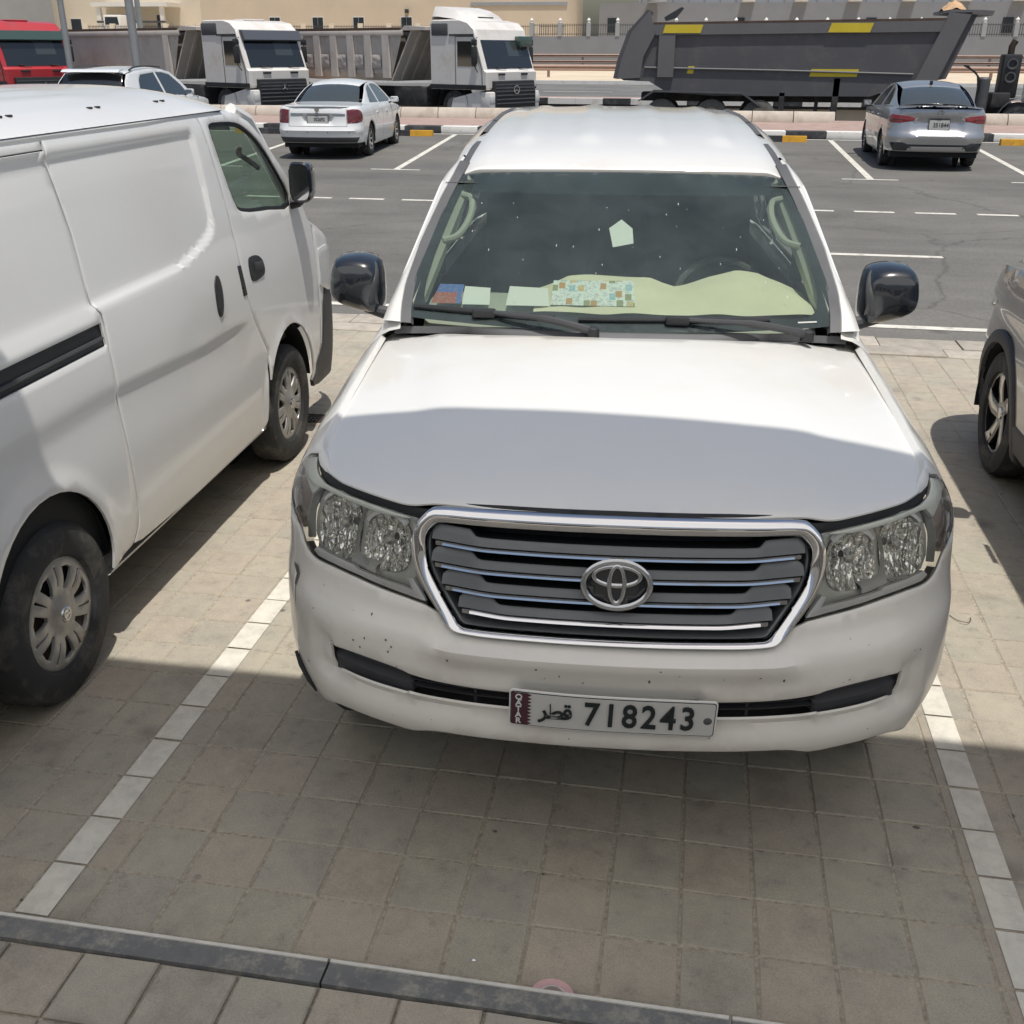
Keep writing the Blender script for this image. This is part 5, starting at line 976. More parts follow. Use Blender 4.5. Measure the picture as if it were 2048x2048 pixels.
for sg in (1, -1): van_wheel(.05, sg); van_wheel(2.45, sg)
# ================================================================== ordinary cars
class Shell:
    def __init__(s, plan, pr, ps, a0, a1):
        P = np.array(plan, float); s.P = P; s.S = np.r_[0, np.cumsum(np.hypot(*np.diff(P, axis=0).T))]; s.Sm = np.r_[-s.S[:0:-1], s.S]
        s.X = np.r_[-P[:0:-1, 0], P[:, 0]]; s.Y = np.r_[P[:0:-1, 1], P[:, 1]]; s.pr = tab(pr); s.ps = tab(ps); s.a0 = a0; s.a1 = a1
    def __call__(s, a, z, off=0.0):
        a = np.asarray(a, float); z = np.asarray(z, float) + 0 * a; e = 1e-4; x = catx(a, s.Sm, s.X); y = catx(a, s.Sm, s.Y)
        tx = catx(a + e, s.Sm, s.X) - catx(a - e, s.Sm, s.X); ty = catx(a + e, s.Sm, s.Y) - catx(a - e, s.Sm, s.Y); n = np.hypot(tx, ty); nx, ny = -ty / n, tx / n
        t = sstep(np.abs(a), s.a0, s.a1); q = s.pr(z) * (1 - t) + s.ps(z) * t + off
        return np.stack([x + nx * q, y + ny * q, z], -1)
    def at(s, y): k = np.argmax(s.P[:, 0] >= s.P[:, 0].max() - .02); return float(np.interp(y, s.P[k - 2:, 1], s.S[k - 2:]))
def car_wheel(car, x, y, r, w, sg, style, rimm, dish=.02):
    e = empty('wheel', (x, y, r), 0, car); rr = r * .66; h = w / 2
    MB().lathe([(-h * .9, rr), (-h, rr * 1.2), (-h * .85, r * .96), (-h * .5, r), (h * .5, r), (h * .85, r * .96), (h, rr * 1.2), (h * .9, rr), (h * .75, rr * .97)] if sg > 0 else [(h * .9, rr), (h, rr * 1.2), (h * .85, r * .96), (h * .5, r), (-h * .5, r), (-h * .85, r * .96), (-h, rr * 1.2), (-h * .9, rr), (-h * .75, rr * .97)], 'x', n=40).build('tyre', 'rubber', e)
    MB().lathe([(sg * h * .8, rr), (sg * h * .1, rr * .95), (0, .05), (0, 0)], 'x', n=32).build('brake', 'void', e)
    n, wd, twist, two = style; ho = []
    S = lambda a, b: np.stack([sg * (h * .78 - dish * np.cos(np.clip(np.hypot(a, b) / rr, 0, 1) * math.pi / 2) ** 2) + 0 * a, a, b], -1)
    for k in range(n):
        a0 = 2 * math.pi * (k + .5) / n; q = math.pi / n
        def pt(rad, d): 
            an = a0 + d + twist * (rad / rr - .5); return (rad * math.cos(an), rad * math.sin(an))
        i0, o0 = rr * .30, rr * .92; ho.append([pt(i0, -(q - wd / i0 / 2) * .9 if q > wd / i0 / 2 else -.05), pt(rr * .6, -(q - wd / (rr * 1.2))), pt(o0, -(q - wd / o0 / 2)), pt(o0 * 1.01, 0), pt(o0, q - wd / o0 / 2), pt(rr * .6, q - wd / (rr * 1.2)), pt(i0, (q - wd / i0 / 2) * .9 if q > wd / i0 / 2 else .05)])
    panel('rim', [(rr * math.cos(t), rr * math.sin(t)) for t in np.linspace(0, 2 * math.pi, 44, endpoint=False)], S, rimm, e, holes=ho, step=.03, bstep=.02, flange=.02, inner=(-sg, 0, 0), rnd=.003)
    if two: # machined faces on dark spokes
        for k in range(n):
            a0 = 2 * math.pi * k / n; pts = []
            for rad, d in ((rr * .24, -.16), (rr * .60, -.10), (rr * .93, -.06), (rr * .95, .24), (rr * .60, .16), (rr * .28, .26)):
                an = a0 + d + twist * (rad / rr - .5); pts.append((rad * math.cos(an), rad * math.sin(an)))
            panel('spoke_face', pts, lambda a, b: S(a, b) + np.array([sg * .003, 0, 0]), two, e, step=.03, flange=.003, inner=(-sg, 0, 0))
    MB().lathe([(sg * (h * .78 - dish), .034), (sg * (h * .80 - dish + .006), .03), (sg * (h * .80 - dish + .008), 0)], 'x', n=20).build('centre_cap', 'satin_chrome', e)
    return e
def make_car(name, label, loc, rz, spec):
    car = thing(name, label, 'car', loc, rz, spec.get('group')); L, Wd = spec['L'], spec['W'] / 2; paint = spec['paint']; zb = tab(spec['belt']); zs = spec['sill']; wr = spec['wr']; ya, yf = spec['axle']; C = (0, L / 2, .6)
    sh = Shell(spec['plan'], spec['prear'], spec['pside'], *spec['blend']); smax = sh.S[-1] - .02; car_s = sh
    yb = lambda a: catx(np.abs(np.array([a])), sh.Sm, sh.Y)[0]
    # lower body band
    sr = spec['arch']; out = []
    aa = np.linspace(0, smax, 60); top = [(float(a), float(zb(yb(a)))) for a in aa]
    def arch(yc): return [(sh.at(yc + sr * math.cos(t)), wr + sr * math.sin(t)) for t in np.linspace(math.radians(195), math.radians(-15), 15)]
    rb = spec.get('rsill', zs); bot = [(0, rb), (sh.at(ya - sr * .97) - .15, rb), (sh.at(ya - sr * .97) - .02, zs + .02)] + arch(ya) + [(sh.at(ya + sr * .97) + .02, zs), (sh.at(yf - sr * .97) - .02, zs)] + arch(yf) + [(sh.at(yf + sr * .97) + .02, zs + .02), (smax, zs + .02)]
    outl = top + list(reversed(bot)); outl = outl + []
    full_ = top + list(reversed(bot)); left = [(-a, b) for a, b in full_]
    holes = spec.get('holes', [])
    poly = top[::-1][:-1] + [(-a, b) for a, b in top] + [(-a, b) for a, b in reversed(bot)][0:0]
    poly = list(reversed(top))[:-1] + [(-a, b) for a, b in top] + [(-a, b) for a, b in list(reversed(bot))[:-1]] + bot
    rel = spec.get('relief'); BS = (lambda a, z: sh(a, z, rel(a, z, yb))) if rel else (lambda a, z: sh(a, z))
    panel('body', poly, BS, paint, car, step=.05, flange=.015, inner=C, rnd=.004)
    # tail deck, bonnet
    def top_surf(zc, cr): return lambda x, y: np.stack([x + 0 * y, y + 0 * x, zc(y) - cr * (np.abs(x) / Wd) ** 2.4], -1)
    for nm, key in (('boot_lid', 'deck'), ('bonnet', 'bonnet')):
        if key in spec: 
            d = spec[key]; panel(nm, d['out'] + [(-a, b) for a, b in reversed(d['out'])], top_surf(tab(d['zc']), d['cr']), d.get('mat', paint), car, step=.06, flange=.012, inner=(0, L / 2, .3), rnd=.006)
    # cabin
    cb = spec['cabin']; zc = tab(cb['zc']); xr = tab(cb['xr']); tilt = cb['tilt']; xb = cb['xb']
    CS = lambda sg, off=0: (lambda y, z: np.stack([sg * (xb - tilt * (z - cb['zbelt']) - .10 * sstep(np.asarray(y, float), cb['y1'] - .7, cb['y1'] + .3) * 0 - off - cb.get('tap', .05) * (np.clip((cb['y0'] + .7 - np.asarray(y, float)) / .7, 0, 1.2) ** 2)), np.asarray(y, float) + 0 * z, np.asarray(z, float) + 0 * y], -1))
    CT = lambda off=0: (lambda x, y: np.stack([x + 0 * y, y + 0 * x, zc(y) - cb['cr'] * (np.abs(x) / xr(y)) ** 2.2 - off], -1))
    for sg in (1, -1):
        panel('cabin_side', cb['side'], CS(sg), paint, car, holes=cb['win'], step=.06, flange=.012, inner=(0, L / 2, 1.1), rnd=.006)
        for wpoly in cb['win']: panel('side_window', wpoly, CS(sg, .010), cb.get('glass', 'car_glass_dark'), car, step=.1, flange=0, inner=(0, L / 2, 1.1))
        if 'pillar' in cb:
            for q in cb['pillar']: panel('window_pillar', q, CS(sg, .004), 'seal_black', car, step=.1, flange=.004, inner=(0, L / 2, 1.1))
    panel('roof', cb['roof'] + [(-a, b) for a, b in reversed(cb['roof'])], CT(), paint, car, step=.06, flange=.01, inner=(0, L / 2, .8), rnd=.005)
    panel('rear_window', cb['rear'] + [(-a, b) for a, b in reversed(cb['rear'])], CT(-.002), cb.get('rglass', 'car_glass_dark'), car, step=.06, flange=.006, inner=(0, L / 2, .8))
    panel('windscreen', cb['front'] + [(-a, b) for a, b in reversed(cb['front'])], CT(-.002), 'car_glass_dark', car, step=.08, flange=.006, inner=(0, L / 2, .8))
    # wheels, arches, floor
    for yy in (ya, yf):
        for sg in (1, -1):
            car_wheel(car, sg * (Wd - spec['wt'] / 2 - .022), yy, wr, spec['wt'], sg, spec['style'], spec['rim'])
            mb = MB(); mb.lathe([(sg * (Wd - .34), sr * .97), (sg * (Wd - .02), sr * .985)], 'x', (0, yy, wr), 18, -.2, math.pi + .2); mb.lathe([(sg * (Wd - .33), 0), (sg * (Wd - .33), sr)], 'x', (0, yy, wr), 18); mb.build('wheel_housing', 'void', car)
    MB().box(-Wd + .12, Wd - .12, .25, L - .25, zs + .0, zs + .14).build('underbody', 'void', car)
    MB().box(-Wd + .14, Wd - .14, .30, L - .35, zs + .15, .80).build('inner_body', 'void', car)
    # seams: thin dark gaps on the sides
    for q in spec.get('seams', []):
        for sg in (1, -1):
            P = spl(q, 4); rows = [[], []]
            for y, z in P:
                a = sg * sh.at(y)
                for k, d in enumerate((-.004, .004)): rows[k].append(BS(np.array([a + d]), np.array([z]))[0] + np.array([sg * .001, 0, 0]))
            MB().grid(np.array(rows)).build('door_gap', 'void', car)
    for y, z in spec.get('handles', []):
        for sg in (1, -1):
            c = BS(np.array([sg * sh.at(y)]), np.array([z]))[0]; MB().box(c[0] - .012, c[0] + .022 * sg + .0, y - .09, y + .09, z - .014, z + .014, .006).build('door_handle', spec.get('hmat', paint), car)
    for sg in (1, -1):
        my, mz = spec['mirror']; mr = empty('door_mirror', (sg * (Wd + .075), my, mz), 0, car); MB().box(-.085, .085, -.05, .07, -.055, .06, .03).build('mirror_shell', spec.get('mmat', paint), mr); MB().box(-.07, .07, -.056, -.051, -.04, .045).build('mirror_glass', 'chrome', mr); MB().tube([(-sg * .15, .02, -.07), (-sg * .05, .02, -.04)], .02, 6).build('mirror_arm', 'black_plastic', mr)
    return car, sh, BS
def lamp(car, nm, poly, S, m, off=-.004, sides=(1, -1), inner=(0, 2.2, .6), step=.04):
    for sg in sides:
        q = [(sg * a, b) for a, b in poly]
        panel(nm, q if sg > 0 else q[::-1], lambda a, b: S(a, b) + 0, m, car, step=step, flange=.008, inner=inner)
def off_s(sh, o): return lambda a, z: sh(a, z, o)
def plate(car, y, z, w, h, txt, tilt=0.0, base='plate_white'):
    e = empty('number_plate', (0, y, z), 0, car); e.rotation_euler = (math.radians(90 + tilt), 0, 0)
    MB().box(-w / 2, w / 2, -h / 2, h / 2, -.006, 0).build('plate_base', base, e); MB().box(-w / 2 - .012, w / 2 + .012, -h / 2 - .012, h / 2 + .012, -.012, -.004).build('plate_frame', 'trim_dusty', e)
    text('plate_text', txt, h * .62, 'plate_ink', e, Matrix.Translation((w * .08, 0, .002)), .001, .001, sx=.85)
    return e
# ---- white saloon beyond the van
def sub_relief(a, z, yb):
    b = np.abs(a); r = .05 * (1 - sstep(b, .25, .34)) * sstep(z, .62, .645) * (1 - sstep(z, .80, .83))       # plate recess
    r = r - .018 * sstep(z, .50, .54) * (1 - sstep(z, .555, .58)) * (1 - sstep(b, .9, 1.1)); return r
spec = dict(L=4.66, W=1.73, paint='pearl_paint', sill=.20, rsill=.30, wr=.318, wt=.205, arch=.36, axle=(1.02, 3.69), blend=(.55, 1.05), relief=sub_relief,
    belt=[(0, .955), (.5, .965), (1.2, .955), (2.5, .915), (3.3, .90), (3.7, .86), (4.3, .76), (4.66, .66)],
    plan=[(0, 0), (.3, .008), (.55, .035), (.70, .085), (.79, .17), (.835, .30), (.855, .55), (.865, 1.0), (.865, 2.3), (.862, 3.5), (.84, 4.0), (.78, 4.35), (.62, 4.56), (.3, 4.65), (0, 4.66)],
    prear=[(.15, .16), (.22, .10), (.30, .05), (.42, .01), (.52, 0), (.58, .02), (.70, .06), (.86, .085), (.94, .12), (1.0, .16)], pside=[(.15, .08), (.22, .05), (.35, .02), (.55, .0), (.70, .004), (.80, .008), (.88, .025), (.93, .05), (.98, .09)],
    deck=dict(out=[(0, .10), (.45, .125), (.66, .19), (.735, .32), (.745, .55), (.70, .98), (.62, 1.0), (.3, .985), (0, .975)], zc=[(0, .955), (.12, .975), (.3, .99), (.7, 1.005), (1.1, 1.03)], cr=.035),
    bonnet=dict(out=[(0, 3.42), (.4, 3.40), (.74, 3.32), (.80, 3.6), (.78, 4.0), (.70, 4.3), (.5, 4.5), (0, 4.6)], zc=[(3.3, .96), (3.6, .93), (4.1, .85), (4.6, .70)], cr=.05),
    cabin=dict(zc=[(.80, .96), (.95, 1.015), (1.30, 1.20), (1.62, 1.33), (1.9, 1.392), (2.3, 1.42), (2.6, 1.405), (2.9, 1.32), (3.2, 1.14), (3.48, .94)], xr=[(.8, .72), (1.6, .56), (2.2, .545), (2.8, .57), (3.4, .70)], cr=.055, tilt=.56, xb=.80, zbelt=.93, y0=.9, y1=3.4, tap=.07,
        side=[(.78, .95), (1.3, .94), (2.5, .905), (3.40, .895), (3.44, .93), (3.15, 1.125), (2.88, 1.275), (2.65, 1.345), (2.3, 1.362), (1.9, 1.335), (1.62, 1.275), (1.3, 1.15), (1.0, 1.02)],
        win=[[(1.36, .985), (1.50, 1.11), (1.68, 1.235), (1.92, 1.300), (2.06, 1.312), (2.12, .965)], [(2.19, .960), (2.13, 1.316), (2.35, 1.326), (2.62, 1.312), (2.82, 1.265), (3.12, 1.09), (3.26, .975), (3.2, .945)]],
        roof=[(0, 1.62), (.5, 1.635), (.53, 1.9), (.535, 2.3), (.55, 2.66), (.3, 2.68), (0, 2.685)], rear=[(0, .93), (.62, .955), (.60, 1.10), (.54, 1.45), (.50, 1.60), (0, 1.585)], front=[(0, 2.72), (.545, 2.70), (.60, 2.95), (.68, 3.35), (.4, 3.43), (0, 3.46)], rglass='car_glass_mid', glass='car_glass_dark'),
    seams=[[(2.16, .24), (2.15, .60), (2.17, .91)], [(1.30, .93), (1.36, .75), (1.44, .60)], [(3.22, .24), (3.30, .6), (3.30, .88)], [(1.42, .235), (2.2, .23), (3.25, .235)]], handles=[(1.62, .80), (2.55, .79)], mirror=(3.02, .985), style=(7, .035, .0, None), rim='alloy')
SUB, sh, BS = make_car('white_saloon', 'white saloon parked nose to the kerb, rear plate and dark tail lights showing', (-6.50, 18.55, gz(19.5) + .01), .075, spec)
lamp(SUB, 'tail_light', [(.60, .90), (.60, .66), (.80, .665), (.97, .69), (1.02, .75), (1.0, .86), (.92, .905), (.75, .915)], off_s(sh, -.004), 'red_lens_dark')
panel('boot_gap', [(-.585, .60), (.585, .60), (.585, .607), (-.585, .607)], lambda a, z: BS(a, z) + np.array([0, -.0015, 0]), 'void', SUB, step=.1, flange=0, inner=(0, 2, .6))
for sg in (1, -1): panel('boot_gap', [(sg * .585, .60), (sg * .592, .60), (sg * .592, .93), (sg * .585, .93)], lambda a, z: BS(a, z) + np.array([0, -.0015, 0]), 'void', SUB, step=.1, flange=0, inner=(0, 2, .6))
panel('garnish', [(-.56, .805), (.56, .805), (.56, .84), (-.56, .84)], lambda a, z: BS(a, z) + np.array([0, -.01, 0]), 'satin_chrome', SUB, step=.1, flange=.01, inner=(0, 2, .6))
panel('rear_valance', [(-.80, .305), (.80, .305), (.86, .40), (-.86, .40)], off_s(sh, -.004), 'trim_grey', SUB, step=.08, flange=.01, inner=(0, 2, .6))
plate(SUB, .078, .725, .40, .14, '302692'); MB().lathe([(-.01, .045), (0, .042), (.0, .0)], 'y', (0, .066, .905), 20).build('badge', 'satin_chrome', SUB)
for x in (-.62, -.2, .2, .62): c = BS(np.array([x]), np.array([.50]))[0]; MB().lathe([(-.006, .014), (-.006, 0)], 'y', tuple(c), 10).build('parking_sensor', 'trim_grey', SUB)
# ---- silver saloon
def sun_relief(a, z, yb):
    b = np.abs(a); return .045 * (1 - sstep(b, .33, .50)) * sstep(z, .60, .66) * (1 - sstep(z, .86, .90)) - .02 * sstep(z, .50, .55) * (1 - sstep(z, .60, .64)) * (1 - sstep(b, .9, 1.1))
spec = dict(L=4.495, W=1.74, paint='silver_paint', sill=.21, rsill=.32, wr=.315, wt=.20, arch=.355, axle=(.99, 3.61), blend=(.55, 1.05), relief=sun_relief,
    belt=[(0, 1.03), (.5, 1.045), (1.2, 1.02), (2.5, .95), (3.3, .92), (3.7, .90), (4.2, .80), (4.5, .70)],
    plan=[(0, 0), (.3, .010), (.55, .045), (.70, .11), (.79, .21), (.835, .35), (.857, .6), (.87, 1.0), (.87, 2.3), (.866, 3.4), (.84, 3.9), (.77, 4.22), (.60, 4.40), (.3, 4.48), (0, 4.495)],
    prear=[(.15, .16), (.24, .10), (.32, .05), (.44, .01), (.55, 0), (.62, .02), (.75, .07), (.90, .10), (1.0, .10), (1.05, .13), (1.1, .18)], pside=[(.15, .08), (.22, .05), (.35, .02), (.55, .0), (.72, .010), (.82, .004), (.92, .02), (.99, .05), (1.06, .10)],
    deck=dict(out=[(0, .075), (.45, .10), (.66, .17), (.735, .30), (.745, .5), (.70, .80), (.3, .79), (0, .78)], zc=[(0, 1.075), (.08, 1.085), (.2, 1.075), (.5, 1.075), (.8, 1.085)], cr=.045),
    bonnet=dict(out=[(0, 3.30), (.4, 3.28), (.74, 3.2), (.80, 3.5), (.78, 3.9), (.70, 4.15), (.5, 4.33), (0, 4.43)], zc=[(3.2, 1.0), (3.5, .98), (4.0, .88), (4.45, .72)], cr=.05),
    cabin=dict(zc=[(.55, 1.05), (.68, 1.095), (1.0, 1.24), (1.4, 1.375), (1.8, 1.445), (2.2, 1.465), (2.5, 1.45), (2.8, 1.36), (3.1, 1.17), (3.36, .97)], xr=[(.6, .72), (1.4, .57), (2.2, .555), (2.7, .58), (3.3, .70)], cr=.055, tilt=.52, xb=.81, zbelt=.96, y0=.7, y1=3.3, tap=.07,
        side=[(.55, 1.04), (1.2, 1.015), (2.5, .945), (3.28, .915), (3.33, .95), (3.02, 1.165), (2.75, 1.315), (2.55, 1.385), (2.2, 1.405), (1.8, 1.385), (1.4, 1.32), (1.0, 1.19), (.75, 1.10)],
        win=[[(1.18, 1.06), (1.35, 1.20), (1.60, 1.305), (1.88, 1.352), (1.96, 1.355), (2.02, 1.015)], [(2.09, 1.012), (2.03, 1.358), (2.30, 1.366), (2.52, 1.348), (2.70, 1.30), (3.0, 1.13), (3.16, .99), (3.1, .965)]],
        roof=[(0, 1.42), (.52, 1.44), (.545, 1.8), (.545, 2.2), (.56, 2.56), (.3, 2.58), (0, 2.585)], rear=[(0, .70), (.62, .706), (.60, .90), (.545, 1.25), (.515, 1.40), (0, 1.385)], front=[(0, 2.62), (.555, 2.60), (.60, 2.8), (.68, 3.22), (.4, 3.31), (0, 3.34)], rglass='car_glass_mid'),
    seams=[[(2.06, .25), (2.05, .60), (2.06, .95)], [(1.20, 1.0), (1.28, .78), (1.38, .60)], [(3.14, .25), (3.2, .6), (3.2, .9)]], handles=[(1.55, .87), (2.45, .85)], mirror=(2.92, 1.02), style=(10, .028, .25, None), rim='alloy', mmat='black_plastic')
SUN_, sh, BS = make_car('silver_saloon', 'silver saloon parked nose to the kerb with bright red tail lights', (5.06, 18.62, gz(19.6) + .01), -.02, spec)
lamp(SUN_, 'tail_light', [(.42, .885), (.44, .84), (.70, .80), (.95, .80), (1.02, .85), (1.04, .90), (.96, .935), (.75, .925), (.55, .91)], off_s(sh, -.005), 'red_lens'); lamp(SUN_, 'tail_light_tip', [(.36, .893), (.42, .885), (.44, .84), (.40, .86)], off_s(sh, -.006), 'chrome'); lamp(SUN_, 'tail_lamp_strip', [(.62, .845), (.92, .845), (.94, .865), (.62, .868)], off_s(sh, -.008), 'red_lens_dark')
panel('rear_valance', [(-.78, .33), (.78, .33), (.86, .46), (.60, .47), (.50, .44), (-.50, .44), (-.60, .47), (-.86, .46)], off_s(sh, -.004), 'trim_grey', SUN_, step=.07, flange=.01, inner=(0, 2, .6)); panel('skid_trim', [(-.52, .335), (.52, .335), (.46, .40), (-.46, .40)], off_s(sh, -.012), 'silver_paint', SUN_, step=.07, flange=.01, inner=(0, 2, .6))
plate(SUN_, .085, .765, .34, .17, '351844', base='plate_white'); MB().lathe([(-.01, .05), (0, .046), (0, .035), (-.004, .03)], 'y', (0, .075, .975), 22).build('badge', 'satin_chrome', SUN_); box('antenna_fin', -.02, .02, 1.46, 1.62, 1.40, 1.47, 'black_plastic', SUN_, .015)
# ---- white crossover at the far end
spec = dict(L=4.55, W=1.85, paint='pearl_paint', sill=.26, rsill=.34, wr=.35, wt=.22, arch=.40, axle=(.93, 3.62), blend=(.55, 1.05),
    belt=[(0, 1.10), (.5, 1.12), (1.2, 1.10), (2.5, 1.03), (3.3, 1.0), (3.7, .98), (4.2, .90), (4.55, .78)],
    plan=[(0, 0), (.3, .008), (.6, .04), (.76, .11), (.85, .22), (.89, .4), (.91, .7), (.925, 1.0), (.925, 2.3), (.92, 3.4), (.90, 3.95), (.82, 4.3), (.62, 4.47), (.3, 4.54), (0, 4.55)],
    prear=[(.15, .16), (.26, .10), (.36, .04), (.5, 0), (.65, .01), (.8, .06), (1.0, .10), (1.1, .13), (1.16, .17)], pside=[(.15, .08), (.26, .04), (.45, .01), (.65, 0), (.85, .008), (1.0, .03), (1.08, .07), (1.15, .12)],
    bonnet=dict(out=[(0, 3.30), (.4, 3.28), (.80, 3.2), (.86, 3.5), (.84, 3.9), (.74, 4.2), (.5, 4.38), (0, 4.48)], zc=[(3.2, 1.08), (3.5, 1.06), (4.0, .98), (4.5, .82)], cr=.05),
    cabin=dict(zc=[(.10, 1.10), (.22, 1.20), (.36, 1.42), (.52, 1.575), (.9, 1.625), (1.6, 1.65), (2.2, 1.64), (2.6, 1.58), (2.95, 1.36), (3.32, 1.06)], xr=[(.1, .76), (.5, .66), (1.6, .62), (2.5, .62), (3.3, .72)], cr=.055, tilt=.44, xb=.87, zbelt=1.06, y0=.2, y1=3.2, tap=.06,
        side=[(.10, 1.11), (1.2, 1.09), (2.5, 1.025), (3.22, .995), (3.28, 1.04), (2.92, 1.34), (2.58, 1.525), (2.2, 1.58), (1.6, 1.59), (.9, 1.565), (.55, 1.52), (.36, 1.38), (.20, 1.18)],
        win=[[(.72, 1.15), (.92, 1.40), (1.10, 1.50), (1.80, 1.535), (1.84, 1.095)], [(1.91, 1.09), (1.87, 1.537), (2.2, 1.528), (2.52, 1.478), (2.86, 1.27), (3.04, 1.07), (2.95, 1.04)]],
        roof=[(0, .50), (.62, .52), (.62, 1.6), (.61, 2.3), (.60, 2.5), (0, 2.54)], rear=[(0, .16), (.66, .18), (.63, .34), (.60, .47), (0, .465)], front=[(0, 2.58), (.59, 2.56), (.64, 2.8), (.72, 3.2), (.4, 3.29), (0, 3.31)]),
    seams=[[(1.88, .3), (1.87, .7), (1.88, 1.03)]], handles=[(1.35, .95), (2.3, .92)], mirror=(2.80, 1.12), style=(5, .05, .2, None), rim='alloy')
SUV, sh, BS = make_car('white_crossover', 'white crossover with black rear window parked behind the panel van', (-11.15, 18.3, gz(19.3) + .01), .06, spec)
for sg in (1, -1): MB().tube(spl([(sg * .615, .75, 1.585), (sg * .60, 1.0, 1.635), (sg * .595, 1.8, 1.65), (sg * .59, 2.3, 1.625)], 4), .018, 6).build('roof_rail', 'trim_grey', SUV)
MB().prism([(.30, 1.555), (.52, 1.585), (.55, 1.610), (.38, 1.60)], 'x', -.60, .60).build('spoiler', 'pearl_paint', SUV); lamp(SUV, 'tail_light', [(.55, 1.0), (.55, .92), (1.0, .90), (1.05, .98)], off_s(sh, -.004), 'red_lens_dark')
# ---- grey crossover at the edge, nose to the road
def hr_relief(a, z, yb):
    return .012 * np.exp(-((z - .80) / .06) ** 2) - .012 * np.exp(-((z - .93) / .04) ** 2)
spec = dict(L=4.33, W=1.77, paint='grey_metallic', sill=.27, rsill=.34, wr=.338, wt=.215, arch=.385, axle=(.84, 3.45), blend=(.5, 1.0), relief=hr_relief,
    belt=[(0, 1.08), (.5, 1.10), (1.2, 1.08), (2.5, 1.06), (3.0, 1.07), (3.4, 1.09), (3.9, 1.05), (4.33, .88)],
    plan=[(0, 0), (.3, .008), (.6, .04), (.74, .11), (.82, .22), (.86, .4), (.875, .7), (.885, 1.0), (.885, 2.3), (.885, 3.3), (.88, 3.65), (.85, 3.90), (.76, 4.12), (.58, 4.26), (.3, 4.32), (0, 4.33)],
    prear=[(.15, .16), (.26, .10), (.36, .04), (.5, 0), (.65, .01), (.8, .06), (1.0, .10), (1.1, .13), (1.16, .17)], pside=[(.15, .08), (.26, .04), (.42, .012), (.60, 0), (.88, .006), (.98, .014), (1.07, .045), (1.13, .09), (1.20, .14)],
    bonnet=dict(out=[(0, 3.05), (.4, 3.03), (.76, 2.95), (.80, 3.2), (.80, 3.6), (.76, 3.85), (.64, 4.06), (.4, 4.20), (0, 4.26)], zc=[(2.9, 1.19), (3.2, 1.19), (3.6, 1.165), (4.0, 1.09), (4.3, .95)], cr=.06),
    cabin=dict(zc=[(.10, 1.08), (.30, 1.22), (.55, 1.42), (.85, 1.53), (1.4, 1.58), (1.9, 1.585), (2.3, 1.54), (2.65, 1.36), (3.0, 1.12), (3.1, 1.05)], xr=[(.1, .72), (.7, .60), (1.6, .58), (2.3, .60), (3.1, .70)], cr=.055, tilt=.48, xb=.82, zbelt=1.03, y0=.3, y1=3.0, tap=.07,
        side=[(.10, 1.09), (1.2, 1.07), (2.5, 1.005), (2.98, .985), (3.02, 1.03), (2.66, 1.31), (2.3, 1.475), (1.9, 1.52), (1.4, 1.515), (.85, 1.47), (.5, 1.36), (.25, 1.18)],
        win=[[(.70, 1.13), (.90, 1.35), (1.10, 1.43), (1.62, 1.465), (1.66, 1.08)], [(1.73, 1.075), (1.69, 1.468), (1.95, 1.465), (2.25, 1.43), (2.6, 1.24), (2.80, 1.05), (2.7, 1.03)]],
        roof=[(0, .82), (.57, .84), (.57, 1.6), (.58, 2.2), (0, 2.26)], rear=[(0, .20), (.62, .22), (.58, .60), (.55, .80), (0, .785)], front=[(0, 2.30), (.57, 2.25), (.62, 2.55), (.69, 2.94), (.4, 3.03), (0, 3.05)]),
    seams=[[(1.70, .3), (1.69, .7), (1.70, 1.0)], [(2.82, .3), (2.86, .65), (2.84, .95)]], handles=[(1.25, .96), (2.15, .93)], mirror=(2.58, 1.10), style=(5, .085, .35, 'alloy'), rim='alloy_black')
HRV, sh, BS = make_car('grey_crossover', 'grey crossover with black wheel arch trim at the edge of the photo', (3.415, .22, 0), 0.0, spec)
for yy in (.84, 3.45):     # black arch cladding
    for sg in (1, -1):
        rows = []
        for r_, o in ((.375, .01), (.380, -.010), (.43, -.012), (.445, -.004), (.447, .006)):
            t = np.linspace(math.radians(197), math.radians(-17), 30); rows.append(sh(sg * np.array([sh.at(yy + r_ * math.cos(q)) for q in t]), .338 + r_ * np.sin(t), o))
        MB().grid(np.array(rows)).build('arch_trim', 'trim_grey', HRV, True, 50)
for sg in (1, -1):
    rows = [sh(sg * np.linspace(sh.at(1.25), sh.at(3.05), 10), np.full(10, z), o) for z, o in ((.26, .03), (.27, -.008), (.40, -.010), (.42, .0))]; MB().grid(np.array(rows)).build('sill_trim', 'trim_grey', HRV)
sF = sh.S[-1]; lamp(HRV, 'headlight', [(sh.at(3.72), .93), (sh.at(3.72) + .02, .87), (sh.at(3.72) + .30, .80), (sh.at(3.72) + .52, .80), (sh.at(3.72) + .52, .86), (sh.at(3.72) + .28, .90)], off_s(sh, -.006), 'clear_lens', inner=(0, 2, .6)); lamp(HRV, 'bumper_trim', [(sh.at(3.87), .28), (sF - .05, .28), (sF - .05, .44), (sh.at(3.87) + .1, .42)], off_s(sh, -.008), 'trim_grey', inner=(0, 2, .6))
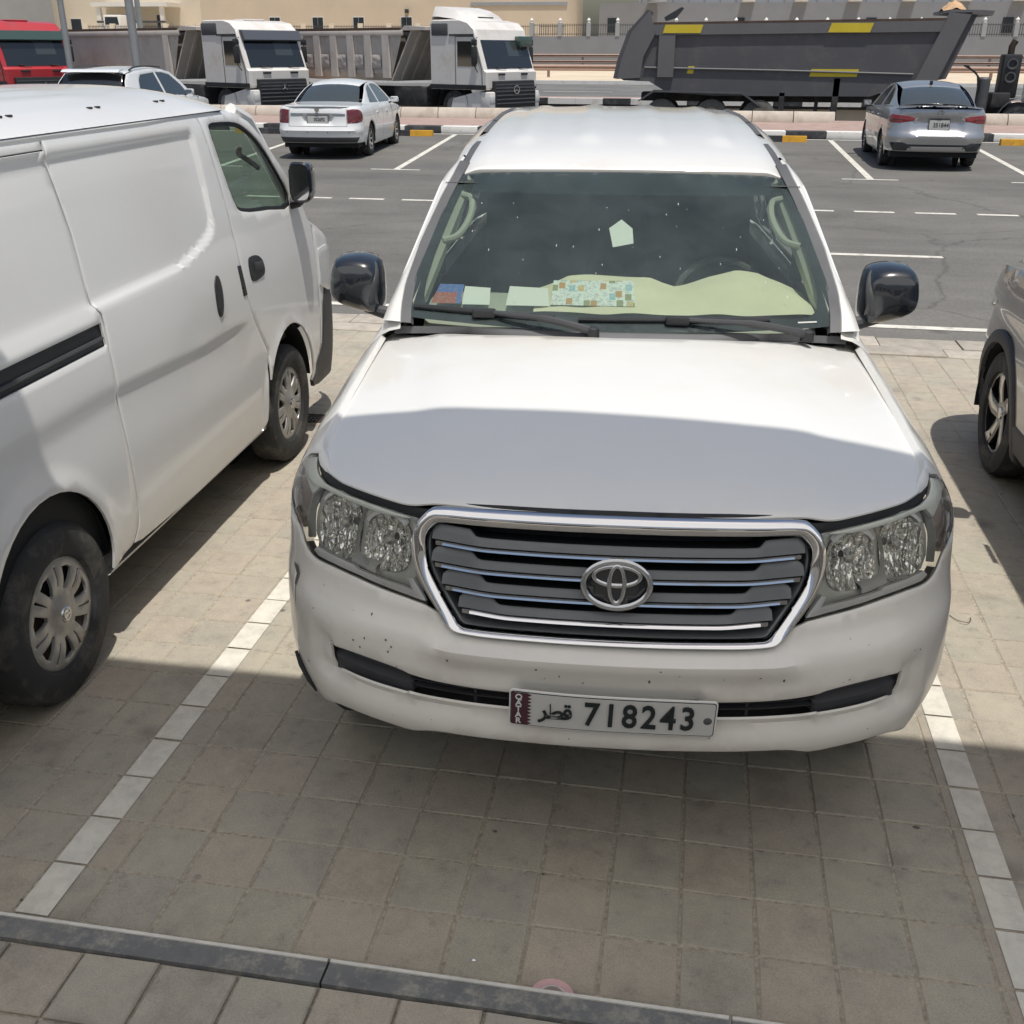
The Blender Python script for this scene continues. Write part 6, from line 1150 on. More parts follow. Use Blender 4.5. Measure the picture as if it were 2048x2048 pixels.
# ================================================================== far side of the car park
fk = tag(empty('far_kerb'), 'black and white painted kerb at the head of the far bays', None, None, 'structure')
for n in range(-32, 24):
    x = 1.94 + .94 * n; box('kerb_block', x + .004, x + .936, 25.05, 25.40, gz(25) - .05, gz(25) + .175, 'paint_black' if n % 2 else 'paint_white', fk, .015)
strip('red_path', -60, 60, [25.41, 28.4, 28.9], .165, 'red_paving', 'strip of dull red paving between the far kerb and the barriers')
LZ = -.20
tag(mesh('lorry_road', [(-80, 28.9, LZ), (80, 28.9, LZ), (80, 38.3, LZ), (-80, 38.3, LZ)], [(0, 1, 2, 3)], 'asphalt_far', None, False), 'asphalt strip where the lorries are parked', None, None, 'structure')
box('kerb_wall', -80, 80, 28.88, 28.9, LZ, gz(28.9) + .165, 'concrete', bpy.data.objects['red_path'])
def barrier(x, label):
    o = MB().prism([(28.0, .0), (28.34, .0), (28.34, .20), (28.27, .265), (28.09, .265), (28.0, .12)], 'x', x + .012, x + 1.055).build('concrete_barrier', 'concrete'); o.location = (0, 0, gz(28.1) + .163)
    return tag(o, label, 'barrier', 'concrete barriers along the far kerb')
ORD = ['first', 'second', 'third', 'fourth', 'fifth', 'sixth', 'seventh', 'eighth', 'ninth', 'tenth', 'eleventh', 'twelfth', 'thirteenth', 'fourteenth']
bx_ = [2.18 + 1.067 * n for n in range(-17, 9)]; bl_ = [x for x in bx_ if x + .53 < -7.6]; bm_ = [x for x in bx_ if -7.6 <= x + .53 < -5.6]; br_ = [x for x in bx_ if -5.6 <= x + .53 < -2.2]; sl_ = [x for x in bx_ if 1.6 <= x + .53 < 4.1]; sr_ = [x for x in bx_ if x + .53 > 5.9]
for k, x in enumerate(reversed(bl_)): barrier(x, 'pale concrete barrier block, %s to the left of the white saloon' % ORD[k])
for k, x in enumerate(bm_): barrier(x, 'pale concrete barrier block behind the %s of the white saloon' % ['left half', 'right half', 'right mirror'][k])
for k, x in enumerate(br_): barrier(x, 'pale concrete barrier block, %s to the right of the white saloon' % ORD[k])
for k, x in enumerate(reversed(sl_)): barrier(x, 'pale concrete barrier block, %s to the left of the silver saloon' % ORD[k])
for k, x in enumerate(sr_): barrier(x, 'pale concrete barrier block, %s to the right of the silver saloon' % ORD[k])
def stop(x0, label):
    e = thing('wheel_stop', label, 'wheel stop', (x0, 24.28, gz(24.28)), 0, 'wheel stops of the far bays')
    for a, b, m_ in ((0, .55, 'paint_yellow'), (.551, 1.25, 'paint_black'), (1.251, 1.80, 'paint_yellow')): MB().prism([(-.09, 0), (.09, 0), (.075, .13), (-.075, .13)], 'x', a, b).build('stop_end' if m_ == 'paint_yellow' else 'stop_middle', m_, e)
stop(-7.40, 'yellow and black wheel stop in front of the white saloon'); stop(-10.70, 'yellow and black wheel stop between the white crossover and white saloon'); stop(1.50, 'yellow and black wheel stop in the empty bay beside the silver saloon'); stop(7.55, 'yellow wheel stop at the edge of the photo beyond the silver saloon')
def post(nm, x, y, r, h, label, m_='galv'):
    e = thing(nm, label, 'lamp post', (x, y, gz(y)), 0, 'lamp posts behind the crossover'); MB().tube([(0, 0, 0), (0, 0, h * .5), (0, 0, h)], [r, r * .85, r * .6], 12).build('pole', m_, e); MB().box(-r * 2, r * 2, -r * 2, r * 2, 0, .05, .01).build('base_plate', m_, e); MB().tube([(0, 0, h), (.4, -.3, h + .25), (1.2, -.9, h + .3)], .05, 8).build('arm', m_, e); box('lantern', 1.0, 1.5, -1.2, -.85, h + .24, h + .34, m_, e, .03)
post('lamp_post', -19.15, 31.2, .105, 9, 'grey lamp post above the roof of the white crossover'); post('lamp_post', -16.85, 31.2, .14, 9, 'thicker grey lamp post beside the white lorry cab'); post('lamp_post', -29.6, 56, .16, 10, 'slim grey pole far behind the tan tipper bodies')
# ---------------------------------------------------------------- lorries
def rbox(mb, x0, x1, y0, y1, z0, z1, b=.06): return mb.box(x0, x1, y0, y1, z0, z1, b)
def lorry_wheel(t, x, y, r=.50):
    w = empty('wheel', (x, y, r), 0, t); sg = 1 if x > 0 else -1
    MB().lathe([(-.15, .30), (-.155, .42), (-.12, .49), (.12, .49), (.155, .42), (.15, .30)], 'x', n=30).build('tyre', 'rubber', w); MB().lathe([(sg * .15, .30), (sg * .10, .28), (sg * .04, .22), (sg * .10, .12), (sg * .12, 0)], 'x', n=24).build('rim', 'galv', w)
def lorry(name, label, loc, rz, paint, visor, fairing, lift=0.0):
    t = thing(name, label, 'lorry', loc, rz, 'parked tipper lorries')
    W = 1.225; t.scale = (1.10, 1.10, 1.05)
    # cab: side outline swept across, with a leaning front
    prof = [(.10, 1.02), (.02, 1.10), (.0, 1.55), (.10, 1.62), (.42, 2.52), (.50, 2.80), (.75, 3.02), (1.2, 3.10), (2.30, 3.10), (2.42, 3.0), (2.42, 1.02)]
    mb = MB(); n = len(prof); rows = []
    for x, k in ((-W, .06), (-W + .07, .0), (W - .07, .0), (W, .06)): rows.append([(x, y + k * (1 if y < 1.2 else -1), z - (k * .5 if z > 2.9 else 0)) for y, z in prof])
    P = np.array(rows); F = [(i * n + j, i * n + (j + 1) % n, (i + 1) * n + (j + 1) % n, (i + 1) * n + j) for i in range(3) for j in range(n)] + [tuple(range(n - 1, -1, -1)), tuple(range(3 * n, 4 * n))]
    mb.add(P.reshape(-1, 3), F); mb.build('cab', paint, t, True, 30)
    fy = lambda z: np.interp(z, [1.10, 1.55, 1.62, 2.52, 2.80], [.02, 0, .10, .42, .50])
    def fp(nm, x0, x1, z0, z1, m_, off=.012, par=t): return mesh(nm, [(x0, fy(z0) - off, z0), (x1, fy(z0) - off, z0), (x1 * .985, fy(z1) - off, z1), (x0 * .985, fy(z1) - off, z1)], [(0, 1, 2, 3)], m_, par, False)
    fp('windscreen', -1.10, 1.10, 1.66, 2.50, 'car_glass_dark'); fp('screen_sticker', .05, .75, 2.02, 2.46, 'car_glass_mid', .016)
    if visor: MB().prism([(.30, 2.46), (.22, 2.50), (.32, 2.78), (.48, 2.80)], 'x', -1.14, 1.14).build('sun_visor', visor, t)
    # grille and bumper
    MB().prism([(.05, .46), (-.125, .48), (-.12, .95), (-.06, 1.28), (.03, 1.30)], 'x', -.98, .98).build('grille', 'black_plastic', t)
    for z in (.60, .72, .84, .96, 1.06, 1.16): box('grille_bar', -.95, .95, -.150 + .065 * max(0, (z - .9) / .3), -.10 + .06 * max(0, (z - .9) / .3), z, z + .035, 'trim_dusty', t)
    bd = empty('badge', (0, -.150, 1.02), 0, t); MB().lathe([(-.008, .135), (.012, .135), (.012, .112), (-.008, .112), (-.008, .135)], 'y', n=28).build('badge_ring', 'chrome', bd)
    for k in range(3): a = math.pi / 2 + k * 2 * math.pi / 3; MB().tube([(0, 0, 0), (.115 * math.cos(a), 0, .115 * math.sin(a))], [.018, .006], 6).build('badge_arm', 'chrome', bd)
    mb = MB(); rbox(mb, -1.22, 1.22, -.10, .30, .42, .97, .05); mb.build('front_bumper', paint, t)
    for sg in (1, -1):
        box('headlight', sg * 1.10 - .11, sg * 1.10 + .11, -.115, -.06, .62, .86, 'clear_lens', t, .02); box('grab_slot', sg * .55 - .16, sg * .55 + .16, -.028, .03, 1.46, 1.52, 'black_plastic', t, .015)
        MB().tube([(sg * .55 - .15, fy(1.70) - .04, 1.70), (sg * .55 + .28, fy(1.64) - .05, 1.645)], .014, 5).build('wiper', 'black_plastic', t)
        # door, side window, stripe, side step
        sx = sg * (W + .006)
        mesh('side_window', [(sx, .42, 1.72), (sx, 1.22, 1.72), (sx, 1.22, 2.46), (sx, .66, 2.46)], [(0, 1, 2, 3)], 'car_glass_dark', t, False)
        for q in ([(.20, 1.14), (.22, 1.62), (.56, 2.60)], [(1.30, 1.10), (1.30, 2.60)], [(.56, 2.60), (1.30, 2.60)]):
            MB().tube([(sx, y, z) for y, z in q], .010, 4).build('door_gap', 'void', t)
        box('cab_stripe', sx - .012, sx + .012, .06, 2.40, 1.03, 1.17, 'black_plastic', t); box('gutter_strip', sx - .02, sx + .03, .55, 1.55, 2.62, 2.67, 'black_plastic', t, .008)
        MB().prism([(.30, .42), (1.55, .42), (1.45, .75), (.30, 1.0)], 'x', sg * 1.0, sg * 1.20).build('step_panel', paint, t)
        mb = MB(); mb.lathe([(sg * .85, .62), (sg * 1.215, .62)], 'x', (0, 1.45, .55), 18, 0, math.pi); mb.build('wheel_arch', 'black_plastic', t)
        box('air_intake', sg * 1.13 - .12, sg * 1.13 + .12, 1.5, 2.35, 2.62, 3.02, 'trim_dusty', t, .06) if not fairing else box('air_intake', sg * 1.16 - .10, sg * 1.16 + .10, 1.6, 2.3, 2.62, 3.0, 'trim_dusty', t, .05)
        m_ = empty('door_mirror', (sg * 1.36, .40, 2.1), 0, t); MB().box(-.10, .10, -.04, .05, -.32, .20, .03).build('mirror_shell', 'black_plastic', m_); MB().box(-.10, .10, -.04, .05, .24, .42, .03).build('wide_mirror', 'black_plastic', m_); MB().tube([(-sg * .14, .0, .46), (0, 0, .44), (0, 0, -.36), (-sg * .14, .0, -.55)], .015, 6).build('mirror_bracket', 'black_plastic', m_)
        lorry_wheel(t, sg * 1.02, 1.45); lorry_wheel(t, sg * 1.0, 5.2); lorry_wheel(t, sg * 1.0, 9.4); lorry_wheel(t, sg * 1.0, 10.6)
    box('sunroof', -.4, .4, 1.1, 1.7, 3.09, 3.14, paint, t, .03)
    if fairing:
        P = [[(x * w_, y, z) for x in (-1.05, -.9, 0, .9, 1.05)] for y, z, w_ in ((.95, 3.06, .75), (1.25, 3.24, .86), (1.7, 3.40, .95), (2.2, 3.50, 1.0), (2.42, 3.50, 1.0), (2.44, 3.0, 1.0))]
        P = np.array(P); P[:, [0, 4], 2] -= np.array([.02, .16, .26, .30, .30, 0])[:, None]; MB().grid(P).build('roof_fairing', paint, t, True, 40); box('fairing_slot', -.35, .35, 1.10, 1.22, 3.16, 3.19, 'void', t)
    MB().box(-.45, .45, 2.3, 11.4, .70, 1.0).box(-1.1, -.5, 2.7, 4.2, .45, 1.05, .05).box(.5, 1.1, 2.7, 4.2, .45, 1.05, .05).build('chassis', 'chassis', t); MB().tube(spl([(.3, 2.5, 1.5), (.35, 2.9, 1.2), (.3, 3.3, 1.35), (.2, 3.6, 1.2)], 4), .03, 6).build('air_hose', 'paint_white', t); MB().tube([(0, 2.95, 1.0), (0, 3.2, 2.6)], .11, 10).build('tipping_ram', 'galv', t)
    return t
def tipper(t, ribs, dents, seed):
    b = empty('tipper_body', (0, 0, 0), 0, t)
    y0, y1, zt, zb_ = 3.15, 11.3, 2.78, 1.22
    for sg in (1, -1):
        V = [(sg * 1.22, y0 + .45, zt), (sg * 1.22, y1, zt), (sg * 1.22, y1 + .1, 2.55), (sg * 1.16, y1, zb_ + .25), (sg * .95, y1, zb_), (sg * .95, y0 + 1.1, zb_), (sg * 1.16, y0 + 1.0, zb_ + .25), (sg * 1.22, y0 + .55, 2.45)]
        mesh('side_wall', V, [(0, 1, 2, 3, 6, 7), (3, 4, 5, 6)], 'tipper_tan', b, False); box('top_rail', sg * 1.24 - .04, sg * 1.24 + .04, y0 + .4, y1 + .05, zt - .14, zt + .02, 'tipper_tan', b, .01)
        for k in range(ribs): yk = y0 + 1.2 + k * (y1 - y0 - 1.4) / max(1, ribs - 1); MB().prism([(yk - .15, zb_ + .1), (yk + .15, zb_ + .1), (yk + .15, zt - .14), (yk - .15, zt - .14)], 'x', sg * 1.19, sg * 1.29).build('side_rib', 'tipper_tan', b)
        if dents:
            for k in range(7):
                yk = y0 + 1.75 + k * (y1 - y0 - 1.4) / (ribs - 1); r = random.Random(seed + k); mb = MB(); N = 9; P = []
                for i in range(N):
                    row = []
                    for j in range(N):
                        e = math.hypot(i - 4, j - 4) / 4; row.append((sg * (1.222 - max(0, 1 - e) * .0 + (r.uniform(0, .035) if e < .95 else 0)), yk + (j - 4) * .065, 1.83 + (i - 4) * .055))
                    P.append(row)
                mb.grid(np.array(P)); mb.build('dented_patch', 'tipper_tan_dark', b, True, None)
    MB().prism([(y0, zt + .06), (y0 + .06, zt + .06), (y0 + 1.06, zb_), (y0 + 1.0, zb_)], 'x', -1.2, 1.2).build('front_wall', 'tipper_tan', b)
    for x in (-.8, -.3, .3, .8): MB().prism([(y0 - .06, zt - .02), (y0 + .02, zt + .02), (y0 + 1.0, zb_ + .02), (y0 + .93, zb_ + .02)], 'x', x - .06, x + .06).build('front_rib', 'tipper_tan', b)
    MB().prism([(2.55, zt + .02), (2.55, zt + .12), (y0 + .3, zt + .16), (y0 + .5, zt + .02)], 'x', -1.26, 1.26).build('front_canopy', 'tipper_tan', b)
    mesh('load_cover', [(-1.16, y0 + .5, zt + .0), (1.16, y0 + .5, zt + .0), (1.16, y1, zt + .0), (-1.16, y1, zt + .0)], [(0, 1, 2, 3)], 'tipper_rust', b, False)
    MB().box(1.17, 1.27, y0 + .5, y1, zt + .015, zt + .11).box(-1.27, -1.17, y0 + .5, y1, zt + .015, zt + .11).build('cover_rail', 'tipper_rust', b)
    return b
RZ = math.radians(60); LS = 1.10
def lorry_at(cx, cy):   # front right corner -> centre of the front face
    return (cx + 1.225 * LS * math.cos(RZ), cy + 1.225 * LS * math.sin(RZ), LZ)
t2 = lorry('white_lorry', 'white tipper lorry with tall roof fairing and a dented tan body', lorry_at(-6.31, 35.0), RZ, 'truck_white', None, True); tipper(t2, 9, True, 40)
box('side_visor', .55, 1.16, .16, .40, 2.30, 2.62, 'visor_green', t2, .02)
t1 = lorry('white_lorry', 'white tipper lorry with dark sun visor over the windscreen and no roof fairing', lorry_at(-14.70, 35.0), RZ, 'truck_white', 'visor_grey', False); tipper(t1, 2, False, 70)
t0 = lorry('red_lorry', 'red tipper lorry at the edge of the photo behind the van', lorry_at(-24.0, 35.0), RZ, 'truck_red', 'visor_green', False); tipper(t0, 5, False, 90)
def tarp(nm, t, y, x, s, m_, label):
    r = random.Random(int(y * 10)); N = 12; P = [[(x + (j - 5.5) * .16 * s, y + (i - 5.5) * .13 * s, 2.80 + (max(0, 1 - math.hypot((i - 5.5) / 6, (j - 5.5) / 6)) ** .6) * .30 * s * r.uniform(.6, 1.3)) for j in range(N)] for i in range(N)]
    o = MB().grid(np.array(P)).build(nm, m_, None, True, None); o.matrix_world = Matrix.Translation(t.location) @ Matrix.Rotation(RZ, 4, 'Z') @ Matrix.Diagonal((1.10, 1.10, 1.05, 1)); return tag(o, label, 'tarpaulin')
tarp('rolled_tarpaulin', t1, 3.3, .75, .75, 'tarp', 'orange brown tarpaulin heaped on the tipper body behind the lorry with the dark visor'); tarp('rolled_tarpaulin', t2, 3.6, .3, .7, 'tarp', 'small tan tarpaulin heap behind the lorry with the roof fairing')
# ---------------------------------------------------------------- grey tipper trailer
gt = thing('grey_tipper_trailer', 'long dark grey tipper trailer with yellow reflective panels', 'trailer', (0, 31.5, 0))
prof = [(-1.62, 1.36), (-1.50, 1.30), (-.75, 1.28), (-.2, .98), (1.2, .90), (5.6, .92), (6.80, 1.34), (7.40, 2.72), (7.42, 2.86), (-1.12, 2.76), (-1.38, 2.2), (-1.55, 1.75)]
MB().prism(prof, 'y', .0, 2.5).build('tub', 'tipper_grey', gt, False)
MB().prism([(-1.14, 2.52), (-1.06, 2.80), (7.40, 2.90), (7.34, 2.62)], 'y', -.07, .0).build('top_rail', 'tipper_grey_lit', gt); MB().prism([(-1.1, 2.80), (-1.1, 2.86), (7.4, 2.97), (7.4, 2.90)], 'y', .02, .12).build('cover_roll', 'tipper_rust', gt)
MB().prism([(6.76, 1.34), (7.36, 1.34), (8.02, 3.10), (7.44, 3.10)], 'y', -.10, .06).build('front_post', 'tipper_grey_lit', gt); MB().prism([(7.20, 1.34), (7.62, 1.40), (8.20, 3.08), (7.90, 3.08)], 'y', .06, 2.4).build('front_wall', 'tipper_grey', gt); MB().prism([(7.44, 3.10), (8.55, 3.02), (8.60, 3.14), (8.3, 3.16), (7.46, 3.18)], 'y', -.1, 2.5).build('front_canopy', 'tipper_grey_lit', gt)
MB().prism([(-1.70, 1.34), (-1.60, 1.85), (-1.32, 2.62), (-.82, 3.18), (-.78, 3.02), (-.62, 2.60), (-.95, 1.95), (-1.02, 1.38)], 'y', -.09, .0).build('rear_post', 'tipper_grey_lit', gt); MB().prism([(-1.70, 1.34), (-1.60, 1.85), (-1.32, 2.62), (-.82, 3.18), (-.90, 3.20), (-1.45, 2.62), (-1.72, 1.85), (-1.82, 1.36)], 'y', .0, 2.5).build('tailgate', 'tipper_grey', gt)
MB().prism([(-.45, 3.02), (.05, 3.30), (.12, 3.26), (-.10, 3.0), (-.4, 2.92)], 'y', 1.0, 1.2).build('tailgate_horn', 'trim_grey', gt)
MB().prism([(-.52, 1.40), (-.05, 1.40), (-.05, 2.52), (-.52, 2.52)], 'y', -.10, .0).build('side_rib', 'tipper_grey_lit', gt)
for x0, x1, z0, z1, sk, nm in ((-.42, .72, 2.58, 2.80, .06, 0), (4.22, 5.44, 2.60, 2.84, .08, 0), (.34, .55, 1.50, 1.70, .03, 0), (3.84, 5.20, 1.44, 1.64, .04, 0)): MB().prism([(x0, z0), (x1 - sk, z0), (x1, z1), (x0 + sk, z1)], 'y', -.085 if z0 > 2 else -.012, -.071 if z0 > 2 else -.002).build('yellow_panel', 'tipper_yellow', gt)
MB().tube([(-.9, -.03, 1.66), (3.0, -.03, 1.60), (6.7, -.03, 1.52)], .03, 6).build('cover_rod', 'tipper_grey_lit', gt)
MB().box(-1.0, 8.2, .70, 1.0, .72, .95).box(-1.0, 8.2, 1.5, 1.8, .72, .95).build('chassis', 'chassis', gt)
G0 = LZ
MB().prism([(-1.05, G0 + .95), (-.62, G0 + 1.24), (2.0, G0 + 1.20), (2.55, G0 + .85), (2.50, G0 + .82), (1.98, G0 + 1.15), (-.60, G0 + 1.19), (-1.02, G0 + .93)], 'y', -.10, .40).build('mudguard', 'trim_dusty', gt)
for x in (-.35, 1.12, 2.50):
    for yy in (.20, 2.3):
        w = empty('wheel', (x, yy, G0 + .50), 0, gt); MB().lathe([(-.17, .28), (-.175, .42), (-.14, .50), (.14, .50), (.175, .42), (.17, .28)], 'y', n=30).build('tyre', 'tyre_dusty', w); MB().lathe([(-.165, .30), (-.06, .26), (-.08, .14), (-.12, .12), (-.12, 0)], 'y', n=24).build('rim', 'tipper_tan', w)
MB().box(3.05, 3.20, .0, .15, G0 + .25, 1.0).box(4.55, 4.72, .0, .15, G0 + .05, 1.4).box(4.1, 4.2, .3, .4, G0 + .1, .95).build('landing_leg', 'chassis', gt); box('side_guard', 3.1, 4.6, -.04, .02, G0 + .42, G0 + .50, 'wood', gt)
mb = MB(); r = random.Random(5); P = [[(7.75 + (j - 5) * .065, 1.2 + (i - 5) * .10, 3.17 + max(0, 1 - math.hypot((i - 5) / 5.5, (j - 5) / 5.5)) ** .6 * .28 * r.uniform(.8, 1.2)) for j in range(11)] for i in range(11)]
o = mb.grid(np.array(P)).build('rolled_tarpaulin', 'tarp', None, True, None); o.location = (0, 31.5, 0); tag(o, 'orange tarpaulin bundle on the front canopy of the grey tipper trailer', 'tarpaulin')
# tractor unit in front of the trailer
tr = thing('tractor_unit', 'dark tractor unit with exposed tanks and hoses at the edge of the photo', 'lorry', (0, 31.5, 0))
MB().box(8.0, 13.5, .8, 1.1, G0 + .6, G0 + .9).box(8.0, 13.5, 1.5, 1.8, G0 + .6, G0 + .9).build('chassis', 'chassis', tr)
for x in (9.75, 13.0):
    for yy in (.2, 2.3): w = empty('wheel', (x, yy, G0 + .50), 0, tr); MB().lathe([(-.17, .28), (-.175, .42), (-.14, .50), (.14, .50), (.175, .42), (.17, .28)], 'y', n=30).build('tyre', 'rubber', w); MB().lathe([(-.16, .28), (-.06, .26), (-.12, .1), (-.12, 0)], 'y', n=24).build('rim', 'galv', w)
mb = MB(); mb.lathe([(-.02, .60), (.45, .60)], 'y', (9.75, 0, G0 + .50), 18, .1, math.pi - .1); mb.build('mudguard', 'trim_dusty', tr)
MB().lathe([(0, .0), (0, .17), (.85, .17), (.9, .12), (.9, 0)], 'z', (8.72, .3, G0 + .75), 20).build('air_tank', 'trim_dusty', tr); box('battery_box', 8.95, 9.45, .1, .6, G0 + .85, G0 + 1.25, 'chassis', tr, .04); MB().box(9.12, 9.62, .2, .7, G0 + 1.1, 2.05, .05).build('air_filter', 'black_plastic', tr)
for z in (1.45, 1.80): MB().lathe([(-.02, .15), (-.02, .11), (.02, .10), (.03, 0)], 'y', (9.37, .18, z), 18).build('filter_cap', 'trim_dusty', tr)
MB().tube([(9.35, .5, 1.9), (9.35, .5, 2.25), (9.42, .5, 2.4)], .09, 10).build('exhaust', 'iron', tr)
for k in range(3): MB().tube(spl([(8.1 + .05 * k, .3, 1.75), (8.45 + .08 * k, .2, 1.55 - .1 * k), (8.6 + .05 * k, .2, 1.0), (8.8, .25, .95 + .1 * k)], 5), .022, 6).build('hose', 'black_plastic', tr)
MB().box(10.35, 12.2, .0, 2.5, G0 + .9, 3.2, .08).build('cab', 'truck_white', tr)
# ================================================================== beyond the lorries
nk = tag(empty('median_kerb'), 'black and white kerb of the main road behind the lorries', None, None, 'structure')
for n in range(-50, 40): x = .3 + 1.0 * n; box('kerb_block', x + .004, x + .996, 38.2, 38.5, gz(38), gz(38) + .20, 'paint_black' if n % 3 == 0 else 'paint_white', nk)
strip('red_verge', -90, 90, [38.5, 39.6], .18, 'red_paving', 'narrow red paved verge beside the main road')
strip('main_road', -140, 140, [39.6, 46, 54.2], .05, 'asphalt_far', 'grey main road running across behind the lorries')
for n in range(-12, 12): mesh('lane_dash', [(n * 6.0, 46, gz(46) + .06), (n * 6.0 + 3, 46, gz(46) + .06), (n * 6.0 + 3, 46.2, gz(46.2) + .06), (n * 6.0, 46.2, gz(46.2) + .06)], [(0, 1, 2, 3)], 'road_paint', bpy.data.objects['main_road'], False)
strip('sand_verge', -160, 160, [54.2, 57.4, 75], .10, 'sand', 'strip of bare pale sand beyond the main road'); box('verge_kerb', -160, 160, 54.2, 54.5, gz(54), gz(54) + .22, 'paint_white', bpy.data.objects['sand_verge'])
strip('second_road', -160, 160, [76, 86], .12, 'asphalt_far', 'second carriageway beyond the guard rails')
def rail(y, zs, label):
    e = thing('guard_rail', label, 'guard rail', (0, y, gz(y)), 0, 'guard rails beside the main road')
    for z0, z1 in zs: MB().prism([(0, z0), (-.08, z0 + (z1 - z0) * .25), (0, z0 + (z1 - z0) * .5), (-.08, z0 + (z1 - z0) * .75), (0, z1)], 'x', -60, 60).build('rail', 'rail_brown', e, False)
    for n in range(-14, 15): box('rail_post', n * 4.0 - .07, n * 4.0 + .07, .0, .15, 0, zs[-1][1] - .02, 'rail_brown', e)
rail(62, [(.45, .78)], 'single brown guard rail nearer the sand strip'); rail(80, [(.45, .68), (.86, 1.08)], 'double brown guard rail farther back beside the second road')
# compound wall with iron fence
cw = thing('compound_wall', 'long grey compound wall topped with iron railings', 'wall', (0, 95, gz(95)))
box('wall', -14.2, 70, 0, .3, 0, 2.25, 'grey_wall', cw)
for n in range(0, 34):
    x = -14.1 + n * 2.45; box('fence_pier', x - .17, x + .17, -.05, .35, 2.25, 3.30, 'grey_panel', cw); MB().lathe([(3.30, .14), (3.42, .10), (3.50, .16), (3.60, .10), (3.70, 0)], 'z', (x, .15, 0), 8).build('finial', 'paint_white', cw)
    mb = MB()
    for k in range(11): xx = x + .28 + k * .19; mb.box(xx - .018, xx + .018, .12, .16, 2.25, 3.25)
    mb.box(x + .17, x + 2.28, .11, .17, 2.40, 2.45).box(x + .17, x + 2.28, .11, .17, 3.10, 3.15); tag(mb.build('railing', 'fence_iron', cw, False), kind='stuff')
# grey warehouse behind it
gb = thing('grey_warehouse', 'large grey warehouse with ribbed pale upper cladding', 'building', (0, 118, gz(118)))
box('wall', -10.5, 90, 0, 20, 0, 5.4, 'grey_wall', gb); box('upper_cladding', -6.5, 90, .4, 20, 5.4, 13, 'grey_panel', gb)
for n in range(60): box('cladding_rib', -6.2 + n * 1.6, -6.12 + n * 1.6, .34, .40, 5.4, 13, 'grey_wall', gb)
for n in range(12): box('cooling_unit', 4 + n * 5.2, 5.3 + n * 5.2, -.7, -.02, 5.45, 6.15, 'paint_white', gb, .05)
for n in range(7): box('window', -9.6 + n * 13, -8.6 + n * 13, -.06, .0, 2.6, 4.0, 'window_dark', gb)
MB().lathe([(0, 1.0), (3.2, 1.0)], 'z', (-4.5, -1.6, 5.4), 24).build('water_tank', 'grey_panel', gb)
# cream building
cb_ = thing('cream_building', 'long plain cream building with small square windows', 'building', (0, 110, gz(110)))
box('wall', -51, -12.9, 0, 14, 0, 14, 'cream', cb_); box('parapet_band', -22.5, -12.88, -.10, .0, 5.0, 5.3, 'grey_panel', cb_)
for x in (-43.0, -38.4, -34.1, -29.1):
    w = box('window', x - .62, x + .62, -.08, .02, 2.75, 4.05, 'white_wall', cb_); box('pane', x - .54, x - .02, -.11, -.081, 2.83, 3.97, 'window_dark', w); box('pane', x + .02, x + .54, -.11, -.081, 2.83, 3.97, 'window_dark', w)
box('wall_lamp', -29.2, -28.85, -.3, .0, 4.35, 4.7, 'paint_black', cb_)
wf = thing('garden_wall', 'low cream wall with thin railings in front of the cream building', 'wall', (0, 102, gz(102))); box('wall', -60, -14.3, 0, .25, 0, 2.35, 'cream', wf)
for n in range(17): x = -59.5 + n * 2.8; box('pier', x - .22, x + .22, -.06, .31, 2.35, 3.35, 'cream_lit', wf); mb = MB(); [mb.box(x + .3 + k * .16 - .012, x + .3 + k * .16 + .012, .1, .14, 2.35, 3.2) for k in range(15)]; mb.box(x + .22, x + 2.58, .09, .15, 3.05, 3.09); tag(mb.build('railing', 'fence_iron', wf, False), kind='stuff')
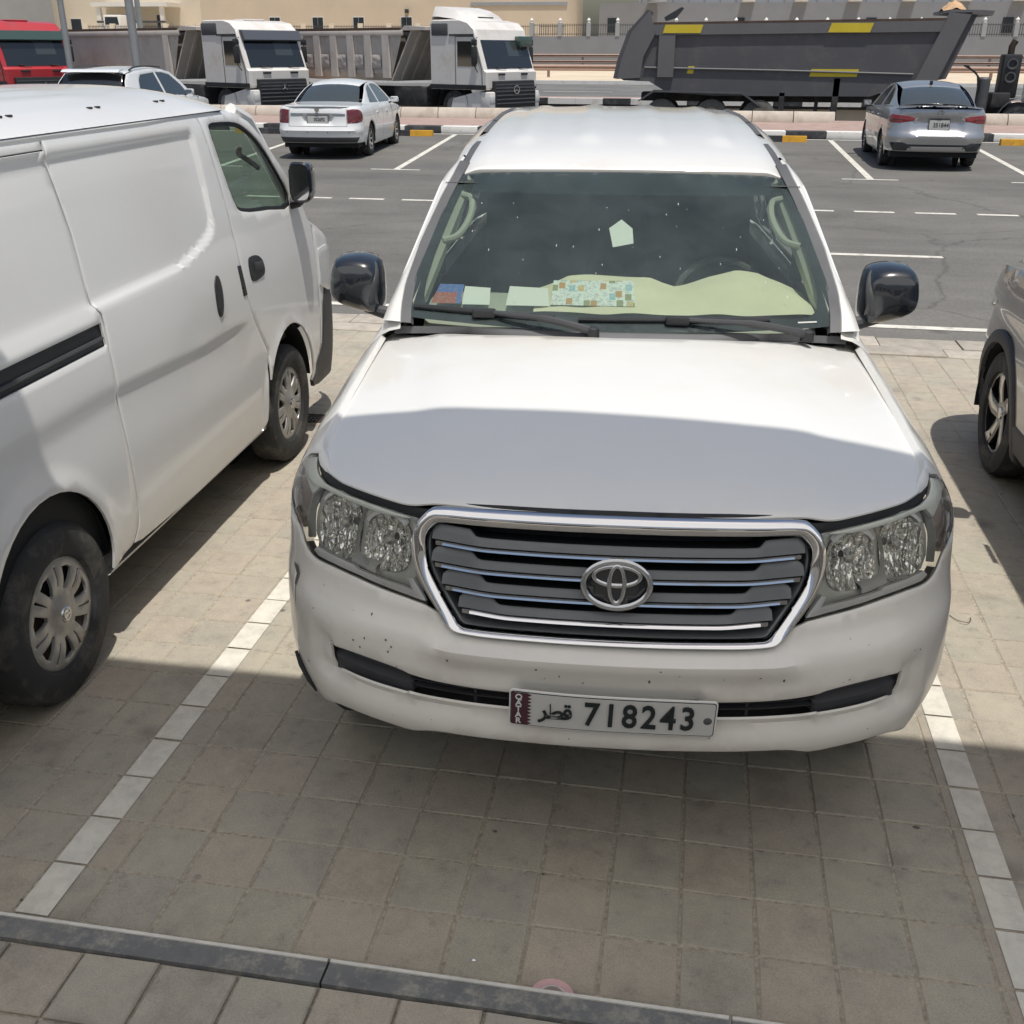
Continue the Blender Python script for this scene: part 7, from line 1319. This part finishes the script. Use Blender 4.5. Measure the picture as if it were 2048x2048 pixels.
# pale houses on the left
hs = thing('pale_house', 'pale flat roofed house with white porch and balcony rail', 'building', (0, 120, gz(120)))
box('wall', -92, -54, 0, 10, 0, 14, 'cream_lit', hs); box('porch', -66.5, -58.5, -3, -.01, 0, 2.6, 'white_wall', hs); box('porch_roof', -67, -58, -3.4, .0, 5.2, 5.6, 'white_wall', hs)
for x in (-66.3, -62.5, -58.8): box('column', x - .22, x + .22, -3.2, -2.8, 2.6, 5.2, 'white_wall', hs)
box('balcony_rail', -66.6, -58.4, -3.3, -3.2, 3.55, 3.75, 'fence_iron', hs)
for x, z, w_, h_ in ((-64.2, 2.9, 1.3, 1.6), (-60.5, 2.9, 1.1, 1.6), (-74.5, 4.2, .9, 1.2), (-71.0, 2.6, 1.4, 1.5), (-78, 5.6, .7, .9), (-80.5, 5.6, .7, .9)): f_ = box('window', x - w_ / 2, x + w_ / 2, -.08, .0, z, z + h_, 'white_wall', hs); box('pane', x - w_ / 2 + .08, x + w_ / 2 - .08, -.11, -.081, z + .08, z + h_ - .08, 'window_dark', f_)
gh_ = thing('grey_house', 'pale grey building at the far edge of the photo', 'building', (0, 108, gz(108))); box('wall', -120, -72.5, 0, 10, 0, 13, 'grey_panel', gh_)
# small lorry far away
sl = thing('small_lorry', 'small white lorry far away in front of the pale house', 'lorry', (-62.2, 112, gz(112) + 2.0)); MB().box(-.95, .95, 0, 1.7, .5, 2.3, .12).build('cab', 'paint_white', sl); MB().box(-1.0, 1.0, 1.8, 5.0, .7, 1.1).build('bed', 'paint_white', sl); mesh('windscreen', [(-.8, -.02, 1.35), (.8, -.02, 1.35), (.72, -.02, 2.1), (-.72, -.02, 2.1)], [(0, 1, 2, 3)], 'window_dark', sl, False)
for x in (-.85, .85):
    for y in (.6, 4.2): MB().lathe([(-.1, 0), (-.1, .38), (.1, .38), (.1, 0)], 'x', (x, y, .38), 16).build('wheel', 'rubber', sl)
box('terrace', -70, -52, 109, 119.9, gz(110) - .1, gz(110) + 2.0, 'cream_lit'); tag(bpy.data.objects['terrace'], 'raised pale ground in front of the pale house', None, None, 'structure')
